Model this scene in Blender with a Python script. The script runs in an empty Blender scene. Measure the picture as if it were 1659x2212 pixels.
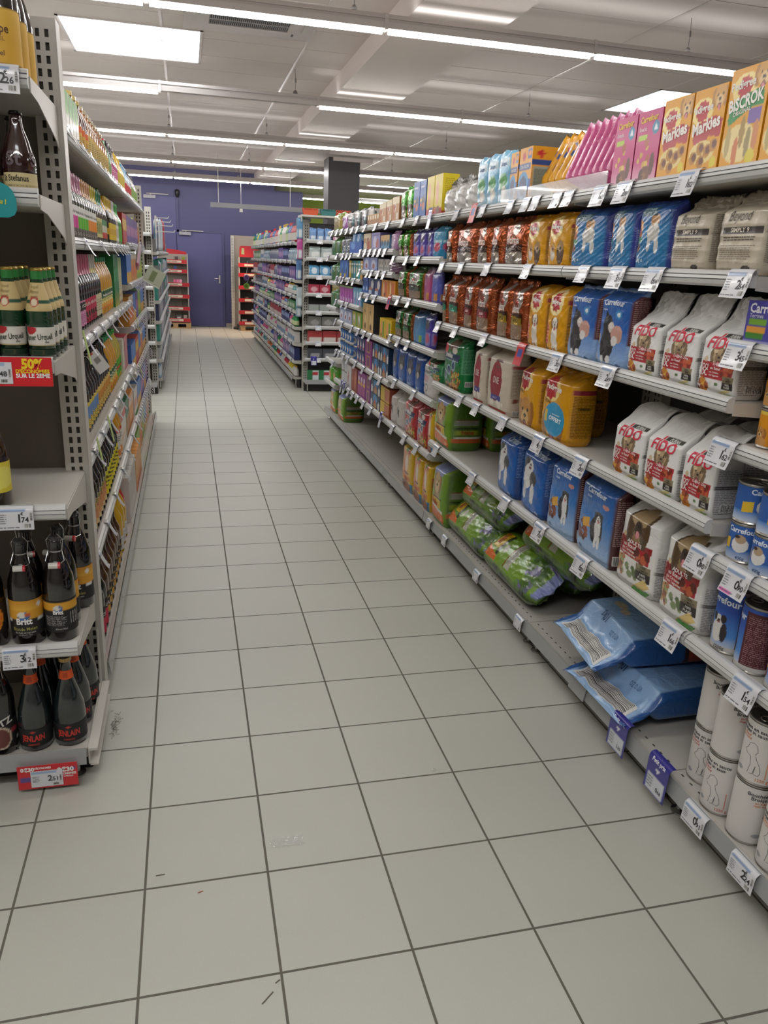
import bpy, bmesh, math, random
import numpy as np
from mathutils import Matrix, Vector, Euler

C = bpy.context.scene.collection
SC = bpy.context.scene
T = 0.30                                   # floor tile, metres

# ------------------------------------------------------------------ camera
def make_camera():
    yaw, pitch, roll, f = .25463, -.31187, .04579, 1658.89
    cy, sy, cp, sp = math.cos(yaw), math.sin(yaw), math.cos(pitch), math.sin(pitch)
    w = Vector((sy*cp, cy*cp, sp)); r = Vector((cy, -sy, 0)); u = r.cross(w)
    cr, sr = math.cos(roll), math.sin(roll)
    R, U = cr*r + sr*u, -sr*r + cr*u
    cam = bpy.data.cameras.new('camera'); o = bpy.data.objects.new('camera', cam); C.objects.link(o)
    cam.sensor_fit = 'HORIZONTAL'; cam.sensor_width = 36; cam.lens = f/1659*36
    cam.clip_start = .05; cam.clip_end = 80
    m = Matrix((R, U, -w)).transposed().to_4x4()
    m.translation = Vector((.49338*T, -4.31418*T, 4.96151*T))
    o.matrix_world = m
    SC.camera = o
make_camera()

# ------------------------------------------------------------------ light and exposure
SC.view_settings.view_transform = 'Standard'; SC.view_settings.look = 'None'
SC.view_settings.gamma = 1.0; SC.view_settings.use_curve_mapping = False
SC.view_settings.exposure = -.78
UPLIGHT = 1.2            # watts per metre of added upward lamps that brighten the ceiling
LAMP_W = 7.0            # watts per metre of fluorescent row
TUBE_E = 62.0             # emission of the tube glass
PANEL_E = 5.0            # emission of the ceiling panels
LAMP_COL = (.985, .995, .985)
wd = bpy.data.worlds.new('world'); SC.world = wd; wd.use_nodes = True
wd.node_tree.nodes['Background'].inputs[0].default_value = (.75, .75, .8, 1)
wd.node_tree.nodes['Background'].inputs[1].default_value = .15
SC.cycles.use_denoising = True
SC.cycles.max_bounces = 6; SC.cycles.diffuse_bounces = 4; SC.cycles.glossy_bounces = 2
SC.cycles.transparent_max_bounces = 6; SC.cycles.transmission_bounces = 2
SC.cycles.caustics_reflective = False; SC.cycles.caustics_refractive = False
SC.cycles.sample_clamp_indirect = 4.0

# ------------------------------------------------------------------ colours and materials
def lin(c):
    if isinstance(c, str):
        c = [int(c[i:i+2], 16)/255 for i in (0, 2, 4)]
    return tuple((x/12.92 if x <= .04045 else ((x+.055)/1.055)**2.4) for x in c)

def principled(name):
    m = bpy.data.materials.new(name); m.use_nodes = True
    nt = m.node_tree; b = nt.nodes['Principled BSDF']
    return m, nt, b

def mat(name, col, rough=.5, metal=0., coat=0., alpha=1., emit=0., noise=.0, nscale=8., spec=.5):
    m, nt, b = principled(name); c = lin(col)
    b.inputs['Base Color'].default_value = (*c, 1)
    b.inputs['Roughness'].default_value = rough; b.inputs['Metallic'].default_value = metal
    b.inputs['Coat Weight'].default_value = coat; b.inputs['Alpha'].default_value = alpha
    b.inputs['Specular IOR Level'].default_value = spec
    if emit:
        b.inputs['Emission Color'].default_value = (*c, 1); b.inputs['Emission Strength'].default_value = emit
    if noise:
        tc = nt.nodes.new('ShaderNodeTexCoord'); n = nt.nodes.new('ShaderNodeTexNoise'); n.inputs['Scale'].default_value = nscale
        n.inputs['Detail'].default_value = 4
        mr = nt.nodes.new('ShaderNodeMapRange'); mr.inputs[3].default_value = 1-noise; mr.inputs[4].default_value = 1+noise
        vm = nt.nodes.new('ShaderNodeVectorMath'); vm.operation = 'SCALE'; vm.inputs[0].default_value = c
        nt.links.new(tc.outputs['Object'], n.inputs[0]); nt.links.new(n.outputs[0], mr.inputs[0])
        nt.links.new(mr.outputs[0], vm.inputs['Scale']); nt.links.new(vm.outputs[0], b.inputs['Base Color'])
    return m

def printed(name, rough, metal=0., coat=0., bump=0., bscale=60., spec=.5, tint=0.):
    """material whose colour is the print stored on the mesh"""
    m, nt, b = principled(name)
    a = nt.nodes.new('ShaderNodeAttribute'); a.attribute_name = 'Col'
    nt.links.new(a.outputs['Color'], b.inputs['Base Color'])
    b.inputs['Roughness'].default_value = rough; b.inputs['Metallic'].default_value = metal
    b.inputs['Coat Weight'].default_value = coat; b.inputs['Coat Roughness'].default_value = .12
    b.inputs['Specular IOR Level'].default_value = spec
    if tint:
        b.inputs['Specular Tint'].default_value = (1, 1, 1, 1)
    if bump:
        tc = nt.nodes.new('ShaderNodeTexCoord'); n = nt.nodes.new('ShaderNodeTexNoise'); n.inputs['Scale'].default_value = bscale
        n.inputs['Detail'].default_value = 3; n.inputs['Distortion'].default_value = 1.2
        bp = nt.nodes.new('ShaderNodeBump'); bp.inputs['Strength'].default_value = bump; bp.inputs['Distance'].default_value = .012
        nt.links.new(tc.outputs['Object'], n.inputs[0]); nt.links.new(n.outputs[0], bp.inputs['Height'])
        nt.links.new(bp.outputs[0], b.inputs['Normal'])
    return m

FIN = {
    'plastic': printed('printed_plastic_film', .28, coat=.45, bump=.55, bscale=16),
    'matte': printed('printed_matte_film', .5, coat=.25, bump=.35, bscale=12),
    'foil': printed('printed_metallic_foil', .24, metal=.72, coat=.3, bump=.9, bscale=18),
    'carton': printed('printed_carton', .42, coat=.08),
    'paper': printed('printed_paper', .6),
    'ink': printed('printing_ink', .45),
    'glass': printed('bottle_glass', .06, coat=.6, spec=.8),
    'pet': printed('moulded_plastic', .2, coat=.4),
}
M = {
    'steel': mat('painted_grey_steel', 'b9b5ac', .42, noise=.05, nscale=6),
    'shelf': mat('painted_shelf_steel', 'bab6ae', .45, noise=.05, nscale=5),
    'rail': mat('grey_plastic_profile', 'c6c6c4', .38),
    'groove': mat('profile_groove', '55565a', .6),
    'post': mat('light_grey_post', 'c2beb6', .42, noise=.04, nscale=6),
    'slot': mat('slot_dark_inside', '3a3733', .8),
    'back': mat('brown_grey_back_panel', '6d645c', .55, noise=.05, nscale=3),
    'backdark': mat('dark_back_panel', '4c4a4b', .55, noise=.06, nscale=3),
    'kick': mat('dark_kick_plate', '2c2a28', .7),
    'chrome': mat('chromed_steel', 'c8c8c8', .25, metal=1.),
    'clear': mat('clear_plastic_strip', 'dfe3e6', .12, alpha=.32, coat=.5),
    'lip': mat('frosted_plastic_lip', 'a9abab', .22, alpha=.8, coat=.5),
    'cable': mat('thin_cable', '6c6866', .5),
    'housing': mat('white_lamp_housing', 'bdb6b2', .4, noise=.02),
    'tube': mat('lit_fluorescent_tube', 'fffaf6', .4, emit=TUBE_E),
    'panel': mat('lit_ceiling_panel', 'f6fbff', .4, emit=PANEL_E),
    'wood': mat('raw_pallet_wood', 'a98a62', .8, noise=.2, nscale=20),
    'slotshade': mat('post_slot_shade', '4a4640', .8),
    'tin': mat('tin_metal', 'b9b5ae', .3, metal=.85),
    'tindark': mat('tin_lid', '77756f', .35, metal=.8),
    'black': mat('black_plastic', '1c1c1e', .4),
}

# ------------------------------------------------------------------ mesh helpers
def mk(name, V, F, m, parent=None, cols=None, smooth=False):
    me = bpy.data.meshes.new(name)
    me.from_pydata([tuple(v) for v in V] if not isinstance(V, np.ndarray) else V.tolist(), [], F)
    if cols is not None:
        a = me.color_attributes.new('Col', 'FLOAT_COLOR', 'POINT')
        cc = np.ones((len(V), 4), np.float32); cc[:, :3] = np.asarray(cols, np.float32)
        a.data.foreach_set('color', cc.ravel())
    if smooth:
        me.polygons.foreach_set('use_smooth', [True]*len(me.polygons))
    me.materials.append(m); me.update()
    o = bpy.data.objects.new(name, me); C.objects.link(o)
    if parent: o.parent = parent
    return o

class MB:
    """collects simple solids into one mesh"""
    def __init__(s): s.V = []; s.F = []; s.c = []
    def box(s, x0, x1, y0, y1, z0, z1, col=None):
        n = len(s.V)
        s.V += [(x, y, z) for z in (z0, z1) for y in (y0, y1) for x in (x0, x1)]
        s.F += [tuple(n+i for i in f) for f in ((0, 2, 3, 1), (4, 5, 7, 6), (0, 1, 5, 4), (2, 6, 7, 3), (0, 4, 6, 2), (1, 3, 7, 5))]
        s.c += [lin(col) if col else (1, 1, 1)]*8
        return s
    def prism(s, pts, a0, a1, axis='x', col=None):
        """polygon pts extruded along axis from a0 to a1"""
        n = len(s.V); k = len(pts)
        for a in (a0, a1):
            for p, q in pts:
                s.V.append((a, p, q) if axis == 'x' else (p, a, q) if axis == 'y' else (p, q, a))
        s.F.append(tuple(range(n, n+k))); s.F.append(tuple(range(n+2*k-1, n+k-1, -1)))
        for i in range(k):
            j = (i+1) % k
            s.F.append((n+i, n+k+i, n+k+j, n+j))
        s.c += [lin(col) if col else (1, 1, 1)]*(2*k)
        return s
    def tube(s, p0, p1, r, k=8, r1=None, col=None):
        p0, p1 = Vector(p0), Vector(p1); d = (p1-p0).normalized()
        a = d.orthogonal().normalized(); b = d.cross(a); n = len(s.V); r1 = r if r1 is None else r1
        for p, rr in ((p0, r), (p1, r1)):
            for i in range(k):
                t = 2*math.pi*i/k; s.V.append(tuple(p + (a*math.cos(t)+b*math.sin(t))*rr))
        s.F += [tuple(range(n+k-1, n-1, -1)), tuple(range(n+k, n+2*k))]
        s.F += [(n+i, n+(i+1) % k, n+k+(i+1) % k, n+k+i) for i in range(k)]
        s.c += [lin(col) if col else (1, 1, 1)]*(2*k)
        return s
    def lathe(s, prof, k=20, cx=0, cy=0, z=0, col=None, cols=None):
        n = len(s.V)
        for r, h in prof:
            for i in range(k):
                t = 2*math.pi*i/k; s.V.append((cx+r*math.sin(t), cy-r*math.cos(t), z+h))
        for j in range(len(prof)-1):
            for i in range(k):
                i2 = (i+1) % k
                s.F.append((n+j*k+i, n+j*k+i2, n+(j+1)*k+i2, n+(j+1)*k+i))
        s.F.append(tuple(n+i for i in range(k-1, -1, -1)))
        m = n+(len(prof)-1)*k; s.F.append(tuple(m+i for i in range(k)))
        if cols: s.c += [lin(c) for c in cols for _ in range(k)]
        else: s.c += [lin(col) if col else (1, 1, 1)]*(len(prof)*k)
        return s
    def build(s, name, m, parent=None, smooth=False, painted=False):
        return mk(name, s.V, s.F, m, parent, cols=s.c if painted else None, smooth=smooth)

def tag(o, label, cat, group=None):
    o['label'] = label; o['category'] = cat
    if group: o['group'] = group
    return o
def structure(o): o['kind'] = 'structure'; return o
def empty(name, loc=(0, 0, 0), rz=0.):
    o = bpy.data.objects.new(name, None); C.objects.link(o); o.location = loc; o.rotation_euler = (0, 0, rz); o.empty_display_size = .05
    return o
def kids(o): return [x for x in KID.get(o.name, ())]
KID = {}
def child(o, p):
    o.parent = p; KID.setdefault(p.name, []).append(o); return o
def copy_tree(o, parent=None):
    c = o.copy(); C.objects.link(c)
    for k in ('label', 'group'):
        if k in c: del c[k]
    if parent is not None: c.parent = parent
    for ch in kids(o): copy_tree(ch, c)
    return c
RZ = {'R': -math.pi/2, 'L': math.pi/2, 'E': 0., 'S': math.pi}

class Proto:
    """the first placement moves the source thing itself, later ones copy it with its parts"""
    every = []
    def __init__(s, root, w, d, h, cat):
        Proto.every.append(s); s.o, s.w, s.d, s.h, s.cat, s.used = root, w, d, h, cat, False
    def put(s, x, y, z, rot, label, group=None, tilt=0., sc=None):
        o = copy_tree(s.o) if s.used else s.o
        s.used = True
        rz = RZ[rot] if isinstance(rot, str) else 0
        o.location = (x, y, z)
        o.rotation_euler = (0, 0, rz+tilt) if isinstance(rot, str) else rot
        if sc: o.scale = sc
        tag(o, label, s.cat, group)
        return o

# ------------------------------------------------------------------ lettering
_TX = {}
def txt(st, bold=.012):
    key = (st, bold)
    if key in _TX: return _TX[key]
    cu = bpy.data.curves.new('lettering', 'FONT'); cu.body = st; cu.size = 1; cu.resolution_u = 2; cu.offset = bold; cu.fill_mode = 'FRONT'
    ob = bpy.data.objects.new('lettering', cu); C.objects.link(ob)
    bpy.context.view_layer.update()
    me = ob.evaluated_get(bpy.context.evaluated_depsgraph_get()).to_mesh()
    bm = bmesh.new(); bm.from_mesh(me)
    xs = [v.co.x for v in bm.verts] or [0]
    x0, x1 = min(xs), max(xs)
    if len(st) < 16:
        x = x0+.3
        while x < x1:
            bmesh.ops.bisect_plane(bm, geom=bm.verts[:]+bm.edges[:]+bm.faces[:], plane_co=(x, 0, 0), plane_no=(1, 0, 0)); x += .3
        for y in (.18, .36, .54):
            bmesh.ops.bisect_plane(bm, geom=bm.verts[:]+bm.edges[:]+bm.faces[:], plane_co=(0, y, 0), plane_no=(0, 1, 0))
    bm.verts.ensure_lookup_table(); bm.verts.index_update()
    V = np.array([(v.co.x-x0, v.co.y) for v in bm.verts]) if bm.verts else np.zeros((0, 2))
    F = [tuple(v.index for v in f.verts) for f in bm.faces]
    bm.free(); bpy.data.objects.remove(ob, do_unlink=True); bpy.data.curves.remove(cu)
    V = V/.69                                  # capital height becomes 1
    _TX[key] = (V, F, (x1-x0)/.69)
    return _TX[key]

def fine_print(fn, w, h, ops, off, V, F, K, seed=0):
    """rows of small print and bar codes as flat ink shapes on the map fn"""
    rng = np.random.RandomState(seed)
    def quad(s0, t0, s1, t1, c, nx=1, ny=1):
        nx = max(nx, int((s1-s0)*w/.009)+1); ny = max(ny, int((t1-t0)*h/.009)+1)
        g = [(s0+(s1-s0)*i/nx, t0+(t1-t0)*j/ny) for j in range(ny+1) for i in range(nx+1)]; n = len(V)
        V.extend(fn(np.array([q[0] for q in g]), np.array([q[1] for q in g]), off).tolist()); K.extend([lin(c)]*len(g))
        for j in range(ny):
            for i in range(nx):
                a = n+j*(nx+1)+i; F.append((a, a+1, a+nx+2, a+nx+1))
    for op in ops:
        if op[0] == 'l':
            _, s0, t0, s1, t1, n, c = op; p = (t1-t0)/n
            for i in range(n):
                s = s0; end = s1-rng.uniform(0, .25)*(s1-s0); tb = t0+p*(i+.25); th = min(p*.45, .0035/h*1.6 if n > 6 else p*.45)
                while s < end:
                    L = rng.uniform(.006, .018)/w; e = min(s+L, end)
                    quad(s, tb, e, tb+th, c, 1 if L*w < .01 else 2); s = e+.0025/w
        elif op[0] == 'b':
            _, s0, t0, s1, t1, n, vert = op
            quad(s0, t0, s1, t1, 'dedcd8', 3, 3)
            a, b = (s0, s1) if vert else (t0, t1); m = (b-a)*.06; x = a+m; st = (b-a-2*m)/(n*2.2)
            o2 = .0006
            while x < b-m:
                q = st*rng.choice([.5, .8, 1.3]); o_ = off
                f0 = fn; n0 = len(V)
                if vert: quad(x, t0+.08*(t1-t0), min(x+q, b-m), t1-.08*(t1-t0), '3b3a3c', 1, 3)
                else: quad(s0+.05*(s1-s0), x, s1-.05*(s1-s0), min(x+q, b-m), '3b3a3c', 4, 1)
                P2_ = np.array(V[n0:]); ref = fn(np.array([.5]), np.array([.5]), off+o2)-fn(np.array([.5]), np.array([.5]), off)
                for k in range(n0, len(V)): V[k] = [V[k][0]+ref[0][0], V[k][1]+ref[0][1], V[k][2]+ref[0][2]]
                x += q+st*rng.choice([.5, .9, 1.3])

def lettering(surf, texts, parent, fin='ink', off=.0009, front_ops=(), side_ops=()):
    """texts: (string, s, t, cap height in metres, colour, options) laid on surf's front map"""
    V, F, K = [], [], []
    if front_ops: fine_print(surf.front, surf.w, surf.h, front_ops, off*.6, V, F, K)
    if side_ops: fine_print(surf.side, surf.d, surf.h, side_ops, off*.8, V, F, K, 4)
    for tx in texts:
        st, s, t, h, col = tx[:5]; op = tx[5] if len(tx) > 5 else {}
        P, Fs, wd_ = txt(st, op.get('b', .012))
        if not len(P): continue
        x = P[:, 0]*h*op.get('sx', 1.); y = P[:, 1]*h; ww = wd_*h*op.get('sx', 1.)
        if op.get('al', 'c') == 'c': x = x-ww/2
        if op.get('sh'): x = x+y*op['sh']
        if op.get('arc'): y = y+op['arc']*(1-(2*x/ww)**2)
        r = math.radians(op.get('rot', 0)); x, y = x*math.cos(r)-y*math.sin(r), x*math.sin(r)+y*math.cos(r)
        S, Tt = s+x/surf.w, t+y/surf.h
        keep = (S > .0) & (S < 1.)
        if op.get('clip', True) and not keep.all():
            Fs = [f for f in Fs if all(keep[i] for i in f)]
        Q = surf.front(S, Tt, off+op.get('lift', 0))
        n = len(V); V += Q.tolist(); F += [tuple(n+i for i in f) for f in Fs]; K += [lin(col)]*len(Q)
    if not F: return None
    o = mk('printed_lettering', V, F, FIN[fin], None, cols=K)
    return child(o, parent)

# ------------------------------------------------------------------ print painting
def paint(S, Tt, base, ops, seed=0):
    col = np.tile(np.array(lin(base), float), (len(S), 1))
    rng = np.random.RandomState(seed)
    for op in ops:
        k = op[0]
        if k == 'r':
            m = (S >= op[1]) & (S <= op[3]) & (Tt >= op[2]) & (Tt <= op[4]); col[m] = lin(op[5])
        elif k == 'e':
            m = ((S-op[1])/op[3])**2+((Tt-op[2])/op[4])**2 <= 1; col[m] = lin(op[5])
        elif k == 'v':                       # vertical blend of two printed inks
            m = (Tt >= op[1]) & (Tt <= op[2]); a = np.clip((Tt-op[1])/(op[2]-op[1]), 0, 1)[:, None]
            c = np.array(lin(op[3]))*(1-a)+np.array(lin(op[4]))*a; col[m] = c[m]
        elif k == 'p':
            pts = op[1]; m = np.zeros(len(S), bool); j = len(pts)-1
            for i in range(len(pts)):
                xi, yi = pts[i]; xj, yj = pts[j]
                m ^= ((yi > Tt) != (yj > Tt)) & (S < (xj-xi)*(Tt-yi)/((yj-yi) or 1e-9)+xi); j = i
            col[m] = lin(op[2])
        elif k == 'k':                       # scattered pieces of food
            _, s0, t0, s1, t1, n, cs, r, asp = op
            for i in range(n):
                cx, cy = rng.uniform(s0, s1), rng.uniform(t0, t1); rr = r*rng.uniform(.6, 1.3)
                m = ((S-cx)/rr)**2+((Tt-cy)/(rr*asp))**2 <= 1; col[m] = lin(cs[i % len(cs)])
    return col

def head(cx, cy, r, asp, fur='c9a06a', ear='8d6438', muz='e6d2b0', tongue=True, ew=.42):
    """a dog's head: asp = pack width / pack height"""
    e = lambda x, y, a, b, c: ('e', cx+x*r, cy+y*r*asp, a*r, b*r*asp, c)
    o = [e(-.85, .0, ew, .85, ear), e(.85, .0, ew, .85, ear), e(0, .1, .85, .95, fur), e(0, -.35, .55, .55, muz)]
    if tongue: o += [e(0, -.78, .3, .32, '5b2a26'), e(0, -.88, .2, .27, 'd8828c')]
    return o+[e(0, -.18, .2, .15, '221c1a'), e(-.38, .22, .12, .13, '241d1a'), e(.38, .22, .12, .13, '241d1a')]
def sitting(cx, cy, r, asp, dark='2a2a2e', white='dcdcdc'):
    e = lambda x, y, a, b, c: ('e', cx+x*r, cy+y*r*asp, a*r, b*r*asp, c)
    return [e(-.3, -1.7, .95, 1.5, dark), e(.35, -1.5, .7, 1.6, dark), e(.15, -1.4, .55, 1.4, white), e(-.05, -2.9, .25, .8, white), e(.5, -2.9, .25, .8, white)] + \
        head(cx+.15*r, cy, r*.62, asp, dark, dark, white, True)

# ------------------------------------------------------------------ packs
def nz(a, b, c, seed):
    rng = np.random.RandomState(seed); o = 0
    for k in range(5):
        f = rng.uniform(-1, 1, 3)*(2.2+2.2*k); p = rng.uniform(0, 6.28)
        w = np.sin(f[0]*a+f[1]*b+f[2]*c*1.6+p); o = o+(1-2*np.abs(w) if k % 2 else w)/(1+.8*k)
    return o/2.2

class Bag:
    def __init__(s, w, d, h, e=5., tf=.72, lean=.0, amp=.004, seed=1, flat=.05, topw=1., fold=0., pinch=0., tp=.14):
        s.tp = tp
        s.w, s.d, s.h = w, d, h; s.e, s.tf, s.lean, s.amp, s.seed, s.flat, s.topw, s.fold, s.pinch = e, tf, lean, amp, seed, flat, topw, fold, pinch
    def pos(s, px, py, t, off=0.):
        tt = np.clip(t, 0, 1)
        k = (np.abs(px)**s.e+np.abs(py)**s.e)**(-1/s.e)
        u = np.clip((tt-s.tf)/min(s.tp, 1-s.tf), 0, 1); sm = .65*u+.35*u*u*(3-2*u)
        D = s.d/2*(.86+.14*np.clip(tt/.08, 0, 1))*(1-sm*(1-s.flat))
        D = D*(1+.08*np.sin(np.pi*np.clip(tt/s.tf, 0, 1)))
        W = s.w/2*(.95+.05*np.clip(tt/.06, 0, 1))*(1+(s.topw-1)*sm)*(1-s.pinch*np.exp(-((tt-s.tf)/.12)**2))
        x = W*px*k; y = D*py*k
        n = nz(px*1.3, py+2, tt*3, s.seed); am = s.amp*(.45+1.6*sm+.4*(tt < .06))
        edge = np.clip(tt/.05, 0, 1)
        y = y+np.sign(py)*n*am*edge*np.abs(py)*(np.abs(py) > .98)+nz(px*2, tt*4, py, s.seed+9)*am*.6*sm
        x = x+n*am*.5*edge*(np.abs(px) > .98)*np.sign(px)
        z = tt*s.h
        over = np.clip(tt-s.tf, 0, 1)*s.h
        y = y+s.lean*over
        z = z-(1-math.cos(math.atan(s.lean)))*over
        if s.fold:                            # the empty top tips over
            q = np.clip((tt-(s.tf+.5*(1-s.tf)))/(.5*(1-s.tf)), 0, 1)
            z = z-q*q*s.fold*s.h*(1-s.tf)*.7; y = y+q*s.fold*s.h*(1-s.tf)*.6
        z = z+nz(px*1.5, py, tt*2+5, s.seed+3)*am*.8*sm
        return np.stack([x, y-off, z], 1)
    def front(s, S, Tt, off=0.):
        S = np.asarray(S, float); Tt = np.asarray(Tt, float)
        return s.pos(2*S-1, -np.ones_like(S), Tt, off)
    def side(s, S, Tt, off=0.):
        S = np.asarray(S, float); Q = s.pos(np.ones_like(S), 2*S-1, np.asarray(Tt, float)); Q[:, 0] += off; return Q
    def build(s, name, fin, base, ops, side=None, sbase=None, nf=34, ns=8, nt=44):
        a = np.linspace(-1, 1, nf+1); b = np.linspace(-1, 1, ns+1)
        P = [(x, -1., 0, (x+1)/2) for x in a]+[(1., y, 1, (y+1)/2) for y in b[1:]]+[(-x, 1., 2, (x+1)/2) for x in np.linspace(-1, 1, 9)[1:]]+[(-1., -y, 3, (y+1)/2) for y in b[1:-1]]
        n = len(P); A = np.array(P); tt = np.linspace(0, 1, nt+1)
        px, py, rg, q = [np.tile(A[:, i], nt+1) for i in range(4)]; t = np.repeat(tt, n)
        V = s.pos(px, py, t)
        col = paint(q, t, base, ops, s.seed)
        if side is not None or sbase:
            m = rg != 0; sq = np.where(rg == 3, 1-q, q)
            c2 = paint(sq, t, sbase or base, side or [], s.seed+1); col[m] = c2[m]
        F = [(j*n+i, j*n+(i+1) % n, (j+1)*n+(i+1) % n, (j+1)*n+i) for j in range(nt) for i in range(n)]
        F += [tuple(range(n-1, -1, -1)), tuple(nt*n+i for i in range(n))]
        return mk(name, V, F, FIN[fin], None, cols=col, smooth=True)

class Box:
    def __init__(s, w, d, h): s.w, s.d, s.h = w, d, h
    def front(s, S, Tt, off=0.):
        S = np.asarray(S, float); Tt = np.asarray(Tt, float)
        return np.stack([(S-.5)*s.w, np.full_like(S, -s.d/2-off), Tt*s.h], 1)
    def side(s, S, Tt, off=0.):
        S = np.asarray(S, float); return np.stack([np.full_like(S, s.w/2+off), (S-.5)*s.d, np.asarray(Tt)*s.h], 1)
    def build(s, name, fin, base, ops, side=None, sbase=None, top=None, nf=30, nt=40, ns=10, seed=3):
        V, F, K = [], [], []
        def patch(fn, n1, n2, bc, op, flip=False):
            g = np.array([(i/n1, j/n2) for j in range(n2+1) for i in range(n1+1)]); n = len(V)
            V.extend(fn(g[:, 0], g[:, 1]).tolist()); K.extend(paint(g[:, 0], g[:, 1], bc, op, seed).tolist())
            for j in range(n2):
                for i in range(n1):
                    a = n+j*(n1+1)+i; f = (a, a+1, a+n1+2, a+n1+1); F.append(f[::-1] if flip else f)
        w, d, h = s.w/2, s.d/2, s.h; o = np.ones_like
        patch(lambda u, v: np.stack([(2*u-1)*w, -d*o(u), v*h], 1), nf, nt, base, ops)
        sb = sbase or base; so = side or []
        patch(lambda u, v: np.stack([w*o(u), (2*u-1)*d, v*h], 1), ns, nt if so else 1, sb, so)
        patch(lambda u, v: np.stack([-w*o(u), (1-2*u)*d, v*h], 1), ns, nt if so else 1, sb, so)
        patch(lambda u, v: np.stack([(1-2*u)*w, d*o(u), v*h], 1), 1, 1, sb, [])
        patch(lambda u, v: np.stack([(2*u-1)*w, (2*v-1)*d, h*o(u)], 1), 1, 1, top or sb, [])
        patch(lambda u, v: np.stack([(2*u-1)*w, (1-2*v)*d, 0*u], 1), 1, 1, sb, [])
        return mk(name, V, F, FIN[fin], None, cols=K)

class Tub:
    """part of a turned surface between heights z0 and z1; s runs round the back seam, .5 is the front"""
    def __init__(s, rf, z0, z1, arc=1.): s.rf, s.z0, s.z1 = rf, z0, z1; s.h = z1-z0; s.arc = arc; s.w = 2*math.pi*rf((z0+z1)/2)*arc
    def front(s, S, Tt, off=0.):
        S = np.asarray(S, float); Tt = np.asarray(Tt, float)
        th = (S-.5)*2*math.pi*s.arc; z = s.z0+Tt*s.h
        r = np.array([s.rf(v) for v in z])+off
        return np.stack([r*np.sin(th), -r*np.cos(th), z], 1)
    def build(s, name, fin, base, ops, nu=48, nt=24, off=.0006, seed=2):
        g = np.array([(i/nu, j/nt) for j in range(nt+1) for i in range(nu+1)])
        V = s.front(g[:, 0], g[:, 1], off); col = paint(g[:, 0], g[:, 1], base, ops, seed)
        F = [(j*(nu+1)+i, j*(nu+1)+i+1, (j+1)*(nu+1)+i+1, (j+1)*(nu+1)+i) for j in range(nt) for i in range(nu)]
        return mk(name, V, F, FIN[fin], None, cols=col, smooth=True)

pr_ops = lambda ops: [q for q in (ops or ()) if q[0] in 'lb']
def bag(name, cat, w, d, h, base, ops, texts=(), side=None, sbase=None, fin='plastic', side_texts=(), **k):
    g = {q: k.pop(q) for q in ('nf', 'ns', 'nt') if q in k}
    b = Bag(w, d, h, **k); o = b.build(name, fin, base, ops, side, sbase, **g)
    fo, so_ = pr_ops(ops), pr_ops(side)
    if texts or fo or so_: lettering(b, texts, o, off=.0016, front_ops=fo, side_ops=so_)
    return Proto(o, w, d, h, cat)
def box(name, cat, w, d, h, base, ops, texts=(), side=None, sbase=None, top=None, fin='carton', **k):
    b = Box(w, d, h); o = b.build(name, fin, base, ops, side, sbase, top, **k)
    fo, so_ = pr_ops(ops), pr_ops(side)
    if texts or fo or so_: lettering(b, texts, o, front_ops=fo, side_ops=so_)
    return Proto(o, w, d, h, cat)
def can(name, cat, r, h, base, ops, texts=(), lid='tindark', ribbed=False):
    m = MB(); q = .0025
    pr = [(r-.003, 0), (r, .001), (r+.0005, q), (r-.0012, .006)]
    pr += [(r-.0012, h-.006), (r+.0005, h-q), (r, h-.0005), (r-.0035, h-.0008), (r-.0045, h-.005), (.001, h-.005)]
    m.lathe(pr, 40); o = m.build(name, M['tin'], smooth=False)
    t = Tub(lambda z: r-.0008, .007, h-.007); l = t.build('paper_label', 'paper', base, ops, nu=150, nt=64); child(l, o)
    if texts: lettering(t, texts, l, off=.0012, front_ops=pr_ops(ops))
    d = MB().lathe([(r-.006, 0), (r-.006, .0012), (r*.55, .0012), (r*.53, .0018), (.001, .0018)], 32, z=h-.0052); ld = d.build('lid', M[lid], smooth=False); child(ld, o)
    rp = MB()
    for i in range(12):
        a, b_ = i*math.pi/6, (i+1)*math.pi/6
        rp.tube((.011*math.cos(a), -r*.45+.014*math.sin(a), h), (.011*math.cos(b_), -r*.45+.014*math.sin(b_), h), .0014, 5)
    child(rp.build('ring_pull', M['tin']), ld)
    return Proto(o, 2*r, 2*r, h, cat)

def interp(prof):
    hs = [p[1] for p in prof]; rs = [p[0] for p in prof]
    return lambda z: float(np.interp(z, hs, rs))
def bottle(name, cat, prof, glass, labels=(), cap=None, foil=None, fin='glass', extra=None):
    """prof: (radius, height) from the base up; labels: (z0, z1, base, ops, texts, arc); cap: (r, z0, z1, colour); foil: (z0, z1, colour, ops)"""
    P = [(.001, 0)]+list(prof); h = prof[-1][1]; rf = interp(prof); m = MB()
    m.lathe(P+[(.001, h)], 28, col=glass); o = m.build(name, FIN[fin], smooth=True, painted=True)
    for lb in labels:
        z0, z1, base, ops, texts = lb[:5]; arc = lb[5] if len(lb) > 5 else 1.
        t = Tub(rf, z0, z1, arc); l = t.build('label', 'paper', base, ops, nu=56, nt=24); child(l, o)
        if texts or pr_ops(ops): lettering(t, texts, l, off=.0012, front_ops=pr_ops(ops))
    if foil:
        z0, z1, c, ops = foil; t = Tub(rf, z0, z1); child(t.build('neck_foil', 'matte' if 0 else 'pet', c, ops, nu=24, nt=10, off=.0005), o)
    if cap:
        r, z0, z1, c = cap; n = 20
        child(MB().lathe([(r, z0), (r, z1-.002), (r-.002, z1), (.001, z1)], n, col=c).build('cap', FIN['pet'], painted=True), o)
    if extra: extra(o)
    return Proto(o, prof[0][0]*2, prof[0][0]*2, h, cat)
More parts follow.
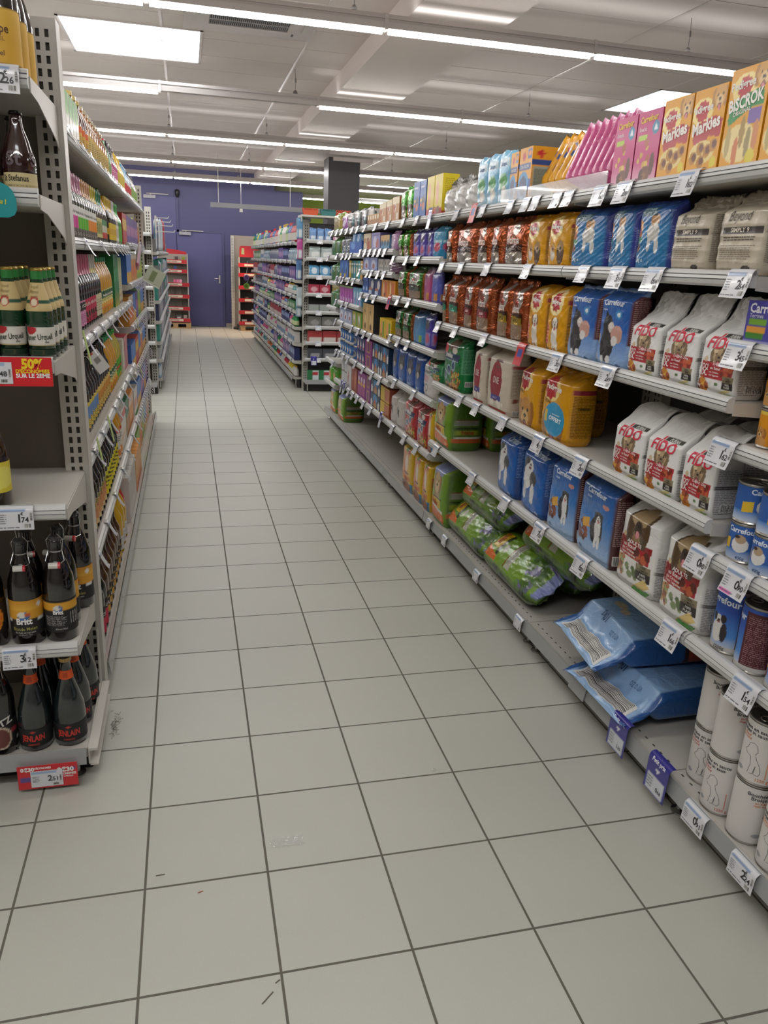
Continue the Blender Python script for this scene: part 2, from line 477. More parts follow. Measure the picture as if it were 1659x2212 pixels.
ORD = ['', 'second ', 'third ', 'fourth ', 'fifth ', 'sixth ', 'seventh ']
def ordn(i, n):
    if n == 1: return ''
    if i == 0: return ', nearest one'
    if i == n-1: return ', farthest one'
    if n == 3: return ', middle one'
    return ', %sfrom the near end' % ORD[i]
# ------------------------------------------------------------------ room
ZC = 3.2; YB = 16.65
def floor_material():
    m, nt, b = principled('ceramic_floor_tiles')
    N = nt.nodes.new; L = nt.links.new
    tc = N('ShaderNodeTexCoord'); sp = N('ShaderNodeSeparateXYZ'); L(tc.outputs['Object'], sp.inputs[0])
    def mth(op, a, v=None, c=None):
        n = N('ShaderNodeMath'); n.operation = op
        for i, q in enumerate((a, v, c)):
            if q is None: continue
            if isinstance(q, (int, float)): n.inputs[i].default_value = q
            else: L(q, n.inputs[i])
        return n.outputs[0]
    ws = N('ShaderNodeTexNoise'); ws.inputs['Scale'].default_value = 3; L(tc.outputs['Object'], ws.inputs[0])
    def dist(ch):
        q = mth('DIVIDE', ch, T); q = mth('ADD', q, .5); fr = mth('FRACT', mth('ADD', q, 100.)); return mth('ABSOLUTE', mth('SUBTRACT', fr, .5))
    dx, dy = dist(sp.outputs[0]), dist(sp.outputs[1])
    dm = mth('MINIMUM', dx, dy)
    g = N('ShaderNodeMapRange'); g.inputs[1].default_value = .0078; g.inputs[2].default_value = .0115; g.inputs[3].default_value = 1; g.inputs[4].default_value = 0; L(dm, g.inputs[0])
    cx, cy = mth('FLOOR', mth('DIVIDE', sp.outputs[0], T)), mth('FLOOR', mth('DIVIDE', sp.outputs[1], T))
    cv = N('ShaderNodeCombineXYZ'); L(cx, cv.inputs[0]); L(cy, cv.inputs[1])
    wn = N('ShaderNodeTexWhiteNoise'); wn.noise_dimensions = '2D'; L(cv.outputs[0], wn.inputs[0])
    n1 = N('ShaderNodeTexNoise'); n1.inputs['Scale'].default_value = 420; n1.inputs['Detail'].default_value = 2; L(tc.outputs['Object'], n1.inputs[0])
    n2 = N('ShaderNodeTexNoise'); n2.inputs['Scale'].default_value = 1.6; n2.inputs['Detail'].default_value = 5; L(tc.outputs['Object'], n2.inputs[0])
    f = mth('ADD', mth('MULTIPLY', wn.outputs[0], .045), mth('ADD', mth('MULTIPLY', n1.outputs[0], .16), mth('MULTIPLY', n2.outputs[0], .16)))
    f = mth('ADD', f, .82)
    vm = N('ShaderNodeVectorMath'); vm.operation = 'SCALE'; vm.inputs[0].default_value = lin('b7b7ad'); L(f, vm.inputs['Scale'])
    mx = N('ShaderNodeMix'); mx.data_type = 'RGBA'; L(g.outputs[0], mx.inputs['Factor']); L(vm.outputs[0], mx.inputs['A']); mx.inputs['B'].default_value = (*lin('605c52'), 1)
    L(mx.outputs['Result'], b.inputs['Base Color'])
    rr = N('ShaderNodeMapRange'); rr.inputs[3].default_value = .3; rr.inputs[4].default_value = .5; L(n2.outputs[0], rr.inputs[0]); 
    r2 = mth('ADD', rr.outputs[0], mth('MULTIPLY', g.outputs[0], .4)); L(r2, b.inputs['Roughness'])
    bp = N('ShaderNodeBump'); bp.inputs['Strength'].default_value = .5; bp.inputs['Distance'].default_value = .002; bp.invert = True
    L(mth('ADD', g.outputs[0], mth('MULTIPLY', n1.outputs[0], .05)), bp.inputs['Height']); L(bp.outputs[0], b.inputs['Normal'])
    return m
XL, XR, YF = -7., 9.5, -6.
structure(MB().box(XL, XR, YF, 22, -.1, 0).build('floor', floor_material()))
cm = mat('ceiling_board', 'd8cec9', .7, noise=.05, nscale=1.2)
cj = mat('ceiling_joint', '5c5651', .7); cr_ = mat('ceiling_runner', 'cbc2bd', .3)
structure(MB().box(XL, XR, YF, 22, ZC+.005, ZC+.12).build('ceiling', cj))
b_ = MB(); rn = MB()
xs = [.02+1.16*k for k in range(-7, 10)]; ys = [6.11+.583*k for k in range(-21, 28)]
PAN = [(-.767, .343, 5.89, 7.03), (4.62, 5.74, 6.1, 7.25), (4.62, 5.74, -1., .1), (-4.3, -3.2, 5.9, 7.0), (-.8, .35, -2.4, -1.25), (4.25, 5.6, 17.2, 19.2)]
def cutrects(x0, x1, y0, y1):
    out = [(x0, x1, y0, y1)]
    for p in PAN:
        nw = []
        for a, b, c, d in out:
            if p[1] <= a or p[0] >= b or p[3] <= c or p[2] >= d: nw.append((a, b, c, d)); continue
            if p[0] > a: nw.append((a, p[0], c, d))
            if p[1] < b: nw.append((p[1], b, c, d))
            a2, b2 = max(a, p[0]), min(b, p[1])
            if p[2] > c: nw.append((a2, b2, c, p[2]))
            if p[3] < d: nw.append((a2, b2, p[3], d))
        out = nw
    return out
for i in range(len(xs)-1):
    if xs[i] > XR: break
    for j in range(len(ys)-1):
        for r in cutrects(xs[i]+.012, xs[i+1]-.012, ys[j]+.005, ys[j+1]-.005):
            if r[1]-r[0] > .02 and r[3]-r[2] > .02: b_.box(*r, ZC, ZC+.0035)
structure(b_.build('ceiling', cm))
for x in xs:
    if XL < x < XR:
        for r in cutrects(x-.012, x+.012, YF, 22): rn.box(*r, ZC-.003, ZC+.0045)
structure(rn.build('trim_1', cr_))
# lit ceiling panels set into the grid
for i, (x0, x1, y0, y1) in enumerate(PAN):
    o = MB().box(x0+.02, x1-.02, y0+.02, y1-.02, ZC, ZC+.004).build('ceiling_light_panel', M['panel'])
    f = MB()
    for q in ((x0, x0+.022, y0, y1), (x1-.022, x1, y0, y1), (x0, x1, y0, y0+.022), (x0, x1, y1-.022, y1)): f.box(*q, ZC-.006, ZC+.004)
    if i == 0: f.box(.0, .03, 6.3, 6.32, ZC-.008, ZC)
    child(f.build('panel_frame', M['housing']), o)
    tag(o, ['lit white square ceiling panel above the bottle shelves', 'lit ceiling panel half hidden above the yellow biscuit boxes', 'lit ceiling panel behind the camera on the right',
            'lit ceiling panel over the aisle left of the bottle shelves', 'lit ceiling panel above the camera', 'wide lit ceiling panel far back right of the dark column'][i], 'ceiling light')
    la = bpy.data.lights.new('panel_light', 'AREA'); la.shape = 'RECTANGLE'; la.size = x1-x0-.06; la.size_y = y1-y0-.06; la.energy = 22; la.color = (.94, .97, 1)
    lo = bpy.data.objects.new('panel_light', la); C.objects.link(lo); lo.location = ((x0+x1)/2, (y0+y1)/2, ZC-.003); lo.parent = o
# soffit beams
so = mat('soffit_plaster', 'ddd3ce', .7, noise=.02)
structure(MB().box(1.62, 2.28, YF, YB, 3.04, ZC+.02).build('trim_2', so))
structure(MB().box(2.281, 3.2, 11.4, 12.35, 3.055, ZC+.02).build('trim_3', so))

# air conditioning cassette
ac = empty('air_conditioner', (.69, 5.36, ZC-.0)); tag(ac, 'white square air conditioning cassette with a grey grille in the ceiling', 'air conditioner')
f = MB()
for q in ((-.5, .5, -.5, -.26), (-.5, .5, .27, .46), (-.5, -.31, -.26, .27), (.29, .5, -.26, .27)): f.box(*q, -.012, .0)
f.build('cover_panel', M['housing'], ac)
g = MB().box(-.31, .29, -.26, .27, -.002, .0).build('grille_recess', M['groove'], ac)
g = MB()
for i in range(40): g.box(-.305+i*.0149, -.301+i*.0149, -.26, .27, -.009, -.002)
for y in (-.13, 0., .13): g.box(-.31, .29, y, y+.008, -.010, -.003)
g.build('grille', mat('grille_grey', 'a8a6a8', .5), ac)
for x in (-.45, .4): MB().box(x, x+.05, -.22, .22, -.016, -.011).build('air_flap', M['steel'], ac)
MB().box(.33, .345, .30, .35, -.018, -.012).build('signal_lamp', M['black'], ac)

# walls
violet = mat('violet_wall_paint', '4c4c75', .55, noise=.03, nscale=1.5)
green = mat('lime_wall_paint', '93a63c', .6)
pale = mat('pale_wall_paint', 'b5aea8', .6)
w = MB().box(XL, 2.05, YB, YB+.15, 0, ZC+.02).box(2.05, 2.67, YB, YB+.15, 0, 2.87).box(2.05, 2.67, YB+.06, YB+.15, 2.87, 2.9); structure(w.build('wall_back', violet))
structure(MB().box(2.67, XR, 21.2, 21.35, 0, ZC+.02).build('wall_far', green))
structure(MB().box(2.55, 2.67, YB+.15, 21.3, 0, 2.9).build('wall_passage', green))
structure(MB().box(XL-.15, XL, YF, YB, 0, ZC+.02).build('wall_left', pale))
structure(MB().box(XR, XR+.15, YF, 21.3, 0, ZC+.02).build('wall_right', pale))
structure(MB().box(XL, XR, YF-.15, YF, 0, ZC+.02).build('wall_front', pale))
sk = mat('tile_skirting', 'a79d90', .5)
structure(MB().box(.98, 2.67, YB-.012, YB, 0, .08).build('baseboard_back', sk))
# doors
dm = mat('violet_door_paint', '515180', .5)
def door(x0, x1, z1, name, lab):
    d = MB().box(x0, x1, YB-.035, YB-.004, .012, z1).build(name, dm); structure(d)
    fr = MB().box(x0-.05, x0-.004, YB-.03, YB, 0, z1+.05).box(x1+.004, x1+.05, YB-.03, YB, 0, z1+.05).box(x0-.004, x1+.004, YB-.03, YB, z1+.004, z1+.05)
    child(fr.build('door_frame', violet), d)
    child(MB().box(x0, x1, YB-.03, YB-.002, 0, .012).build('threshold', M['black']), d)
    h = MB().box(x1-.075, x1-.045, YB-.043, YB-.035, .93, 1.10).tube((x1-.06, YB-.035, 1.03), (x1-.06, YB-.08, 1.03), .009).tube((x1-.06, YB-.078, 1.03), (x1-.17, YB-.078, 1.03), .008).lathe([(.016, -.002), (.016, .002)], 12, cx=x1-.06, cy=YB-.045, z=1.06)
    child(h.build('door_handle', M['chrome'], smooth=False), d)
    cl = MB().box(x0+.06, x0+.30, YB-.085, YB-.035, z1-.055, z1+.01); c = cl.build('door_closer', mat('closer_grey', '9c9ca2', .4)); child(c, d)
    child(MB().box(x0+.12, x0+.56, YB-.06, YB-.045, z1+.028, z1+.044).tube((x0+.2, YB-.05, z1), (x0+.2, YB-.05, z1+.04), .008).build('closer_arm', M['steel']), d)
    return d
door(-.03, .915, 1.95, 'door_1', '')
door(-.72, -.02, 2.64, 'door_2', '')
# camera ball and cable on the wall
sp_ = empty('wall_speaker', (.02, YB, 2.72)); tag(sp_, 'small dark speaker high on the violet wall left of the door', 'speaker')
MB().lathe([(.02, -.09), (.04, -.05), (.05, .0), (.045, .05), (.02, .07)], 14, cy=-.07).build('speaker_body', M['black'], sp_, smooth=True)
MB().tube((0, 0, .02), (0, -.06, .02), .01).build('bracket', M['black'], sp_)
sp2 = empty('wall_speaker', (3.42, 21.2, 2.62)); tag(sp2, 'small dark speaker on the lime green wall beyond the column', 'speaker')
MB().box(-.09, .09, -.18, -.05, -.12, .1).build('speaker_body', M['black'], sp2); MB().tube((0, 0, .02), (0, -.06, .02), .015).build('bracket', M['black'], sp2)

# column
co = structure(MB().box(2.385, 2.89, 11.75, 12.2, 0, 3.055).build('column', mat('dark_grey_column_paint', '413f42', .5, noise=.02)))
child(MB().box(2.45, 3.08, 11.68, 11.75, 3.0, 3.055).build('column_ledge', so), co)

# fluorescent rows
JX = [-.03, 1.425, 2.88, 4.335]
def lamp_row(y, x0, x1, tubes, lab, z=2.905, wires=()):
    r = empty('light_row', (0, y, z)); tag(r, lab, 'ceiling light', 'fluorescent rows under the ceiling')
    h = MB().prism([(-.032, .0), (.032, .0), (.036, .035), (.03, .08), (-.03, .08), (-.036, .035)], x0, x1)
    h.prism([(-.045, .052), (.045, .052), (.045, .058), (-.045, .058)], x0, x1)
    h.build('lamp_housing', M['housing'], r)
    j = MB()
    x = JX[0]-1.455*4
    while x < x1:
        if x > x0: j.prism([(-.04, -.006), (.04, -.006), (.042, .06), (.032, .084), (-.032, .084), (-.042, .06)], x-.012, x+.012)
        x += 1.455
    j.build('joint_clip', M['housing'], r)
    for a, b in tubes:
        MB().tube((a+.02, 0, -.014), (b-.02, 0, -.014), .014, 12).build('fluorescent_tube', M['tube'], r, smooth=True)
    runs = []
    for a, b in tubes:
        if runs and abs(runs[-1][1]-a) < .01: runs[-1][1] = b
        else: runs.append([a, b])
    for a, b in runs:
        la = bpy.data.lights.new('tube_and_fill_light', 'AREA'); la.shape = 'RECTANGLE'; la.size = b-a-.04; la.size_y = .03
        la.energy = LAMP_W*(b-a); la.color = LAMP_COL
        lo = bpy.data.objects.new('tube_and_fill_light', la); C.objects.link(lo); lo.location = ((a+b)/2, 0, -.03); lo.parent = r
        la = la.copy(); la.energy = UPLIGHT*(b-a); la.size_y = .07
        lo = bpy.data.objects.new('tube_and_fill_light', la); C.objects.link(lo); lo.location = ((a+b)/2, 0, .086); lo.rotation_euler = (math.pi, 0, 0); lo.parent = r  # added fill lamp on the closed housing top, facing up to brighten the ceiling
    for wx in wires:
        w = MB().lathe([(.022, .08), (.02, .1), (.008, .115)], 10, cx=wx).tube((wx, 0, .11), (wx+.004, 0, .19), .0022, 5).tube((wx+.004, 0, .18), (wx+.002, 0, .215), .007, 6).tube((wx+.002, 0, .21), (wx-.004, 0, ZC-z), .0022, 5)
        w.build('hanging_wire', M['cable'], r)
def tb(i0, i1): return [(JX[0]+1.455*i, JX[0]+1.455*(i+1)) for i in range(i0, i1)]
lamp_row(4.14, -6.4, 7.6, tb(-4, 3), 'lit fluorescent row nearest the camera, crossing the top of the picture', wires=(-2, 1.22, 3.6))
lamp_row(6.85, -6.4, 6.6, tb(-4, 0)+tb(1, 3), 'fluorescent row with one dark gap, behind the white ceiling panel', wires=(-2, 1.21, 3.6))
lamp_row(9.56, -6.4, 6.6, tb(-4, 3), 'third lit fluorescent row from the camera, in front of the column head', wires=(0, 1.2, 3.6))
lamp_row(12.5, -6.4, 6.6, tb(-4, 3), 'fourth lit fluorescent row, meeting the dark column', wires=(0, 1.2, 3.6))
lamp_row(15.25, -6.4, 5.6, tb(-4, 3), 'farthest lit fluorescent row, close to the violet wall', wires=(0, 1.2, 3.6))
lamp_row(1.43, -6.4, 6.6, tb(-4, 3), 'lit fluorescent row right above the foreground, outside the picture', wires=())
lamp_row(-1.28, -6.4, 6.6, tb(-4, 1), 'lit fluorescent row over the camera', wires=())
lamp_row(18.3, 2.9, 8, tb(2, 5), 'lit fluorescent row over the passage in front of the lime wall', wires=())
# unlit low hanging profile near the back wall
hp = empty('hanging_profile', (0, 13.5, 2.36)); tag(hp, 'unlit grey profile hanging low on two rods before the violet wall', 'hanging rail')
MB().box(.60, 2.95, -.03, .03, -.05, .03).build('profile_body', mat('unlit_grey_profile', '747478', .5), hp)
for x in (.74, 2.0): MB().tube((x, 0, .03), (x, 0, ZC-2.36), .006, 6).build('hanging_rod', M['steel'], hp)
# ------------------------------------------------------------------ shelving
def rail_prism(m, x0, x1, z, y=0., big=1.):
    """ribbed price profile whose top edge is at height z and whose face is at y"""
    k = big
    m.prism([(y+.004, z), (y-.004*k, z-.004), (y-.008*k, z-.011), (y-.004*k, z-.0125), (y-.0095*k, z-.014), (y-.0115*k, z-.021), (y-.006*k, z-.0225), (y-.0105*k, z-.024),
             (y-.008*k, z-.034), (y-.001, z-.040), (y+.012, z-.040), (y+.014, z)], x0, x1)
def post_mesh(h, w=.066, d=.04, slot=.031, z0=.04):
    """double slotted upright, front at y=0, centred on x=0"""
    m = MB(); h2 = w/2
    m.box(-h2, -.0165, 0, .002, 0, h).box(-.0065, .0065, 0, .002, 0, h).box(.0165, h2, 0, .002, 0, h)
    n = int((h-z0)/slot); 
    for x in (-.0115, .0115):
        z = 0.
        for i in range(n+1):
            zt = z0+i*slot
            m.box(x-.005, x+.005, 0, .002, z, zt-.0095 if i < n else h); z = zt+.0095
            if i == n: break
    m.box(-h2, -h2+.002, .002, d, 0, h).box(h2-.002, h2, .002, d, 0, h).box(-h2, h2, d-.002, d, 0, h)
    return m
_post = {}; _pin = {}
def add_post(parent, x, y, h, name='upright', w=.066):
    k = (round(h, 2), w)
    if k in _post:
        o = bpy.data.objects.new(name, _post[k].data); C.objects.link(o)
    else:
        o = post_mesh(h, w).build(name, M['post']); _post[k] = o
    o.parent = parent; o.location = (x, y, 0)
    if k not in _pin: _pin[k] = MB().box(-w/2+.003, w/2-.003, .008, .010, 0, h-.01).build('slot_shade_plate', M['slotshade']); q = _pin[k]  # added dark plate: its colour stands in for the shade inside the slots
    else: q = bpy.data.objects.new('slot_shade_plate', _pin[k].data); C.objects.link(q)
    q.parent = o
    return o
def gondola(label, loc, rot, L, depth, shelves, height, base=.12, group=None, back='backdark', posts=(0, 1), brackets=(0, 1), name='shelving_unit', basefront=0., postx=None, bottom_lip=True, roundend=False, endfill=False):
    """local x runs along the length, local -y faces the shopper"""
    r = empty(name, loc, RZ[rot]); tag(r, label, 'shelving', group)
    MB().box(0, L, depth, depth+.03, .02, height).build('back_panel', M[back], r)
    for p in posts: add_post(r, (.033 if p == 0 else L-.033) if postx is None else postx[p], depth-.042, height+.03)
    bm_ = MB().box(.002, L-.002, basefront+.012, depth, base-.035, base-.012)
    bm_.prism([(basefront, base), (basefront, base-.03), (basefront+.011, base-.03), (basefront+.011, base-.003)], .002, L-.002)
    bt = bm_.build('base_shelf', M['shelf'], r)
    sl = MB(); n = int(L/.04)
    for i in range(n): sl.box(.02+i*.04, .032+i*.04, basefront+.045, basefront+.0495, base-.013, base-.0115)
    child(sl.build('base_slots', M['slot']), bt); 
    if bottom_lip:
        lp = MB().prism([(basefront-.004, base+.004), (basefront-.012, base-.045), (basefront-.014, base-.046), (basefront-.007, base+.006)], .004, L-.004).build('price_lip', M['lip'])
        lp.parent = bt
    MB().box(.0, L, basefront+.07, basefront+.09, .0, base-.035).build('kick_plate', M['kick'], r)
    for x in (.04, L-.04):
        MB().lathe([(.024, 0), (.024, .006), (.008, .012), (.008, base-.035)], 12, cx=x, cy=basefront+.045).build('adjustable_foot', M['chrome'], r)
    for z in shelves:
        s = MB().box(.003, L-.003, .013, depth, z-.038, z-.012).build('shelf', M['shelf'], r)
        rp = MB(); rail_prism(rp, .003, L-.003, z); q = rp.build('price_rail', M['rail']); q.parent = s
        gr = MB()
        for dz, dy in ((.0125, -.0052), (.0225, -.0072)): gr.box(.004, L-.004, dy-.0015, dy+.002, z-dz-.0012, z-dz+.0012)
        q = gr.build('rail_groove', M['groove']); q.parent = s
        for bx in brackets:
            e = MB()
            x = .0 if bx == 0 else L-.0028
            e.prism([(.012, z-.014), (depth-.044, z-.014), (depth-.044, z-.12), (depth-.09, z-.10), (.10, z-.052), (.012, z-.046)], x, x+.0026)
            q = e.build('bracket', M['post']); q.parent = s
    return r
XRF = 1.453                                   # face of the right-hand shelving
RM = [('M1', -1.2, .345, [1.348, 1.106, .812, .56], 'nearest right-hand shelving unit, holding the cans'),
      ('M2', .345, 1.335, [1.512, 1.21, .89, .56], 'right-hand shelving unit with the white red-lettered food bags'),
      ('M3', 1.335, 2.77, [1.512, 1.21, .89, .56], 'right-hand shelving unit with the copper foil food bags'),
      ('M4', 2.77, 3.76, [1.541, 1.30, 1.05, .778, .475], 'right-hand shelving unit with the green and violet cat food bags'),
      ('M5', 3.76, 4.76, [1.588, 1.443, 1.275, 1.0, .735, .475], 'right-hand shelving unit with cat food boxes beside the blue bags'),
      ('M6', 4.76, 5.75, [1.563, 1.37, 1.17, 1.0, .735, .475], 'right-hand shelving unit with the purple cat food boxes'),
      ('M7', 5.75, 6.24, [1.545, 1.325, 1.1, .608, .40], 'narrow last unit of the right-hand shelving, full of green bags')]
for nm, y0, y1, zs, lab in RM:
    top = [1.758] if nm != 'M7' else [1.758]
    gondola(lab, (XRF, y1, 0), 'R', y1-y0, .47, top+zs, 1.95, base=.125, brackets=(0, 1))

# end unit on the left, facing the camera
EC = gondola('beer shelving end unit on the left edge, facing the camera', (-1.16, .755, 0), 'E', .985, .435, [1.865, 1.62, 1.235, .855, .455], 2.03, base=.115, back='back', posts=(1,), brackets=(0, 1), postx={1: .963})
MB().box(.9965, .9985, .39, .46, .0, 2.06).build('side_flange', M['post'], EC)
MB().prism([(-.0, .055), (.385, .055), (.385, .30), (.37, .32), (.34, .13), (-.0, .105)], .985, .989).box(.985, 1.012, .0, .385, .104, .112).box(.985, 1.012, .0, .385, .055, .06).build('base_bracket', M['post'], EC)
# left-hand shelving along the aisle
XLF = -.205
LZ1 = [1.852, 1.53, 1.197, .795, .44]; LZ2 = [1.852, 1.55, 1.30, 1.03, .72, .41]
gondola('left-hand shelving unit with syrup and wine bottles behind the beer end', (XLF, 1.27, 0), 'L', 1.43, .45, LZ1, 2.0, base=.105, basefront=-.035, brackets=(0,))
gondola('left-hand shelving unit with juice bottles', (XLF, 2.70, 0), 'L', 1.42, .45, LZ1, 2.0, base=.105, basefront=-.035, brackets=(1,))
gondola('left-hand shelving unit with juice cartons, last before the cross aisle', (XLF, 4.12, 0), 'L', 1.9, .45, LZ2, 2.0, base=.105, basefront=-.035, brackets=(0, 1))
lp = empty('end_post', (-.235, 6.03, 0)); tag(lp, 'slotted grey post closing the far end of the left-hand shelving', 'post'); add_post(lp, 0, 0, 2.03)
# second left block
LE = gondola('left shelving end unit behind the cross aisle, with tea boxes and detergent', (-1.10, 7.56, 0), 'E', .90, .30, [1.70, 1.52, 1.37, 1.16, .94, .755, .58, .385], 1.93, base=.13, back='back', posts=(1,), brackets=(0, 1), postx={1: .87})
LF = gondola('far left shelving unit with hanging household goods', (-.145, 7.95, 0), 'L', 3.0, .42, [1.52, 1.25, 1.0, .78, .55, .35], 1.9, base=.13, brackets=(0, 1))
LF2 = gondola('farthest left shelving unit before the red display', (-.145, 10.95, 0), 'L', 2.4, .42, [1.52, 1.25, 1.0, .78, .55, .35], 1.9, base=.13, brackets=(1,))
# second right block
XF = 1.37
FZ = [1.70, 1.49, 1.28, 1.10, .93, .74, .55, .34]
gondola('far right shelving unit with cleaning bottles, near part', (XF, 11.2, 0), 'R', 3.1, .45, FZ, 1.86, base=.14, brackets=(0, 1))
gondola('far right shelving unit with cleaning bottles, part next to the red display', (XF, 14.3, 0), 'R', 3.1, .45, FZ, 1.86, base=.14, brackets=(0, 1))
FE = gondola('far shelving end unit facing the camera with picture frames and combs', (1.47, 7.80, 0), 'E', 1.05, .26, [1.72, 1.53, 1.335, 1.14, .94, .77, .59, .40], 1.9, base=.14, brackets=(0, 1), posts=(0, 1))
MB().box(-.06, 1.1, .0, .285, 1.955, 1.975).box(-.06, -.05, .0, .285, 1.9, 1.955).box(1.09, 1.1, .0, .285, 1.9, 1.955).build('wire_top', M['post'], FE)
# ------------------------------------------------------------------ right-hand pet food
SZ = .0112                                   # goods stand this much below the rail's top edge
def gap_over(y, zr):
    for nm, a, b, zs, lab in RM:
        if a <= y <= b:
            up = [z for z in zs+[1.758] if z > zr+.03]
            return min(up)-zr if up else .4
    return .4
def R(pr, y0, y1, zr, label, group=None, x=XRF+.02, dz=-SZ, tilt=0., hs=None):
    """stand a pack with its front at x between y0 and y1 on the shelf whose rail top is zr"""
    sw = (y1-y0)/pr.w*.965
    hs = hs or 1
    if dz == -SZ or dz == -.006: hs = min(hs, (gap_over((y0+y1)/2, zr)-.046)/pr.h)
    s = (sw, 1, hs)
    return pr.put(x+pr.d/2, (y0+y1)/2, zr+dz, 'R', label, group, tilt, sc=s)
K_ = ['a8552c', 'c9812f', '7c3a22', 'd9a441']

# white bags, red lettering -----------------------------------------------------
def fido_ops(a):
    return [('p', [(.10, .165), (.9, .165), (.93, .335), (.12, .335)], 'b02a34'), ('r', .6, .22, .88, .3, 'b5432e'), ('k', .62, .225, .86, .3, 9, ['7a2a1e', 'c0603c'], .045, a)] + \
        head(.52, .40, .17, a, 'b59b78', '7d6a50', '8f7a60') + [('e', .42, .45, .06, .05*a, 'd6c39c'), ('e', .63, .45, .05, .06*a, '6b5740'),
        ('e', .22, .355, .05, .05*a, 'c9b596'), ('r', .44, .585, .93, .625, '35332f'), ('r', .36, .585, .43, .625, 'cf3742'),
        ('k', .03, .03, .34, .15, 26, K_, .05, a), ('r', .7, .155, .96, .21, '8c8266'), ('r', .7, .09, .96, .155, '2e2827'),
        ('p', [(.5, .02), (.62, .02), (.92, .075), (.82, .09)], 'd5c98b'), ('p', [(.52, .0), (.8, .0), (.95, .045), (.8, .05)], '8fae62'), ('e', .55, .12, .05, .03*a, '5b7a48')]
FS = [('l', .1, .05, .9, .5, 26, '8b8888'), ('r', .08, .3, .92, .335, '57534f'), ('b', .3, .07, .85, .15, 12, True)]
def fido(w=.165, seed=1, **k):
    a = w/.31
    return bag('dog_food_bag', 'pet food bag', w, .095, .30, 'e4e3e1', fido_ops(a),
        [('FIDO', .5, .47, .034, 'cf2f48', {'sh': .25, 'b': .02}), ('PURINA', .69, .59, .0085, 'e8e6e0', {'b': .02}), ('CROQ\'', .17, .255, .016, 'f0ecea', {'b': .02, 'sx': .75}), ('MIX.', .17, .19, .019, 'f0ecea', {'b': .02, 'sx': .8}),
         ('CHIENS -25kg', .62, .305, .0075, 'f0ecea'), ('au Bœuf', .5, .262, .0085, 'f0ecea'), ('aux Céréales', .47, .225, .0055, 'f0ecea'), ('aux Légumes', .47, .195, .0055, 'f0ecea'),
         ('100%', .83, .187, .006, '2e2827'), ('COMPLET', .83, .163, .006, '2e2827', {'sx': .8}), ('100%', .83, .127, .006, 'e8e6e0'), ('PLAISIR', .83, .1, .006, 'e8e6e0', {'sx': .8})],
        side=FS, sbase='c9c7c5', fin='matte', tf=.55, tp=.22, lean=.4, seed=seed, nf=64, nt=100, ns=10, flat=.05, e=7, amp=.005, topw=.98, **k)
P1 = fido(seed=4, pinch=.05); P1b = fido(seed=8, fold=.5)
for i, (y0, y1) in enumerate([(.362, .528), (.533, .705), (.712, .885)]):
    R(P1, y0, y1, 1.21, 'tall white dog food bag with red lettering beside blue cat bags'+ordn(i, 3), 'white bags on the middle shelf')
for i, (y0, y1) in enumerate([(.372, .525), (.535, .71), (.714, .895)]):
    R(P1b, y0, y1, .89, 'slumped white dog food bag with red lettering near yellow bags'+ordn(i, 3), 'white bags on the lower shelf')
for i, (y, z) in enumerate([(.50, .89), (.68, .89)]):
    P1b.put(XRF+.19, y, z-SZ, 'R', 'white dog food bag standing behind the slumped row'+ordn(i, 2), 'white bags in the second row')
# big white bags
a = .22/.31
P2 = bag('dog_food_bag', 'pet food bag', .22, .12, .335, 'e4e3e0',
    [('p', [(.1, .36), (.86, .36), (.9, .56), (.12, .56)], 'a8262e'), ('r', .1, .5, .9, .56, '8e2026'), ('k', .5, .38, .84, .47, 12, ['7a2a1e', 'c0603c', '5a1d16'], .06, a),
     ('e', .5, .74, .22, .19, '8d7350'), ('e', .33, .7, .10, .2, '54402c'), ('e', .68, .7, .1, .2, '54402c'), ('e', .5, .82, .2, .1, 'a78f6a'), ('e', .52, .70, .09, .09, '3a2a20'), ('e', .52, .735, .04, .025, '1e1917'), ('e', .52, .635, .045, .04, 'd68a92'), ('e', .2, .58, .06, .03, 'c9b07c'),
     ('k', .03, .12, .3, .34, 40, ['b0683a', 'cf9d66', '93a06a', '7c3a22'], .045, a), ('k', .3, .15, .6, .26, 10, ['7f8f62', '5b6e44'], .05, a),
     ('r', .6, .26, .93, .34, '8c8266'), ('r', .6, .17, .93, .26, '2e2827'), ('p', [(.5, .03), (.62, .02), (.96, .12), (.8, .2)], 'd8bd78'), ('p', [(.5, .0), (.8, -.02), (.98, .06), (.9, .075), (.52, .035)], '4c9448'), ('k', .55, .01, .95, .05, 12, ['68ad55'], .03, a)],
    [('ADULTE', .5, .515, .0135, 'f2eeea', {'b': .025}), ('au Bœuf', .40, .465, .014, 'f2eeea'), ('aux Céréales', .37, .42, .0095, 'f2eeea'), ('& aux Légumes', .38, .38, .0095, 'f2eeea'), ('CROQ', .1, .47, .026, '8e2026', {'b': .03, 'sx': .7}), ('MIX.', .1, .385, .026, '8e2026', {'b': .03, 'sx': .7}),
     ('100%', .77, .31, .009, '2e2827'), ('COMPLET', .77, .272, .009, '2e2827', {'sx': .95}), ('100%', .77, .225, .009, 'e8e6e0'), ('PLAISIR', .77, .187, .009, 'e8e6e0', {'sx': .95})],
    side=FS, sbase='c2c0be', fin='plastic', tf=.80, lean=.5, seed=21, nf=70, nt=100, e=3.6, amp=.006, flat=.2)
for i, (y0, y1) in enumerate([(.335, .553), (.562, .80)]):
    R(P2, y0, y1, .56, 'big white food bag showing a long-haired dog above a red panel'+ordn(i, 2), 'big white bags above the bottom shelf', hs=.93)
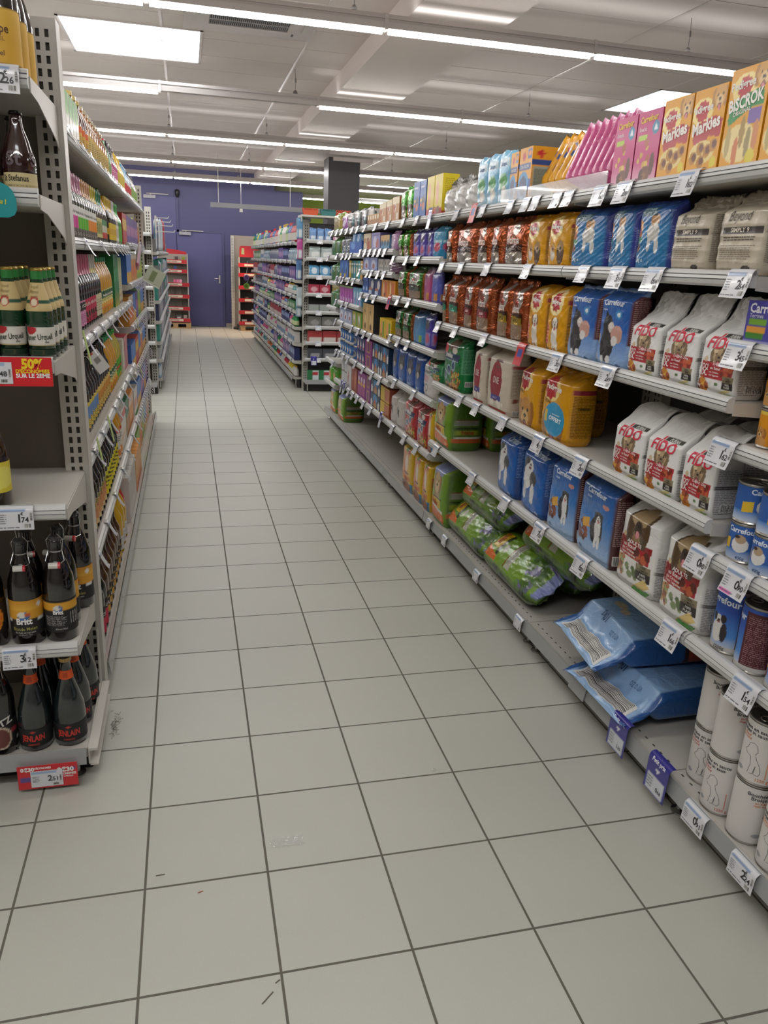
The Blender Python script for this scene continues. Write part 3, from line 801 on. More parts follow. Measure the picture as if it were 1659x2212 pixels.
# blue bags with standing dog
def bluedog(w, h, seed, side='4a2326', kg='4kg', tf=.86, lean=.25):
    a = w/h
    return bag('dog_food_bag', 'pet food bag', w, .09, h, '2b63ac', [('v', 0, .5, 'a9c4e2', '3f7cc4'), ('v', .5, 1, '3f7cc4', '1f4a90')]+sitting(.62, .56, .15, a)+[('e', .8, .72, .1, .03, 'c98c86'), ('k', .1, .2, .34, .42, 22, ['6b2f28', '8a4a35', '51221d'], .05, a), ('p', [(.22, .34), (.42, .38), (.4, .5), (.2, .45)], 'e5a72a'), ('r', .05, .86, .2, .875, 'bcd0e8')],
        [('Carrefour', .52, .80, .022, 'dfe8f2', {'b': .03}), (kg, .22, .08, .012, '33507c'), ('Adult', .33, .74, .01, 'dfe8f2')], side=[('l', .15, .3, .85, .85, 22, 'a88a85'), ('b', .2, .06, .8, .18, 12, True)], sbase=side, fin='plastic', tf=tf, lean=lean, nf=60, nt=84, seed=seed, e=4.5, amp=.006, flat=.15)
P3 = bluedog(.24, .34, 5)
for i, (y0, y1) in enumerate([(.815, 1.075), (1.085, 1.305)]):
    R(P3, y0, y1, .56, 'blue dog food bag showing a sitting black and white dog'+ordn(i, 2), 'blue bags with a sitting dog', hs=.95, tilt=.05 if i else -.03)
a = .25/.33
P4 = bag('dog_food_bag', 'pet food bag', .25, .13, .33, '2264b4', [('v', .5, 1, '2264b4', '143f86'), ('e', .35, .62, .2, .16, '27272b'), ('e', .45, .66, .12, .1, 'dcdcdc'), ('e', .38, .5, .17, .17, 'dcdcdc'), ('e', .6, .5, .12, .12, '27272b'), ('e', .3, .3, .07, .14, 'd0d0d2'), ('e', .62, .3, .08, .15, 'd8d8da'), ('e', .62, .2, .07, .04, 'e0e0e0'), ('e', .3, .2, .06, .035, 'e0e0e0'), ('e', .36, .73, .045, .045, '1a1a1c'), ('e', .46, .69, .03, .02, '151515'), ('e', .45, .645, .05, .02, '6b3038'), ('r', 0, .70, .07, .77, 'b9474f'), ('r', 0, .6, .07, .68, '2f8f7f'), ('r', 0, .5, .06, .57, 'd58c7a')],
    [('Carrefour', .66, .83, .02, 'cfdcec', {'b': .03}), ('4kg', .85, .06, .013, 'cfdcec')], side=[('l', .1, .35, .9, .85, 22, '5a7fc0')], sbase='173b7c', fin='plastic', tf=.8, lean=.35, nf=60, nt=84, seed=31, e=3.5, amp=.007, flat=.2)
for i, (y0, y1) in enumerate([(1.325, 1.6), (1.61, 1.86)]):
    R(P4, y0, y1, .56, 'blue dog food bag showing a lying black and white dog'+ordn(i, 2), 'blue bags with a lying dog', tilt=-.06)
# blue bags, small dog back to front
a = .2/.30
P5 = bag('cat_food_bag', 'pet food bag', .2, .09, .325, '2c62b0', [('v', 0, .45, '9dbbe0', '3a6fbe'), ('e', .4, .3, .22, .24, '2a2b30'), ('e', .38, .52, .15, .13, '26272b'), ('p', [(.26, .6), (.3, .7), (.4, .62)], '222327'), ('e', .5, .5, .09, .07, 'd8cfcb'), ('e', .68, .42, .17, .11, 'c99c90'), ('e', .62, .34, .09, .06, 'dedad8'), ('e', .3, .09, .06, .05, 'e2e2e2'), ('e', .5, .1, .07, .05, 'e2e2e2'), ('r', .03, .28, .1, .4, 'e5c02e'), ('e', .68, .66, .1, .055, '3c8fc9'), ('e', .68, .66, .05, .03, 'e2eef5')],
    [('Carrefour', .5, .76, .021, 'e6edf6', {'b': .03, 'arc': .004}), ('2kg', .82, .03, .012, '2c4878'), ('Complet', .22, .70, .008, 'dce6f4')],
    side=[('r', .1, .3, .9, .9, '5a2a2c'), ('l', .15, .33, .85, .85, 22, 'a07a7a'), ('b', .2, .05, .8, .14, 12, True)], sbase='88a8d4', fin='plastic', tf=.82, lean=.3, nf=60, nt=84, seed=14, e=4, amp=.007, flat=.12, topw=1.1)
for i, (y0, y1) in enumerate([(.89, 1.095), (1.1, 1.31)]):
    R(P5, y0, y1, 1.21, 'blue cat food bag with a black animal held by a hand'+ordn(i, 2), 'blue bags with a black animal', hs=.92)
a = .2/.21
P6 = bag('dog_food_bag', 'pet food bag', .2, .08, .245, '2a74a8', [('v', .55, 1, '2f7fb4', '2a3f86'), ('e', .55, .56, .17, .13, 'c9c7c3'), ('e', .45, .4, .05, .12, 'cfcfcb'), ('e', .66, .38, .06, .13, 'd5d5d2'), ('e', .58, .72, .12, .09, 'b98d63'), ('e', .62, .63, .06, .05, 'e2e0da'), ('p', [(0, .62), (.24, .58), (.2, .7), (0, .76)], 'd6963a'), ('r', 0, .5, .2, .6, 'b9714f'), ('p', [(.0, .40), (.26, .42), (.2, .5), (.0, .5)], '2f8f66'), ('e', .1, .34, .08, .06, '7a4a30'), ('r', .1, .78, .6, .9, '24505e')],
    [('1,5kg e', .2, .14, .014, 'dfe8ee'), ('PETIT CHIEN', .36, .85, .009, 'b7cdd6'), ('ADULTE', .34, .79, .009, 'b7cdd6')], side=[('l', .2, .2, .9, .6, 14, '8f96c8')], sbase='2b3a8e', fin='plastic', tf=.85, lean=.2, nf=60, nt=84, seed=17, e=3.2, amp=.006, flat=.12, topw=1.08)
for i, (y0, y1) in enumerate([(.752, .93), (.935, 1.098), (1.115, 1.355)]):
    R(P6, y0, y1, 1.512, 'small blue dog food bag with a white dog'+ordn(i, 3), 'small blue dog food bags', hs=.92, tilt=[.05, -.04, .06][i])
# yellow bags with rosette
def star(cx, cy, r, a, c='b3202c', n=9):
    pts = []
    for i in range(n*2):
        rr = r*(1 if i % 2 == 0 else .78); t = math.pi*i/n; pts.append((cx+rr*math.cos(t), cy+rr*a*math.sin(t)))
    return ('p', pts, c)
def ped(w, h, kind, seed, **k):
    a = w/h
    base = 'd79a12'
    if kind == 'small': ops = [('e', .42, .72, .3, .2, 'f0d789'), star(.42, .72, .2, a), ('e', .35, .24, .1, .11, 'dcd3c4'), ('e', .35, .36, .09, .07, 'b98d63'), ('e', .68, .27, .15, .2, '5b4636'), ('e', .68, .40, .13, .09, 'a98a5c'), ('e', .68, .35, .04, .03, '221c18'), ('e', .35, .34, .03, .02, '221c18'), ('r', .05, .36, .16, .56, 'e9d9a8'), ('l', .06, .37, .15, .55, 4, '5a4a33'), ('e', .12, .1, .1, .06, 'e9e0cf')]
    elif kind == 'jack': ops = [('e', .5, .72, .33, .19, 'f2dda0'), star(.5, .72, .24, a), ('e', .55, .24, .14, .17, 'e2ddd2'), ('e', .5, .08, .04, .07, 'e2ddd2'), ('e', .68, .09, .04, .08, 'e2ddd2')]+head(.55, .42, .14, a, 'e2ddd2', '8c5f3a', 'e8e4da')+[('r', .05, .12, .25, .42, 'e2897c'), ('l', .06, .14, .24, .4, 5, 'b3202c'), ('k', .04, .02, .3, .1, 10, ['4a3020'], .05, a)]
    else: ops = [('e', .36, .70, .3, .17, 'f0d98e'), star(.33, .72, .26, a)]+head(.5, .22, .3, a, 'c08a45', '9a6730', 'd9b47a')+[('e', .05, .3, .06, .04, 'f0dca0'), ('e', .05, .2, .06, .04, 'f0dca0'), ('e', .05, .1, .06, .04, 'f0dca0')]
    tx = [('Pedigree', .45 if kind != 'jack' else .5, .69, .02*w/.2*1.05, 'f1ece4', {'b': .03, 'rot': -3})]
    if kind == 'vital': tx.append(('VITAL', .27, .5, .014, '55421a', {'sx': .9}))
    if kind == 'offer': ops.append(('e', .55, .3, .34, .23, '2b95c4')); ops.append(('r', .24, .24, .33, .4, 'e8c43a')); tx += [('VITAL', .27, .5, .014, '55421a'), ('OFFERT', .6, .28, .016, 'f2f6f8', {'b': .03, 'rot': -4}), ('1 Abonnement', .6, .36, .007, 'f2f6f8')]
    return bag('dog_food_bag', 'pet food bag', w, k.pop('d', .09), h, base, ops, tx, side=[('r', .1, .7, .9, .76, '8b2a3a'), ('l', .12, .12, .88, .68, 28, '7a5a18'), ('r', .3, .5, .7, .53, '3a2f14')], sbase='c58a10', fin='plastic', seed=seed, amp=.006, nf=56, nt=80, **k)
P7 = ped(.19, .25, 'small', 41, tf=.84, lean=.25, e=3.5, flat=.15, topw=1.08)
for i, (y0, y1) in enumerate([(1.36, 1.55), (1.56, 1.745)]):
    R(P7, y0, y1, 1.512, 'small yellow dog food bag with two dogs, beside the copper bags'+ordn(i, 2), 'small yellow bags with two dogs', hs=.96)
P8 = ped(.18, .29, 'jack', 42, tf=.8, lean=.3, fold=.35, e=3.6, flat=.15, topw=1.15)
for i, (y0, y1) in enumerate([(1.318, 1.488), (1.493, 1.665)]):
    R(P8, y0, y1, 1.21, 'yellow dog food bag with a white terrier'+ordn(i, 2), 'yellow bags with a terrier', hs=.98)
P9 = ped(.21, .29, 'offer', 43, d=.12, tf=.8, lean=.5, e=4, flat=.25)
R(P9, 1.205, 1.46, .89, 'yellow dog food bag with a round blue offer sticker', hs=.95)
P10 = ped(.21, .29, 'vital', 44, d=.12, tf=.8, lean=.4, e=4, flat=.25)
R(P10, 1.475, 1.68, .89, 'yellow dog food bag with a golden retriever and no sticker', hs=.95)
P10.put(XRF+.22, 1.47, .89-SZ, 'R', 'yellow dog food bag in the second row behind the sticker bag', None)
# copper foil bags
def ultima(w, h, lab, labc, seed, base='a8532a', text='ultima', **k):
    a = w/h
    small = lab is None
    ops = [('v', .6, 1, base, base)]
    if small: ops += [('r', .08, .3, .92, .44, '3e2a22'), ('r', .08, .06, .92, .3, 'c9c2ba'), ('r', .08, .275, .92, .3, '8a7a70'), ('k', .2, .1, .8, .22, 5, ['9d958d'], .07, a), ('e', .6, .75, .15, .12, 'c9bdb2')]
    else: ops += [('r', .06, .3, .94, .46, '4b2a1e'), ('r', .06, .02, .94, .3, 'c2a58c'), ('r', .06, .28, .94, .3, labc), ('p', [(.14, .3), (.86, .3), (.88, .4), (.12, .42)], labc), ('e', .62, .8, .17, .15, 'c6c0be'), ('e', .7, .68, .14, .14, 'c6c0be'), ('e', .66, .82, .03, .02, '2b2220'), ('e', .5, .62, .1, .035, 'c33a2c')]
    tx = [(text, .5, .46 if small else .48, .036 if small else .034, 'ece6e0', {'b': .01, 'sx': .62 if w < .18 else .85})]
    if lab: tx.append((lab, .5, .335, .012, '3a2a22' if labc != 'a32634' else 'f0d8d4', {'sx': .7}))
    return bag('dog_food_bag', 'pet food bag', w, k.pop('d', .1), h, base, ops, tx, side=[('l', .2, .1, .8, .8, 12, '8a3f22')], sbase='b0603a', fin='foil', seed=seed, amp=.006, **k)
P11 = ultima(.2, .245, None, '', 51, tf=.82, lean=.15, e=3, flat=.2)
txt2 = [(1.75, 1.985), (1.995, 2.14), (2.155, 2.31), (2.32, 2.645), (2.66, 2.765)]
for i, (y0, y1) in enumerate(txt2):
    R(P11, y0, y1, 1.512, 'copper foil dog food bag with white label'+ordn(i, 5), 'copper foil bags on the upper shelf', hs=.97, tilt=[.04, -.05, .03, -.03, .05][i])
c = [('ADULT', 'c9a93a'), ('JUNIOR', 'a32634'), ('LIGHT', '3fae8c')]
spn = [[(1.69, 1.84), (1.85, 1.99)], [(2.06, 2.27), (2.285, 2.44)], [(2.49, 2.68), (2.69, 2.765)]]
for (lb, lc), sp2_, w_ in zip(c, spn, ('yellow', 'red', 'teal green')):
    pr = ultima(.16, .28, lb, lc, 52+len(w_), tf=.78, lean=.2, e=3.6, flat=.2)
    for i, (y0, y1) in enumerate(sp2_):
        R(pr, y0, y1, 1.21, 'tall copper foil dog food bag with a %s name patch' % w_+ordn(i, 2), 'copper bags with a %s patch' % w_, hs=.97)
# green foil bags in the cat section
P12 = ultima(.19, .22, 'Adult', '5f6f63', 60, base='2f7a2a', tf=.8, lean=.15, e=3.5, flat=.25, d=.14)
R(P12, 3.17, 3.5, 1.30, 'large dark green foil cat food bag, in front on the green shelf', None); R(P12, 3.54, 3.73, 1.30, 'dark green foil cat food bag behind its larger neighbour', None)
P13 = ultima(.19, .22, 'Lamb', '3f9d62', 61, base='1f6a34', tf=.8, lean=.1, e=5, flat=.3, d=.16)
for i, (y0, y1) in enumerate([(3.38, 3.55), (3.57, 3.74)]): R(P13, y0, y1, 1.05, 'green foil cat food bag with a large plain green side'+ordn(i, 2), 'green bags on the middle shelf')
P14 = ultima(.15, .21, None, '', 62, base='3a8f24', text='', tf=.8, lean=.2, e=3, flat=.15)
for i, (y0, y1) in enumerate([(3.5, 3.63), (3.64, 3.755)]): R(P14, y0, y1, 1.541, 'shiny green foil pouch with an orange band, under the top shelf'+ordn(i, 2), 'shiny green pouches')
# cat pouches violet / blue
def pouch(w, h, base, ops, seed, texts=(), cat='pet food pouch', fin='plastic', name='food_pouch', **k):
    return bag(name, cat, w, k.pop('d', .05), h, base, ops, texts, fin=fin, seed=seed, amp=k.pop('amp', .006), nf=18, ns=4, nt=26, tf=k.pop('tf', .8), lean=k.pop('lean', .3), e=3, flat=.1, **k)
P15 = pouch(.13, .21, '4a3fa0', [('v', .6, 1, '4a3fa0', '26264a'), ('e', .5, .65, .25, .14, '4b4a58'), ('r', .1, .1, .9, .45, '8583c4'), ('e', .55, .28, .25, .13, 'c4567c')], 70)
for i, (y0, y1) in enumerate([(3.0, 3.13), (3.14, 3.27), (3.28, 3.4)]): R(P15, y0, y1, 1.541, 'violet cat food pouch with a pink spot under the top shelf'+ordn(i, 3), 'violet pouches under the top shelf', tilt=.1*(i-1))
P16 = pouch(.12, .21, '2f86b4', [('v', .5, 1, '2f86b4', '5fb0d0'), ('e', .5, .35, .3, .14, 'b93a58'), ('r', .1, .48, .9, .56, 'b0d4e4')], 71, lean=.6)
R(P16, 2.85, 2.99, 1.541, 'turquoise pouch with a dark red spot leaning beside the copper bags', tilt=.15)
P17 = pouch(.12, .21, 'b04f86', [('v', .6, 1, 'b04f86', '4c4a5c'), ('r', .45, .1, .9, .3, 'c98a3a')], 72)
R(P17, 3.0, 3.145, 1.30, 'pink cat food pouch with an orange corner beside the green bags')
P18 = pouch(.12, .21, '5a62b8', [('v', .6, 1, '5a62b8', '4c4a5c'), ('r', .45, .1, .9, .3, 'c98a3a')], 73)
R(P18, 2.85, 2.99, 1.30, 'lavender blue cat food pouch with an orange corner beside the copper bags')
P19 = pouch(.2, .21, '4f8fc4', [('v', .4, 1, '4f8fc4', '2a3a5c'), ('r', .05, .0, .95, .08, '2c5f9a'), ('r', .7, .1, .95, .3, '8ab04a')], 74, d=.08)
R(P19, 3.1, 3.33, 1.05, 'sky blue cat food pouch with a dark top, beside the green bags')
R(P15, 2.93, 3.07, 1.05, 'violet pouch with a pink spot, next to the sky blue pouch')
P20 = bag('cat_food_bag', 'pet food bag', .18, .07, .25, '2659a8', [('v', .55, 1, '2659a8', '1d3f80'), ('e', .5, .55, .3, .2, '3a3a42'), ('e', .5, .62, .2, .1, '55555e'), ('p', [(.28, .7), (.32, .84), (.45, .74)], '333339'), ('p', [(.72, .7), (.68, .84), (.55, .74)], '333339'), ('e', .5, .44, .14, .08, 'b9b4b0'), ('e', .36, .06, .3, .05, '9db6d8')], [('Carrefour', .5, .88, .009, 'b9cbe4')], fin='plastic', seed=75, tf=.85, lean=.2, e=3.2, flat=.15, amp=.006, nf=24, nt=30, sbase='1f4c94')
for i, (y0, y1) in enumerate([(3.065, 3.21), (3.22, 3.41), (3.42, 3.61), (3.62, 3.755)]): R(P20, y0, y1, .778, 'blue cat food bag with a grey cat face'+ordn(i, 4), 'blue cat face bags', hs=.98, tilt=.08)
P21 = bag('cat_food_bag', 'pet food bag', .18, .08, .25, 'cfccca', [('r', .1, .4, .5, .55, 'c9a0a6'), ('e', .4, .25, .13, .1, '6b6866'), ('e', .4, .25, .08, .06, 'dddad8')], [('TRITION', .4, .62, .014, '3b3a3c')], fin='plastic', seed=76, tf=.8, lean=.3, e=3, amp=.007)
R(P21, 2.80, 3.05, .778, 'white cat food bag tucked behind the green lettered bags')
# green bags with banner
def brek(w, h, base, seed, st='Brekkies', d=.09):
    a = w/h
    return bag('dog_food_bag', 'pet food bag', w, d, h, base, [('p', [(0, .56), (.86, .53), (.95, .68), (0, .68)], '1c2f5c'), ('r', 0, .545, .85, .56, 'a9c4b4'), ('e', .12, .75, .2, .1, 'd6352c'), ('e', .55, .84, .2, .12, '6b4a3a'), ('e', .65, .74, .13, .06, 'd8cfc4'), ('e', .62, .46, .1, .1*a, '9dbccc'), ('e', .62, .46, .07, .07*a, '1f3f70'), ('e', .4, .36, .1, .1*a, '9dbccc'), ('e', .4, .36, .07, .07*a, '1f3f70'), ('e', .2, .26, .1, .1*a, '9dbccc'), ('e', .2, .26, .07, .07*a, '1f3f70'),
        ('k', .5, .02, .98, .34, 60, ['c98a2a', '8f3a1e', '5a8f2a', 'd2b040'], .035, a), ('k', .25, .0, .9, .12, 40, ['c98a2a', '6b3a1e'], .035, a)],
        [(st, .4, .6, .026, 'e9e9ea', {'b': .03, 'sx': .85})], side=[('r', .1, .35, .9, .8, '5f9f7c' if base == '12763c' else 'b05060'), ('l', .15, .36, .85, .78, 16, '1b6a3a' if base == '12763c' else '7a1f2c'), ('b', .3, .12, .8, .22, 9, True)], sbase=base, fin='plastic', seed=seed, tf=.82, lean=.35, e=3.4, flat=.18, amp=.007, nf=56, nt=80)
P22 = brek(.3, .29, '12763c', 80)
for i, (y0, y1) in enumerate([(2.385, 2.70), (2.71, 2.985)]): R(P22, y0, y1, .89, 'green dog food bag with a navy name banner'+ordn(i, 2), 'green bags with a navy banner', hs=.98)
P22.put(XRF+.17, 2.27, .89-SZ, 'R', 'green dog food bag standing crosswise behind the cream bag', None, tilt=.5, sc=(.8, 1, .9))
P23 = brek(.22, .24, 'b5222f', 81)
for i, (y0, y1) in enumerate([(2.9, 3.13), (3.14, 3.42)]): R(P23, y0, y1, .475, 'red dog food bag with a navy name banner'+ordn(i, 2), 'red bags with a navy banner', hs=1.0, dz=-SZ)
# cream bags with maroon oval
a = .25/.29
P24 = bag('dog_food_bag', 'pet food bag', .25, .11, .285, 'c9bfae', [('e', .45, .5, .24, .32, '8e1f30'), ('e', .52, .83, .16, .02, '5f3a3a'), ('r', .28, .2, .68, .28, '3b3f8c'), ('k', .2, .1, .75, .17, 6, ['e6dfd2'], .05, a), ('r', .1, .03, .9, .07, 'b5392c')],
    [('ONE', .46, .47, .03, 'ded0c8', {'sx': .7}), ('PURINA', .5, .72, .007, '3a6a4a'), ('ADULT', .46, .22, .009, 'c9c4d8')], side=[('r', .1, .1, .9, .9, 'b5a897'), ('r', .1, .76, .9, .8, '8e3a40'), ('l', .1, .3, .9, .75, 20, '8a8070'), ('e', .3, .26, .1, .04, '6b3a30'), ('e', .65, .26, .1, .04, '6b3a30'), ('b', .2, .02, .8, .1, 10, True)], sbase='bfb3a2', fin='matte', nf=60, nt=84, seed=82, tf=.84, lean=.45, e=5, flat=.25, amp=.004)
R(P24, 1.76, 2.04, .89, 'cream dog food bag with a maroon oval and dark blue strip, nearer one', 'cream bags with a maroon oval'); R(P24, 2.055, 2.225, .89, 'cream dog food bag with a maroon oval, half hidden farther one', 'cream bags with a maroon oval', hs=1.04)
# big green bags with a puppy
a = .3/.34
P25 = bag('dog_food_bag', 'pet food bag', .24, .2, .36, '6f9a2a', [('v', .5, 1, '6f9a2a', '86a63c'), ('p', [(.1, .98), (.2, .82), (.5, .74), (.8, .84), (.95, 1)], '8a96c4'), ('e', .5, .5, .16, .16, 'a98a5c')]+head(.5, .68, .2, a, 'bf9a62', '8f6a3a', 'd2b483', False)+[('r', .1, .28, .75, .42, 'd7b024'), ('r', .3, .42, .8, .45, '2c2a1c'), ('p', [(.0, .12), (.92, .04), (.97, .12), (.9, .2), (0, .3)], 'd86a24'), ('p', [(.0, .3), (.9, .2), (.9, .25), (0, .35)], 'd8d6cc'), ('e', .83, .12, .06, .04, 'e6a070')],
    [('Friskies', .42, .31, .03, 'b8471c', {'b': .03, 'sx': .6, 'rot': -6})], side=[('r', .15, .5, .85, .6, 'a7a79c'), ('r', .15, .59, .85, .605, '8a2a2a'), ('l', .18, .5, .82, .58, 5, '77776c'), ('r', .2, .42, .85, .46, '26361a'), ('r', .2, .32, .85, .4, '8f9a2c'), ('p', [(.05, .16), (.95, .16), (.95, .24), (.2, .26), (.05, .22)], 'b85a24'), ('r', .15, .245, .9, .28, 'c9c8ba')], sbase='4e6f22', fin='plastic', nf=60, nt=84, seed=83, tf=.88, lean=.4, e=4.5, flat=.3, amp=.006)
def sidetext(pr, st, t, h, col):
    w = pr.d
    class SS:
        def __init__(s): s.w, s.h = pr.d, pr.h
        def front(s, S, Tt, off=0.):
            S = np.asarray(S); Tt = np.asarray(Tt); return np.stack([np.full_like(S, pr.w/2*1.0+off+.002), (S-.5)*pr.d, Tt*pr.h], 1)
    lettering(SS(), [(st, .52, t, h, col, {'b': .03, 'sx': .62})], pr.o)
sidetext(P25, 'Friskies', .33, .026, '9a3f1c')
R(P25, 2.50, 2.79, .56, 'large green dog food bag with a lilac top window, in front of its row'); P25.put(XRF+.345, 2.60, .56-SZ, 'R', 'large green dog food bag standing behind the front one', None, sc=(1, 1, .78))
P25.put(XRF+.12, 2.62, .125-SZ, 'R', 'large green dog food bag with a lilac top standing on the bottom shelf', None, sc=(1, 1, .95))
for i, y in enumerate((5.95, 5.55)):
    P25.put(XRF+.12, y, .125-SZ, 'R', ['large green bag on the bottom shelf at the far end of the right-hand shelving', 'large green bag on the bottom shelf, second from the far end'][i], None, sc=(1.15, 1, .66))
# lying green bags
PL = bag('dog_food_bag', 'pet food bag', .22, .13, .54, '77a02c', [('v', .0, .2, '6f932c', '77a02c'), ('v', .82, .9, '5c8030', '6f6c94'), ('r', 0, .93, 1, 1, '8a94c8'), ('k', 0, .72, 1, .9, 26, ['3f6420', '54782c', '6f6c94', '5a8a2c'], .1, .46), ('p', [(.1, .42), (.9, .44), (.9, .53), (.1, .5)], 'bdbcae'), ('r', .1, .405, .9, .42, '8a2a2a'), ('l', .14, .44, .86, .49, 3, '84847a'), ('r', .1, .07, .6, .2, 'd7b024'), ('r', .1, .2, .75, .24, '26361a'), ('p', [(.62, .02), (1, .02), (1, .25), (.8, .25)], 'd86a24'), ('e', .5, .3, .1, .03, 'c9c8ba')],
    [('Friskies', .35, .1, .03, 'a8431c', {'b': .03, 'sx': .6, 'rot': 8})], sbase='4a6a24', side=[('k', 0, .3, 1, 1, 50, ['2c4418', '54782c', '3f4058', '1f2a1c'], .12, .5)], fin='plastic', nf=60, nt=84, seed=84, tf=.86, lean=0., e=2.4, flat=.12, amp=.008, topw=.75)
def lying(pr, x, y, z, label, yaw=0., roll=0., pitch=0., group=None):
    """length along the shelf, top end towards the camera, front turned to the aisle"""
    m = Matrix.Rotation(yaw, 3, 'Z') @ Matrix.Rotation(pitch, 3, 'X') @ Matrix.Rotation(roll, 3, 'Y') @ Matrix(((0., 1., 0.), (0., 0., -1.), (-1., 0., 0.)))
    return pr.put(x, y, z, m.to_euler(), label, group)
G_ = 'green bags lying on the bottom shelf'
lying(PL, XRF+.13, 1.93, .218, 'green dog food bag lying in front on the bottom shelf, lilac end towards the camera', roll=.85)
lying(PL, XRF+.22, 1.72, .385, 'green dog food bag lying slanted on top of the front one', yaw=.06, roll=.9, pitch=.04)
lying(PL, XRF+.13, 2.48, .216, 'green dog food bag lying beneath, farther along the bottom shelf', roll=.8)
lying(PL, XRF+.17, 2.40, .380, 'green dog food bag lying uppermost, nearest the standing green bag', yaw=.03, roll=.9)
lying(PL, XRF+.345, 2.0, .22, 'green dog food bag lying in the second row, darker in the shade', roll=.9)
# lying blue bags
PB = bag('dog_food_bag', 'pet food bag', .37, .115, .50, '7ea6d8', [('v', 0, .5, '3d6fae', '7ea6d8'), ('v', .5, 1, '86add9', '9fc0e6'), ('b', .06, .84, .94, .975, 9, False), ('e', .7, .58, .12, .03, 'c9b79c'), ('e', .55, .6, .06, .03, 'c9b79c')],
    [('VIT O ZO', .3, .76, .010, '4a6a98'), ('10kg', .58, .72, .02, '2f4c7c', {'sh': .2})], side=[('b', .15, .5, .85, .68, 7, False), ('p', [(.1, .1), (.95, .1), (.95, .38), (.1, .36)], '3a2024'), ('r', .3, .2, .8, .34, '9a452c'), ('r', .05, .0, .95, .05, '1c3c70')], sbase='2a5796', fin='plastic', seed=90, tf=.72, tp=.1, lean=.3, e=4.5, flat=.1, amp=.007, nf=50, nt=96, ns=20)
def lyingx(pr, x, y, z, label, yaw=0., pitch=0.):
    """front face up, top end towards the aisle"""
    m = Matrix.Rotation(yaw, 3, 'Z') @ Matrix.Rotation(pitch, 3, 'Y') @ Matrix(((0., 0., -1.), (1., 0., 0.), (0., -1., 0.)))
    return pr.put(x, y, z, m.to_euler(), label, None)
lyingx(PB, XRF+.455, .74, .190, 'blue bag with grey bar stripes lying lowest on the bottom shelf', yaw=.06)
lyingx(PB, XRF+.45, .83, .322, 'blue bag with grey bar stripes lying on top of the lower blue bag', yaw=-.08, pitch=-.05)
# yellow upright bags on the base
a = .19/.3
P26 = bag('cat_food_bag', 'pet food bag', .19, .1, .30, 'd9b21c', [('r', 0, 0, 1, .2, '2a86b4'), ('e', .5, .1, .36, .12, '8a4a30'), ('k', .2, .02, .8, .2, 24, ['b0683a', '6b3320'], .06, a), ('p', [(.1, .28), (.6, .28), (.7, .85), (.1, .85)], 'd98a5a'), ('e', .5, .6, .13, .18, 'e6d2c4'), ('r', .15, .22, .85, .34, 'cf7a2a'), ('r', .3, .36, .7, .4, '3a3424'), ('e', .7, .85, .1, .05, 'b8432c'), ('e', .5, .88, .1, .05, '5f8a3a')], [('Friskies', .5, .24, .018, 'a8431c', {'b': .03, 'sx': .6})], side=[('r', .2, .5, .8, .7, 'b04a4a'), ('l', .15, .25, .85, .65, 12, 'a88a1c')], sbase='cfa414', fin='plastic', nf=44, nt=64, seed=91, tf=.88, lean=.5, e=4.5, flat=.3, amp=.004)
for i, (y0, y1) in enumerate([(2.785, 2.93), (2.94, 3.13), (3.14, 3.40)]): R(P26, y0, y1, .125, 'yellow cat food bag with a blue foot on the bottom shelf'+ordn(i, 3), 'yellow bags on the bottom shelf')
R(P26, 2.79, 2.885, .475, 'yellow cat food bag squeezed between red bags and the large green bag', hs=.85)
# crumpled white bags
P27 = bag('dog_food_bag', 'pet food bag', .24, .1, .25, 'c7c4c0', [('e', .3, .45, .09, .14, '3a383a'), ('e', .45, .4, .07, .12, '4a484a'), ('e', .35, .58, .05, .04, '2c2a2c'), ('e', .3, .33, .05, .05, 'c7c4c0')], fin='matte', seed=92, tf=.75, lean=.5, e=2.8, amp=.012, flat=.15)
for i, (y0, y1) in enumerate([(3.43, 3.6), (3.61, 3.755)]): R(P27, y0, y1, .475, 'crumpled white bag with a black drawing, beside the red bags'+ordn(i, 2), 'crumpled white bags', hs=.95)
# cream kraft bags
a = .2/.25
P28 = bag('dog_food_bag', 'pet food bag', .2, .1, .27, 'bdb3a0', [('v', .8, 1, 'b3a996', '7a6f60'), ('r', .12, .48, .95, .57, '3c3634'), ('l', .18, .4, .9, .46, 2, '5a5248'), ('l', .12, .18, .9, .36, 7, '8a8070'), ('e', .72, .08, .09, .035, '3a3330'), ('e', .66, .06, .02, .04, '3a3330'), ('e', .78, .06, .02, .04, '3a3330'), ('e', .04, .55, .06, .2, 'a0978a')],
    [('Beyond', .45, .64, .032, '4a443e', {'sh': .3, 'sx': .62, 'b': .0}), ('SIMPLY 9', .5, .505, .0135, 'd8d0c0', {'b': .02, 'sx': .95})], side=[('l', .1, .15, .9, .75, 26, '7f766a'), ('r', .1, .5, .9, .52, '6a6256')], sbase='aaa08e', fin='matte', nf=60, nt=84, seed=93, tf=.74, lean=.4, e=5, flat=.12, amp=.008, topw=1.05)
for i, (y0, y1) in enumerate([(.352, .545), (.56, .745)]): R(P28, y0, y1, 1.512, 'cream paper dog food bag with handwritten name and dark band'+ordn(i, 2), 'cream paper bags')
P28.put(XRF+.14, .22, 1.512-SZ, 'R', 'cream paper dog food bag in the unit with the cans, cut by the picture edge', None)

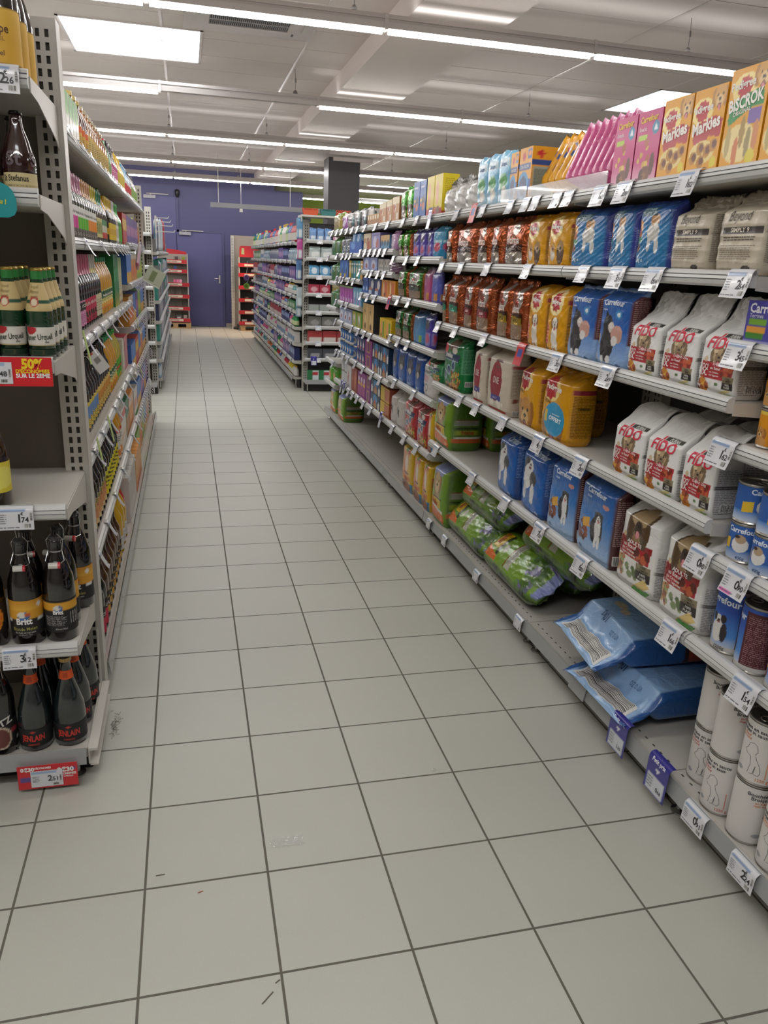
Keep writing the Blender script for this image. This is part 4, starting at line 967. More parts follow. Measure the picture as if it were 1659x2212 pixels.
# ------------------------------------------------------------------ boxes on the top shelf
ZT = 1.758
def biscuit(w, h, kind):
    a = w/h
    if kind == 'markies': ops = [('e', .3, .74, .34, .16, 'f2dc8c'), star(.3, .74, .22, a)]+head(.8, .86, .2, a, 'cf9c52', 'b07f3c', 'e2c188')+[('p', [(.1, .42), (.2, .6), (.75, .66), (.98, .6), (.95, .4), (.6, .44), (.55, .36), (.15, .36)], 'b02f34'), ('e', .45, .25, .4, .14, 'e6cf86')]+[q for x, y in ((.2, .2), (.45, .14), (.4, .3), (.62, .26), (.8, .32)) for q in (('e', x, y, .12, .12*a, 'b9822c'), ('e', x+.03, y+.01, .075, .075*a, '6b3a22'))]+[('e', .85, .12, .1, .1*a, 'dccb3c')]; tx = [('Pedigree', .3, .73, .018, 'f0ebe2', {'b': .03, 'rot': 3}), ('Markies', .5, .50, .03, 'f4efe8', {'b': .035, 'rot': 8, 'sx': .85})]
    else: ops = [('e', .4, .8, .32, .15, 'f2dc8c'), star(.4, .8, .2, a)]+head(.85, .88, .2, a, 'cf9c52', 'b07f3c', 'e2c188')+[('p', [(.06, .5), (.12, .66), (.5, .74), (.9, .76), (.95, .6), (.6, .58), (.1, .44)], '2c8a4a'), ('r', .6, .42, .92, .58, '7a62a8'), ('e', .45, .25, .42, .2, 'ead694')]+[('e', x, y, .07, .16, c_) for x, y, c_ in ((.15, .28, 'b9a66a'), (.38, .16, 'cf7a4a'), (.5, .36, 'a98a4a'), (.68, .24, '9a8a5a'), (.85, .3, 'cf8a5a'))]+[('e', .8, .1, .12, .12*a, 'dccb3c')]; tx = [('Pedigree', .36, .8, .018, 'f0ebe2', {'b': .03, 'rot': 3}), ('BISCROK', .5, .61, .027, 'f4efe8', {'b': .035, 'rot': 7, 'sx': .8}), ('ORIGINAL', .42, .545, .01, 'f4efe8', {'rot': 7})]
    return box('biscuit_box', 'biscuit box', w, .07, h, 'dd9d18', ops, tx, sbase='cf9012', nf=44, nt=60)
P30 = biscuit(.135, .205, 'markies'); P31 = biscuit(.145, .225, 'biscrok')
for i, (y0, y1) in enumerate([(.585, .722), (.724, .862)]): R(P30, y0, y1, ZT, 'yellow biscuit box with a red banner and stuffed rolls'+ordn(i, 2), 'yellow biscuit boxes with a red banner', dz=-.006)
for i, (y0, y1) in enumerate([(.29, .432), (.435, .58)]): R(P31, y0, y1, ZT, 'yellow biscuit box with a green banner and bone biscuits'+ordn(i, 2), 'yellow biscuit boxes with a green banner', dz=-.006)
a = .13/.19
P32 = box('biscuit_box', 'biscuit box', .13, .06, .195, 'bf3a7a', [('v', 0, .3, 'd8a8bc', 'bf3a7a'), ('e', .78, .75, .14, .14*a, '3a86a8'), ('p', [(.7, .72), (.78, .82), (.86, .72)], 'dfe9ee'), ('r', .1, .6, .45, .68, 'a9c43a'), ('k', .1, .25, .85, .6, 7, ['c9a24a', 'a8523a', 'd8b860'], .08, a), ('e', .55, .12, .2, .12, '6b3f28'), ('e', .78, .25, .1, .16, '5a3322'), ('e', .38, .1, .1, .1, '4a2a1c'), ('e', .5, .1, .09, .05, '8c5a38'), ('e', .45, .09, .03, .02, '1e1512')], [('Carrefour', .48, .85, .0165, 'e3c03a', {'b': .03, 'rot': 2, 'sx': .95}), ('Snacks', .26, .73, .011, 'f0e2e8')], sbase='a82f68', nf=40, nt=54)
for i, (y0, y1) in enumerate([(.865, .995), (.997, 1.12)]): R(P32, y0, y1, ZT, 'magenta dog snack box with a small brown dog'+ordn(i, 2), 'magenta snack boxes', dz=-.006)
# leaning pink pouches in a clear tray
PP = pouch(.15, .2, 'b8437c', [('r', .2, .2, .8, .5, 'cf7aa0'), ('e', .5, .35, .2, .12, '8a2c58'), ('r', 0, .93, 1, 1, 'd89ab8')], 100, d=.02, tf=.9, lean=.05, amp=.003)
for i in range(7):
    q = Matrix.Rotation(-1.05, 3, 'Z') @ Matrix.Rotation(.45, 3, 'Y')
    PP.put(XRF+.10, 1.19+.05*i, ZT+.03, q.to_euler(), 'glossy pink snack pouch leaning in the clear tray', 'pink snack pouches')
PY = pouch(.14, .19, 'd79a1a', [('e', .5, .75, .2, .12, 'b3262c'), ('r', .1, .55, .9, .66, '2c4c8c'), ('e', .5, .3, .3, .15, '7a4a2c')], 101, d=.025, tf=.9, lean=.05, amp=.003)
for i in range(4):
    q = Matrix.Rotation(-1.05, 3, 'Z') @ Matrix.Rotation(.55, 3, 'Y')
    PY.put(XRF+.10, 1.54+.058*i, ZT+.03, q.to_euler(), 'yellow snack pouch leaning in front of the tall yellow box', 'yellow snack pouches')
a = .13/.2
P33 = box('snack_box', 'snack box', .12, .13, .2, 'd8961c', [('r', 0, .0, 1, .42, '2c4f96'), ('e', .4, .3, .42, .26, '3a8fc4'), ('e', .4, .3, .3, .18, '2a3a66'), ('r', 0, .58, .9, .7, '22407c'), star(.35, .84, .14, a), ('r', .65, .8, .95, .95, '2f62a4'), ('e', .8, .88, .12, .05, 'd98a4a'), ('e', .85, .12, .12, .1, 'b98458')], [('DENTASTIX', .47, .62, .0105, 'e6eaf2', {'b': .02})], side=[('r', .0, .66, 1, .76, '22407c'), star(.3, .87, .13, a), ('r', .08, .04, .92, .64, '8d9488'), ('l', .1, .06, .9, .6, 22, '6f7a70')], sbase='cf9018')
R(P33, 1.75, 1.875, ZT, 'orange and blue dog chew box, front one', dz=-.006); R(P33, 1.885, 1.965, ZT, 'orange and blue dog chew box, narrow one beside it', dz=-.006, hs=.97)
P33.put(XRF+.17, 1.60, ZT-.006, 'R', 'orange dog chew box standing behind the yellow pouches', None)
P34 = pouch(.14, .22, '7ab4d4', [('v', .0, .4, 'b9d0dc', '7ab4d4'), ('r', .05, .7, .95, .85, 'cfe2ec'), ('e', .5, .45, .3, .16, '4f9a5c'), ('e', .6, .25, .2, .12, 'd8d4cc')], 102, texts=[('Denture', .5, .73, .016, '2a5f9c', {'sx': .7})], tf=.9, lean=.15)
for i in range(3): R(P34, 1.98+.13*i, 2.10+.13*i, ZT, 'pale blue dental snack pouch behind the clear tray'+ordn(i, 3), 'pale blue snack pouches', tilt=.1)
P35 = bag('snack_bag', 'snack bag', .18, .1, .17, 'c4c2c0', [('k', .2, .15, .8, .7, 8, ['5a5856', '8a8886'], .06, 1.)], fin='plastic', seed=103, tf=.7, lean=.2, e=2.4, amp=.015, flat=.1, nf=20, nt=26)
for i in range(3): R(P35, 2.38+.165*i, 2.54+.165*i, ZT, 'crumpled translucent white snack bag'+ordn(i, 3), 'crumpled white snack bags')
def carton(w, h, d, base, ops, texts=(), sbase=None, name='food_box', cat='food box', **k): return box(name, cat, w, d, h, base, ops, texts, sbase=sbase, nf=k.pop('nf', 16), nt=k.pop('nt', 24), ns=6, **k)
P36 = carton(.15, .205, .09, 'd9c41e', [('e', .35, .55, .2, .3, 'e0a878'), ('r', 0, 0, 1, .2, 'b8322c'), ('e', .5, .14, .22, .1, '8a4a2c')], side=[('l', .15, .5, .85, .9, 9, 'b5a01c'), ('r', 0, 0, 1, .1, 'b8322c')], sbase='ddc822')
for i, (y0, y1) in enumerate([(2.88, 3.02), (3.025, 3.165)]): R(P36, y0, y1, ZT, 'tall bright yellow cat food box on the top shelf'+ordn(i, 2), 'yellow boxes on the top shelf', dz=-.006)
P37 = carton(.13, .2, .08, '2c5fa8', [('e', .6, .4, .25, .2, '3a3a3c'), ('e', .6, .3, .2, .1, 'c07a5a'), ('r', .1, .45, .35, .52, 'd8b23a'), ('r', .1, .3, .35, .38, 'c9603a'), ('r', .1, .8, .7, .84, 'cfd9ea')], sbase='24509a')
for i, (y0, y1) in enumerate([(3.18, 3.305), (3.31, 3.435)]): R(P37, y0, y1, ZT, 'blue cat food box beside the bright yellow boxes'+ordn(i, 2), 'blue boxes on the top shelf', dz=-.006)
for i, (y0, y1) in enumerate([(3.45, 3.59), (3.6, 3.74)]): R(P14, y0, y1, ZT, 'shiny green foil pouch on the top shelf beside blue boxes'+ordn(i, 2), 'green pouches on the top shelf')
P38 = carton(.18, .15, .1, 'b98a5a', [('r', 0, .75, 1, 1, 'd9c9a4'), ('e', .35, .6, .16, .2, 'e8ddc4'), ('e', .35, .6, .09, .12, '8a4a2c'), ('r', .1, .1, .35, .7, 'b0623a'), ('r', .6, .1, .85, .35, 'd6cfc0')], sbase='a8784a')
R(P38, 3.76, 3.94, ZT, 'brown gourmet cat food box, front one on the top shelf', dz=-.006); R(P38, 3.945, 4.1, ZT, 'brown gourmet cat food box, middle one on the top shelf', dz=-.006, hs=.95); R(P38, 4.105, 4.3, ZT, 'brown gourmet cat food box, farther one on the top shelf', dz=-.006, hs=.9)
P39 = carton(.1, .075, .06, 'b9925a', [('e', .5, .75, .3, .2, 'e6dcc8'), ('r', .1, .1, .9, .5, '9a6a3a')])
for i in range(5): R(P39, 4.31+.075*i, 4.38+.075*i, ZT, 'small brown and cream cup pack on the top shelf beside the black and white bags', 'small cup packs', dz=-.006)
P40 = pouch(.2, .15, '3a3c40', [('e', .4, .7, .3, .2, 'c9c4c0'), ('p', [(.3, 1), (.5, .6), (.6, .62), (.7, 1)], 'd6d6d4'), ('r', .1, .1, .6, .35, '8f7a74'), ('e', .75, .4, .1, .3, '2c5f66')], 104, lean=.4, d=.09)
for i in range(3): R(P40, 4.71+.25*i, 4.93+.25*i, ZT, 'black and white cat litter pouch leaning on the top shelf'+ordn(i, 3), 'black and white pouches', tilt=.1*i)
P41 = pouch(.14, .14, '9a4f9c', [('e', .5, .4, .3, .2, 'd9c4da'), ('v', .7, 1, '9a4f9c', 'c9b48c')], 105)
R(P41, 5.47, 5.72, ZT, 'purple and white pouch on the top shelf near the column')
P42 = pouch(.22, .17, 'a08a3a', [('v', .6, 1, 'a08a3a', '6fa83a'), ('v', 0, .25, '6fb03a', 'a08a3a')], 106, d=.1)
R(P42, 5.77, 6.15, ZT, 'gold and green bag at the far end of the top shelf')
# clear trays along the top shelf
tr = MB().box(0, .003, 0, .62, 0, .05).box(0, .003, .635, .90, 0, .055)
o = tr.build('clear_tray_front', M['clear']); o.location = (XRF+.012, 1.13, ZT-.004); tag(o, 'low clear plastic strip holding back the leaning snack pouches', 'plastic tray')
# ------------------------------------------------------------------ small boxes and cans, cat section
def rowfill(pr, y0, y1, n, zr, label, group=None, dz=-SZ, hs=None, x=XRF+.02, tilt=0., same=False):
    w = (y1-y0)/n
    for i in range(n):
        R(pr, y0+w*i, y0+w*(i+1), zr, label+('' if same else ordn(i, n)), group if n > 1 else None, x=x, dz=dz, hs=hs, tilt=tilt)
Q = lambda n, b, ops, sb=None, w=.1, h=.13, d=.08, side=None: carton(w, h, d, b, ops, sbase=sb, side=side)
q1 = carton(.16, .18, .1, 'b08a5c', [('r', 0, .72, 1, 1, 'd6c8a8'), ('e', .6, .68, .22, .2, 'e2d6bc'), ('e', .6, .66, .13, .12, '8a4a2c'), ('r', .55, .08, .85, .55, 'b0523a'), ('e', .2, .2, .25, .3, 'd9cbb0')], sbase='c9ba9c'); R(q1, 4.54, 4.79, 1.588, 'brown and cream gourmet box on the second shelf of the cat food boxes')
q2 = carton(.14, .14, .1, '9a94c4', [('e', .4, .5, .2, .3, 'cfcbe0'), ('e', .7, .4, .15, .25, 'b06a6a'), ('r', .1, .8, .9, .9, '7a74b0')]); R(q2, 4.25, 4.52, 1.588, 'lilac box with a white figure beside the brown gourmet box')
q3 = carton(.07, .1, .06, '5f8fae', [('r', 0, .55, 1, 1, 'c9a468'), ('e', .5, .5, .3, .2, '2c3f5a')])
rowfill(q3, 3.98, 4.23, 3, 1.588, 'small blue and sand coloured cup pack', 'blue and sand cup packs')
q4 = pouch(.12, .16, 'a87aa8', [('e', .5, .5, .3, .3, 'd0b4cc'), ('e', .5, .3, .12, .2, 'ece6ea')], 110); R(q4, 3.8, 3.96, 1.588, 'mauve pouch at the near end of the cat food box shelf')
rowfill(carton(.14, .11, .08, '8a96c8', [('e', .5, .5, .3, .35, 'c9cfe2'), ('e', .5, .4, .15, .2, 'a86a64')], side=[]), 4.31, 4.78, 2, 1.443, 'lavender cat milk box on the third shelf', 'lavender boxes')
q5 = box('fish_shaped_tray', 'food tray', .11, .08, .09, '9a9894', [('e', .3, .7, .16, .28, 'cfccc4'), ('e', .7, .7, .16, .28, 'cfccc4'), ('e', .3, .7, .08, .2, '6a5a50'), ('e', .7, .7, .08, .2, '6a5a50'), ('r', .1, .05, .9, .2, 'dcdad6')]); rowfill(q5, 3.94, 4.28, 2, 1.443, 'grey food tray carton with two long ovals', 'grey tray cartons')
q6 = pouch(.13, .15, '5a3458', [('v', .4, 1, '5a3458', '3a2a40'), ('p', [(.05, .1), (.3, .9), (.4, .9), (.2, .1)], 'b9b4b8')], 111); R(q6, 3.68, 3.92, 1.443, 'dark plum pouch leaning at the end of the tray cartons', tilt=.2)
q7 = carton(.07, .165, .08, '2c55a4', [('r', 0, .0, 1, .1, 'c9d2e6'), ('e', .5, .35, .3, .12, 'a8c4e2'), ('e', .5, .7, .25, .12, '1c3570')], sbase='1f4288'); rowfill(q7, 4.58, 4.78, 2, 1.275, 'narrow royal blue cat food box', 'royal blue boxes')
q8 = carton(.09, .16, .08, '24396e', [('e', .6, .65, .22, .25, 'd6d4d2'), ('e', .35, .4, .25, .1, 'b06a4c'), ('r', .05, .05, .5, .3, 'b9cbe0')], sbase='1a2b58'); rowfill(q8, 4.165, 4.565, 2, 1.275, 'navy cat food box with a white cat and salmon picture', 'navy boxes')
q9 = carton(.1, .165, .08, 'd68f1a', [('r', .45, .1, .85, .9, 'c9663a'), ('e', .3, .5, .1, .4, 'e8c9a0'), ('e', .5, .2, .18, .1, '7a3f28')], sbase='c98a14'); rowfill(q9, 3.765, 4.15, 2, 1.275, 'orange cat food box', 'orange boxes')
qa = carton(.1, .14, .08, '9a3f96', [('p', [(.2, .1), (.4, .8), (.6, .5), (.5, .1)], 'c47ac0'), ('r', .6, .12, .9, .3, 'd9cfe0'), ('e', .5, .6, .2, .2, 'b45aa8'), ('r', 0, .88, 1, 1, '6a9a3a')]); rowfill(qa, 5.15, 5.73, 5, 1.17, 'purple cat food box in the fourth row from the top', 'purple boxes', same=True)
qb = carton(.1, .14, .08, '6aa4c4', [('p', [(.2, .1), (.4, .8), (.6, .5), (.5, .1)], 'c47ac0'), ('e', .6, .6, .2, .2, 'cfe0ea')]); rowfill(qb, 4.8, 5.13, 3, 1.17, 'light blue and purple cat food box', 'light blue boxes')
qc = carton(.12, .15, .09, '2c5fae', [('e', .5, .5, .3, .35, '4a86c4'), ('e', .55, .4, .15, .2, '3a3a44'), ('r', .05, .05, .4, .25, 'c9a43a')]); rowfill(qc, 5.36, 5.74, 2, 1.37, 'blue cat food carton with a dark cat', 'blue cartons in the third row')
qd = carton(.05, .15, .09, '3a8a94', [('r', 0, 0, 1, .15, 'c9b43a')]); 
for i, cc in enumerate(['c9973a', '2f9aa4', '3a7a4c', '2a7fa0', '2c6a4a', 'c4a42a']):
    pr = carton(.09, .15, .09, cc, [('e', .5, .5, .3, .2, 'd6cfc0'), ('r', .1, .78, .9, .84, 'e6e2da')]); R(pr, 4.79+.09*i, 4.875+.09*i, 1.37, 'narrow %s carton standing spine out in the third row of the cat section' % ['ochre', 'turquoise', 'moss green', 'petrol blue', 'bottle green', 'mustard'][i])
qe = pouch(.12, .16, '8f9296', [('e', .5, .5, .3, .3, 'c9ccd0'), ('e', .4, .3, .15, .15, '3a8a94')], 112, fin='foil'); rowfill(qe, 5.36, 5.7, 2, 1.563, 'silver pouch on the second shelf near the end', 'silver pouches')
R(carton(.2, .1, .1, '2a5cb0', [('e', .3, .7, .2, .3, '6a9ad4')], sbase='2a55a4'), 4.85, 5.33, 1.563, 'wide blue display box holding pouches'); rowfill(pouch(.12, .09, '4a8ac4', [('e', .5, .5, .3, .3, 'a8c8e2')], 113), 4.9, 5.25, 2, 1.563, 'sky blue pouch sticking out of the blue display box', 'sky blue pouches', dz=.07)
qf = carton(.13, .19, .09, 'a9b0cc', [('e', .5, .5, .3, .3, 'd9dce6'), ('e', .5, .4, .18, .15, '9a5a58'), ('r', .05, .85, .95, .95, '6a78b0')]); rowfill(qf, 5.15, 5.7, 3, 1.0, 'pale blue cat food box in the middle row', 'pale blue boxes')
qg = carton(.13, .19, .09, '5f9a3a', [('r', .05, .0, .8, 1, 'a8a03a'), ('e', .4, .5, .2, .3, 'cfd2cc'), ('e', .4, .35, .12, .12, '8a8f94')]); rowfill(qg, 4.76, 5.13, 2, 1.0, 'green and gold cat food box in the middle row', 'green and gold boxes')
qh = carton(.16, .21, .16, 'c9a464', [('p', [(.3, .7), (.35, .95), (.45, .75), (.5, .9), (.5, .65)], '4a4438'), ('e', .5, .4, .2, .2, 'd9c08a'), ('e', .5, .22, .14, .12, '6b4a34'), ('r', .8, 0, 1, 1, 'd6b67a')], sbase='26282e'); rowfill(qh, 4.36, 4.73, 2, 1.0, 'tan box with black sides and a plant drawing', 'tan boxes with black sides')
qi = carton(.12, .14, .08, 'd8b41c', [('e', .3, .5, .16, .35, 'e09a6a'), ('r', .55, .1, .75, .85, '5f8f2a'), ('e', .3, .18, .12, .1, '7a3f28')]); rowfill(qi, 3.82, 4.16, 2, 1.0, 'small yellow cat food box with a green stripe', 'small yellow boxes')
# stacks
def stack(pr, y0, y1, n, zr, h, label, group, layers=2, x=XRF+.02):
    w = (y1-y0)/n
    for j in range(layers):
        for i in range(n): R(pr, y0+w*i, y0+w*(i+1), zr+j*h, label, group, x=x)
qj = can('food_can', 'can', .05, .108, '2f5f9c', [('v', .5, 1, '4a86c0', '24406e'), ('e', .5, .45, .08, .25, 'cfcac4'), ('e', .47, .35, .05, .15, '8a6a4a'), ('r', 0, 0, 1, .1, 'c9c9cc')], lid='tin'); stack(qj, 5.15, 5.68, 5, .735, .109, 'blue labelled cat food can in the two-high stack', 'blue cat food cans, stacked')
qk = can('food_can', 'can', .06, .108, '2c4f8c', [('e', .5, .45, .1, .3, '8a8a90'), ('e', .5, .5, .05, .15, '3a3a40')], lid='tin'); stack(qk, 4.93, 5.13, 1, .735, .109, 'wider blue cat food can with a grey cat beside the small cans', 'wide blue cans')
ql = carton(.1, .1, .09, '1d2c66', [('e', .45, .4, .25, .3, 'dcd8d8'), ('e', .5, .25, .2, .1, 'b8324a'), ('p', [(.3, .6), (.32, .95), (.45, .65)], 'dcd8d8')]); stack(ql, 4.62, 4.91, 3, .735, .104, 'navy box with a white cat and red bowl, two-high', 'navy boxes with a white cat')
qm = carton(.16, .105, .1, '8a2f80', [('r', .3, .1, .7, .9, 'b4924a'), ('r', .36, .2, .64, .8, '6a2464')]); stack(qm, 4.37, 4.61, 1, .735, .107, 'purple box with a gold frame, two-high', 'purple gold boxes on the middle stack')
qn = carton(.2, .105, .1, '1f3a5c', [('e', .5, .7, .2, .35, '3a86c4'), ('p', [(.3, .2), (.5, .75), (.7, .2)], 'c46a44'), ('r', .35, .05, .65, .35, 'b98a54'), ('e', .12, .3, .09, .3, 'dcdad6'), ('e', .88, .3, .09, .3, 'dcdad6')]); stack(qn, 3.86, 4.355, 2, .735, .107, 'dark blue carton with a white cat drawing and gable, two-high', 'dark blue cat cartons')
qo = can('food_can', 'can', .045, .11, 'c4c6c8', [('l', .3, .2, .7, .8, 8, '8a8c90')], lid='tin'); stack(qo, 5.31, 5.6, 2, .475, .111, 'pale grey round food can on the lowest shelf', 'pale grey cans')
qp = carton(.1, .19, .09, 'cfcac8', [('p', [(.3, .1), (.5, .6), (.4, .8), (.2, .4)], '9a5a58')]); R(qp, 5.1, 5.3, .475, 'white box with brown strokes on the lowest shelf')
qq = carton(.1, .2, .09, '8c3a2c', [('p', [(.2, .05), (.35, .6), (.2, .95), (.1, .5)], 'b8604a'), ('p', [(.6, .05), (.8, .5), (.65, .95), (.5, .5)], 'c47a5c')]); R(qq, 4.86, 5.08, .475, 'rust red box on the lowest shelf')
qr = carton(.1, .2, .09, '8f3a8a', [('r', .1, .5, .9, .62, 'd9a84a'), ('e', .5, .72, .3, .1, 'd9c9d6'), ('r', .2, .1, .4, .45, 'c45a3a')]); rowfill(qr, 4.55, 4.84, 3, .475, 'violet snack box with a gold band on the lowest shelf', 'violet snack boxes')
stack(qm, 4.375, 4.54, 1, .475, .107, 'purple box with a gold frame on the lowest shelf, two-high', 'purple gold boxes on the lowest shelf')
stack(qn, 4.06, 4.365, 1, .475, .107, 'dark blue carton with a white cat drawing on the lowest shelf', 'dark blue cartons on the lowest shelf')
qs = carton(.13, .1, .09, 'c99a2a', [('r', .0, .0, .45, 1, 'd6b42a'), ('r', .5, .1, .95, .9, 'b86a4a')], sbase='a0503c'); stack(qs, 3.79, 4.05, 1, .475, .105, 'ochre and red carton on the lowest shelf, two-high', 'ochre cartons')
# dark green bags in the end unit
for z, hs in ((1.545, .6), (1.325, .62), (1.1, .5)):
    pr = pouch(.22, .32, '2f6a34', [('p', [(.1, .1), (.4, .5), (.3, .9), (.0, .8)], 'a88a4a'), ('v', .8, 1, '3f8a3a', '5fa83a'), ('r', .6, .3, .95, .6, '3f6a4a')], 120+int(z*10), d=.1, name='food_bag', cat='pet food bag')
    for i in range(2): R(pr, 5.76+.23*i, 5.98+.23*i, z, 'dark green bag with ochre picture, %s shelf of end unit' % {1.545: 'second', 1.325: 'third', 1.1: 'fourth'}[z]+ordn(i, 2), 'green bags of the end unit %g' % z, hs=hs*1.0)
pr = pouch(.2, .2, '4f9a2c', [('e', .5, .4, .25, .25, 'd07a3a'), ('v', .7, 1, '4f9a2c', '7ac43a')], 125, d=.1, name='food_bag', cat='pet food bag')
for i in range(2): R(pr, 5.78+.22*i, 5.99+.22*i, .40, 'bright green bag with an orange picture low in the end unit'+ordn(i, 2), 'bright green bags')

# ------------------------------------------------------------------ nearest unit: cans
XC = XRF+.005
def CN(pr, y, zr, x, label, group=None, turn=0., dz=-SZ): return pr.put(x+.011, y, zr+dz, 'R', label, group, tilt=turn)
a = 2*math.pi*.05/.16
c1 = can('food_can', 'can', .044, .098, 'e0960f', [('r', 0, .9, 1, 1, 'e2c44a')]+head(.5, .34, .13*.5, 2*math.pi*.044/.09, 'c98f4a', 'a8702f', 'dcb47a')+[('e', .5, .1, .09, .16, 'cf9a58'), ('e', .33, .62, .06, .16, 'e8d49a'), star(.33, .62, .05, 3.0, 'b3262c'), ('r', .64, .1, .67, .9, '6a3a14'), ('e', .84, .3, .05, .15, 'c4553a')], [('Pedigree', .34, .6, .011, 'f2ece2', {'b': .03})], lid='tin')
for j in range(2):
    for i, y in enumerate((.292, .195, .09)):
        CN(c1, y, 1.106+.0985*j, XC+.05+(.04 if i == 0 else .0), 'yellow dog food can with a golden puppy, %s' % ['farthest', 'middle', 'nearest'][i]+', %s of two' % ['lower', 'upper'][j], 'yellow cans', turn=[-.2, .35, .1][i])
c2 = can('food_can', 'can', .045, .104, '2a5aa4', [('v', .0, .3, 'c9d4e4', '3a74bc'), ('e', .5, .45, .08, .22, 'dcdad6'), ('e', .5, .62, .05, .13, 'b0977c'), ('e', .47, .68, .025, .05, '3a2c24'), ('p', [(.3, .25), (.4, .3), (.4, .6), (.3, .55)], 'dcb42a'), ('r', .66, .08, 1, .92, '5c2224'), ('l', .7, .12, .96, .85, 16, 'a8787a')], [('Carrefour', .5, .80, .013, 'e2eaf4', {'b': .03}), ('400g', .52, .03, .008, '33507c')], lid='tindark')
for j in range(2):
    for i, y in enumerate((.285, .185, .085)):
        CN(c2, y, .812+.1045*j, XC+.06-(.01 if i else 0), '%s dog food can, %s of two, %s' % (['blue', 'brown-backed'][(i+j) % 2 if j else 0], ['lower', 'upper'][j], ['farthest', 'middle', 'nearest'][i]), 'small blue cans', turn=[0., .1, -.2][i]+(1.5 if j and i < 2 else 0)+(.5 if j == 0 and i == 0 else 0))
c3 = can('food_can', 'can', .05, .178, '2a52a8', [('v', .0, .25, 'd0d4dc', '4a86cc'), ('v', .25, .7, '4a86cc', '2a4fa8'), ('e', .5, .3, .075, .18, 'dad8d4'), ('e', .565, .3, .03, .16, '2a2628'), ('e', .5, .5, .05, .085, 'dad8d4'), ('e', .455, .53, .025, .07, '2a2426'), ('e', .55, .53, .028, .07, '2a2426'), ('e', .505, .49, .014, .02, '1c1a1c'), ('e', .5, .455, .025, .018, '7a3a3c'), ('p', [(.36, .28), (.41, .3), (.41, .44), (.36, .42)], 'dcb42a'), ('e', .36, .2, .03, .08, '7a3a24'), ('r', .68, .05, .95, .95, '4c1d22'), ('l', .7, .08, .93, .9, 26, '94686c'), ('r', 0, 0, 1, .07, 'c9c6c2')],
    [('Carrefour', .5, .77, .018, 'e2eaf6', {'b': .03, 'arc': .003}), ('1230g', .55, .015, .009, '3a3638')], lid='tindark')
CN(c3, .275, .56, XC+.062, 'large blue dog food can with a black and white dog, farthest on its shelf', 'large blue cans'); CN(c3, .17, .56, XC+.055, 'large blue dog food can turned to its brown back', 'large blue cans', turn=-1.1); CN(c3, .055, .56, XC+.055, 'large blue dog food can cut by the right picture edge', 'large blue cans', turn=.25)
c3b = CN(c3, .30, .56, XC+.17, 'large blue dog food can in the second row', 'large blue cans', turn=.4)
# white cans with outline drawing
dogl = [(.0, .0), (.05, .3), (.02, .55), (-.12, .6), (-.2, .7), (-.12, .8), (-.08, .95), (.05, 1.0), (.16, .93), (.2, .75), (.14, .68), (.2, .5), (.32, .3), (.36, .1), (.3, .0), (.18, .02), (.2, .3), (.15, .02), (.06, .0)]
def outline(surf, pts, s, t, sz, col, lw=.0011):
    V, F = [], []
    for i in range(len(pts)-1):
        (x0, y0), (x1, y1) = pts[i], pts[i+1]; dx, dy = x1-x0, y1-y0; l = math.hypot(dx, dy) or 1; nx, ny = -dy/l*lw/2, dx/l*lw/2
        k = 3
        for j in range(k+1):
            u = j/k; X, Y = (x0+dx*u)*sz, (y0+dy*u)*sz; V += [(X+nx, Y+ny), (X-nx, Y-ny)]
        n = len(V)-2*(k+1); F += [(n+2*j, n+2*j+1, n+2*j+3, n+2*j+2) for j in range(k)]
    V = np.array(V); Qv = surf.front(s+V[:, 0]/surf.w, t+V[:, 1]/surf.h, .0009)
    return mk('printed_dog_outline', Qv, F, FIN['ink'], None, cols=[lin(col)]*len(Qv))
def whitecan(col2, tc):
    pr = can('food_can', 'can', .05, .175, 'd4d0cc', [('l', .68, .12, .9, .8, 26, col2), ('l', .68, .8, .9, .9, 4, '8f98b4'), ('r', .62, .1, .622, .4, tc), ('e', .40, .14, .035, .035, '9a9aa0'), ('b', .74, .03, .86, .13, 14, True)],
        [('Bouchées en sauce', .45, .86, .0095, '33323a', {'b': .02}), ('Brokjes in saus', .445, .79, .0095, '33323a', {'b': .02}), ('au bœuf', .40, .73, .007, tc), ('met rund', .40, .68, .007, tc), ('1250 g', .6, .04, .008, tc)], lid='tindark')
    l = kids(pr.o)[0]; t = Tub(lambda z: .0492, .007, .168)
    child(outline(t, dogl, .48, .13, .085, '3a3a44'), l); return pr
c4 = whitecan('d9a0a0', 'c4564c'); c5 = whitecan('dba67a', 'd07a3a')
for k, (pr, x, y, t0, t1, cl) in enumerate([(c4, 1.562, .305, .5, 1.75, 'red'), (c4, 1.521, .185, .35, 2.0, 'red'), (c5, 1.521, .075, 1.9, .35, 'orange'), (c5, 1.521, -.04, .3, .5, 'orange')]):
    for j, t in ((0, t0), (1, t1)):
        pr.put(x, y, .125-SZ+.1755*j, 'R', 'white food can with %s print, %s in the %s stack from the blue bags' % (cl, ['lower', 'upper'][j], ['first', 'second', 'third', 'fourth'][k]), 'white cans', tilt=t-math.pi*0)
a = .16/.1
b1 = box('terrine_box', 'food box', .19, .07, .108, '45429a', [('r', 0, 0, 1, .16, '9a98c4'), ('r', .5, .1, 1, .55, '4a1d24'), ('r', .05, .48, .38, .6, '6f9f2a'), ('r', .04, .33, .37, .45, 'd8953a'), ('r', .03, .18, .36, .3, '3f7f2c'), ('p', [(.45, .05), (.62, .3), (.95, .2), (.9, .02)], 'd6d4da')],
    [('Carrefour', .05, .75, .021, 'e8e8ee', {'b': .03, 'al': 'l'}), ('Terrines', .06, .64, .0095, 'd0d0e0', {'al': 'l'}), ('3x300g=900g', .4, .03, .008, '4a4a6a')], nf=44, nt=30)
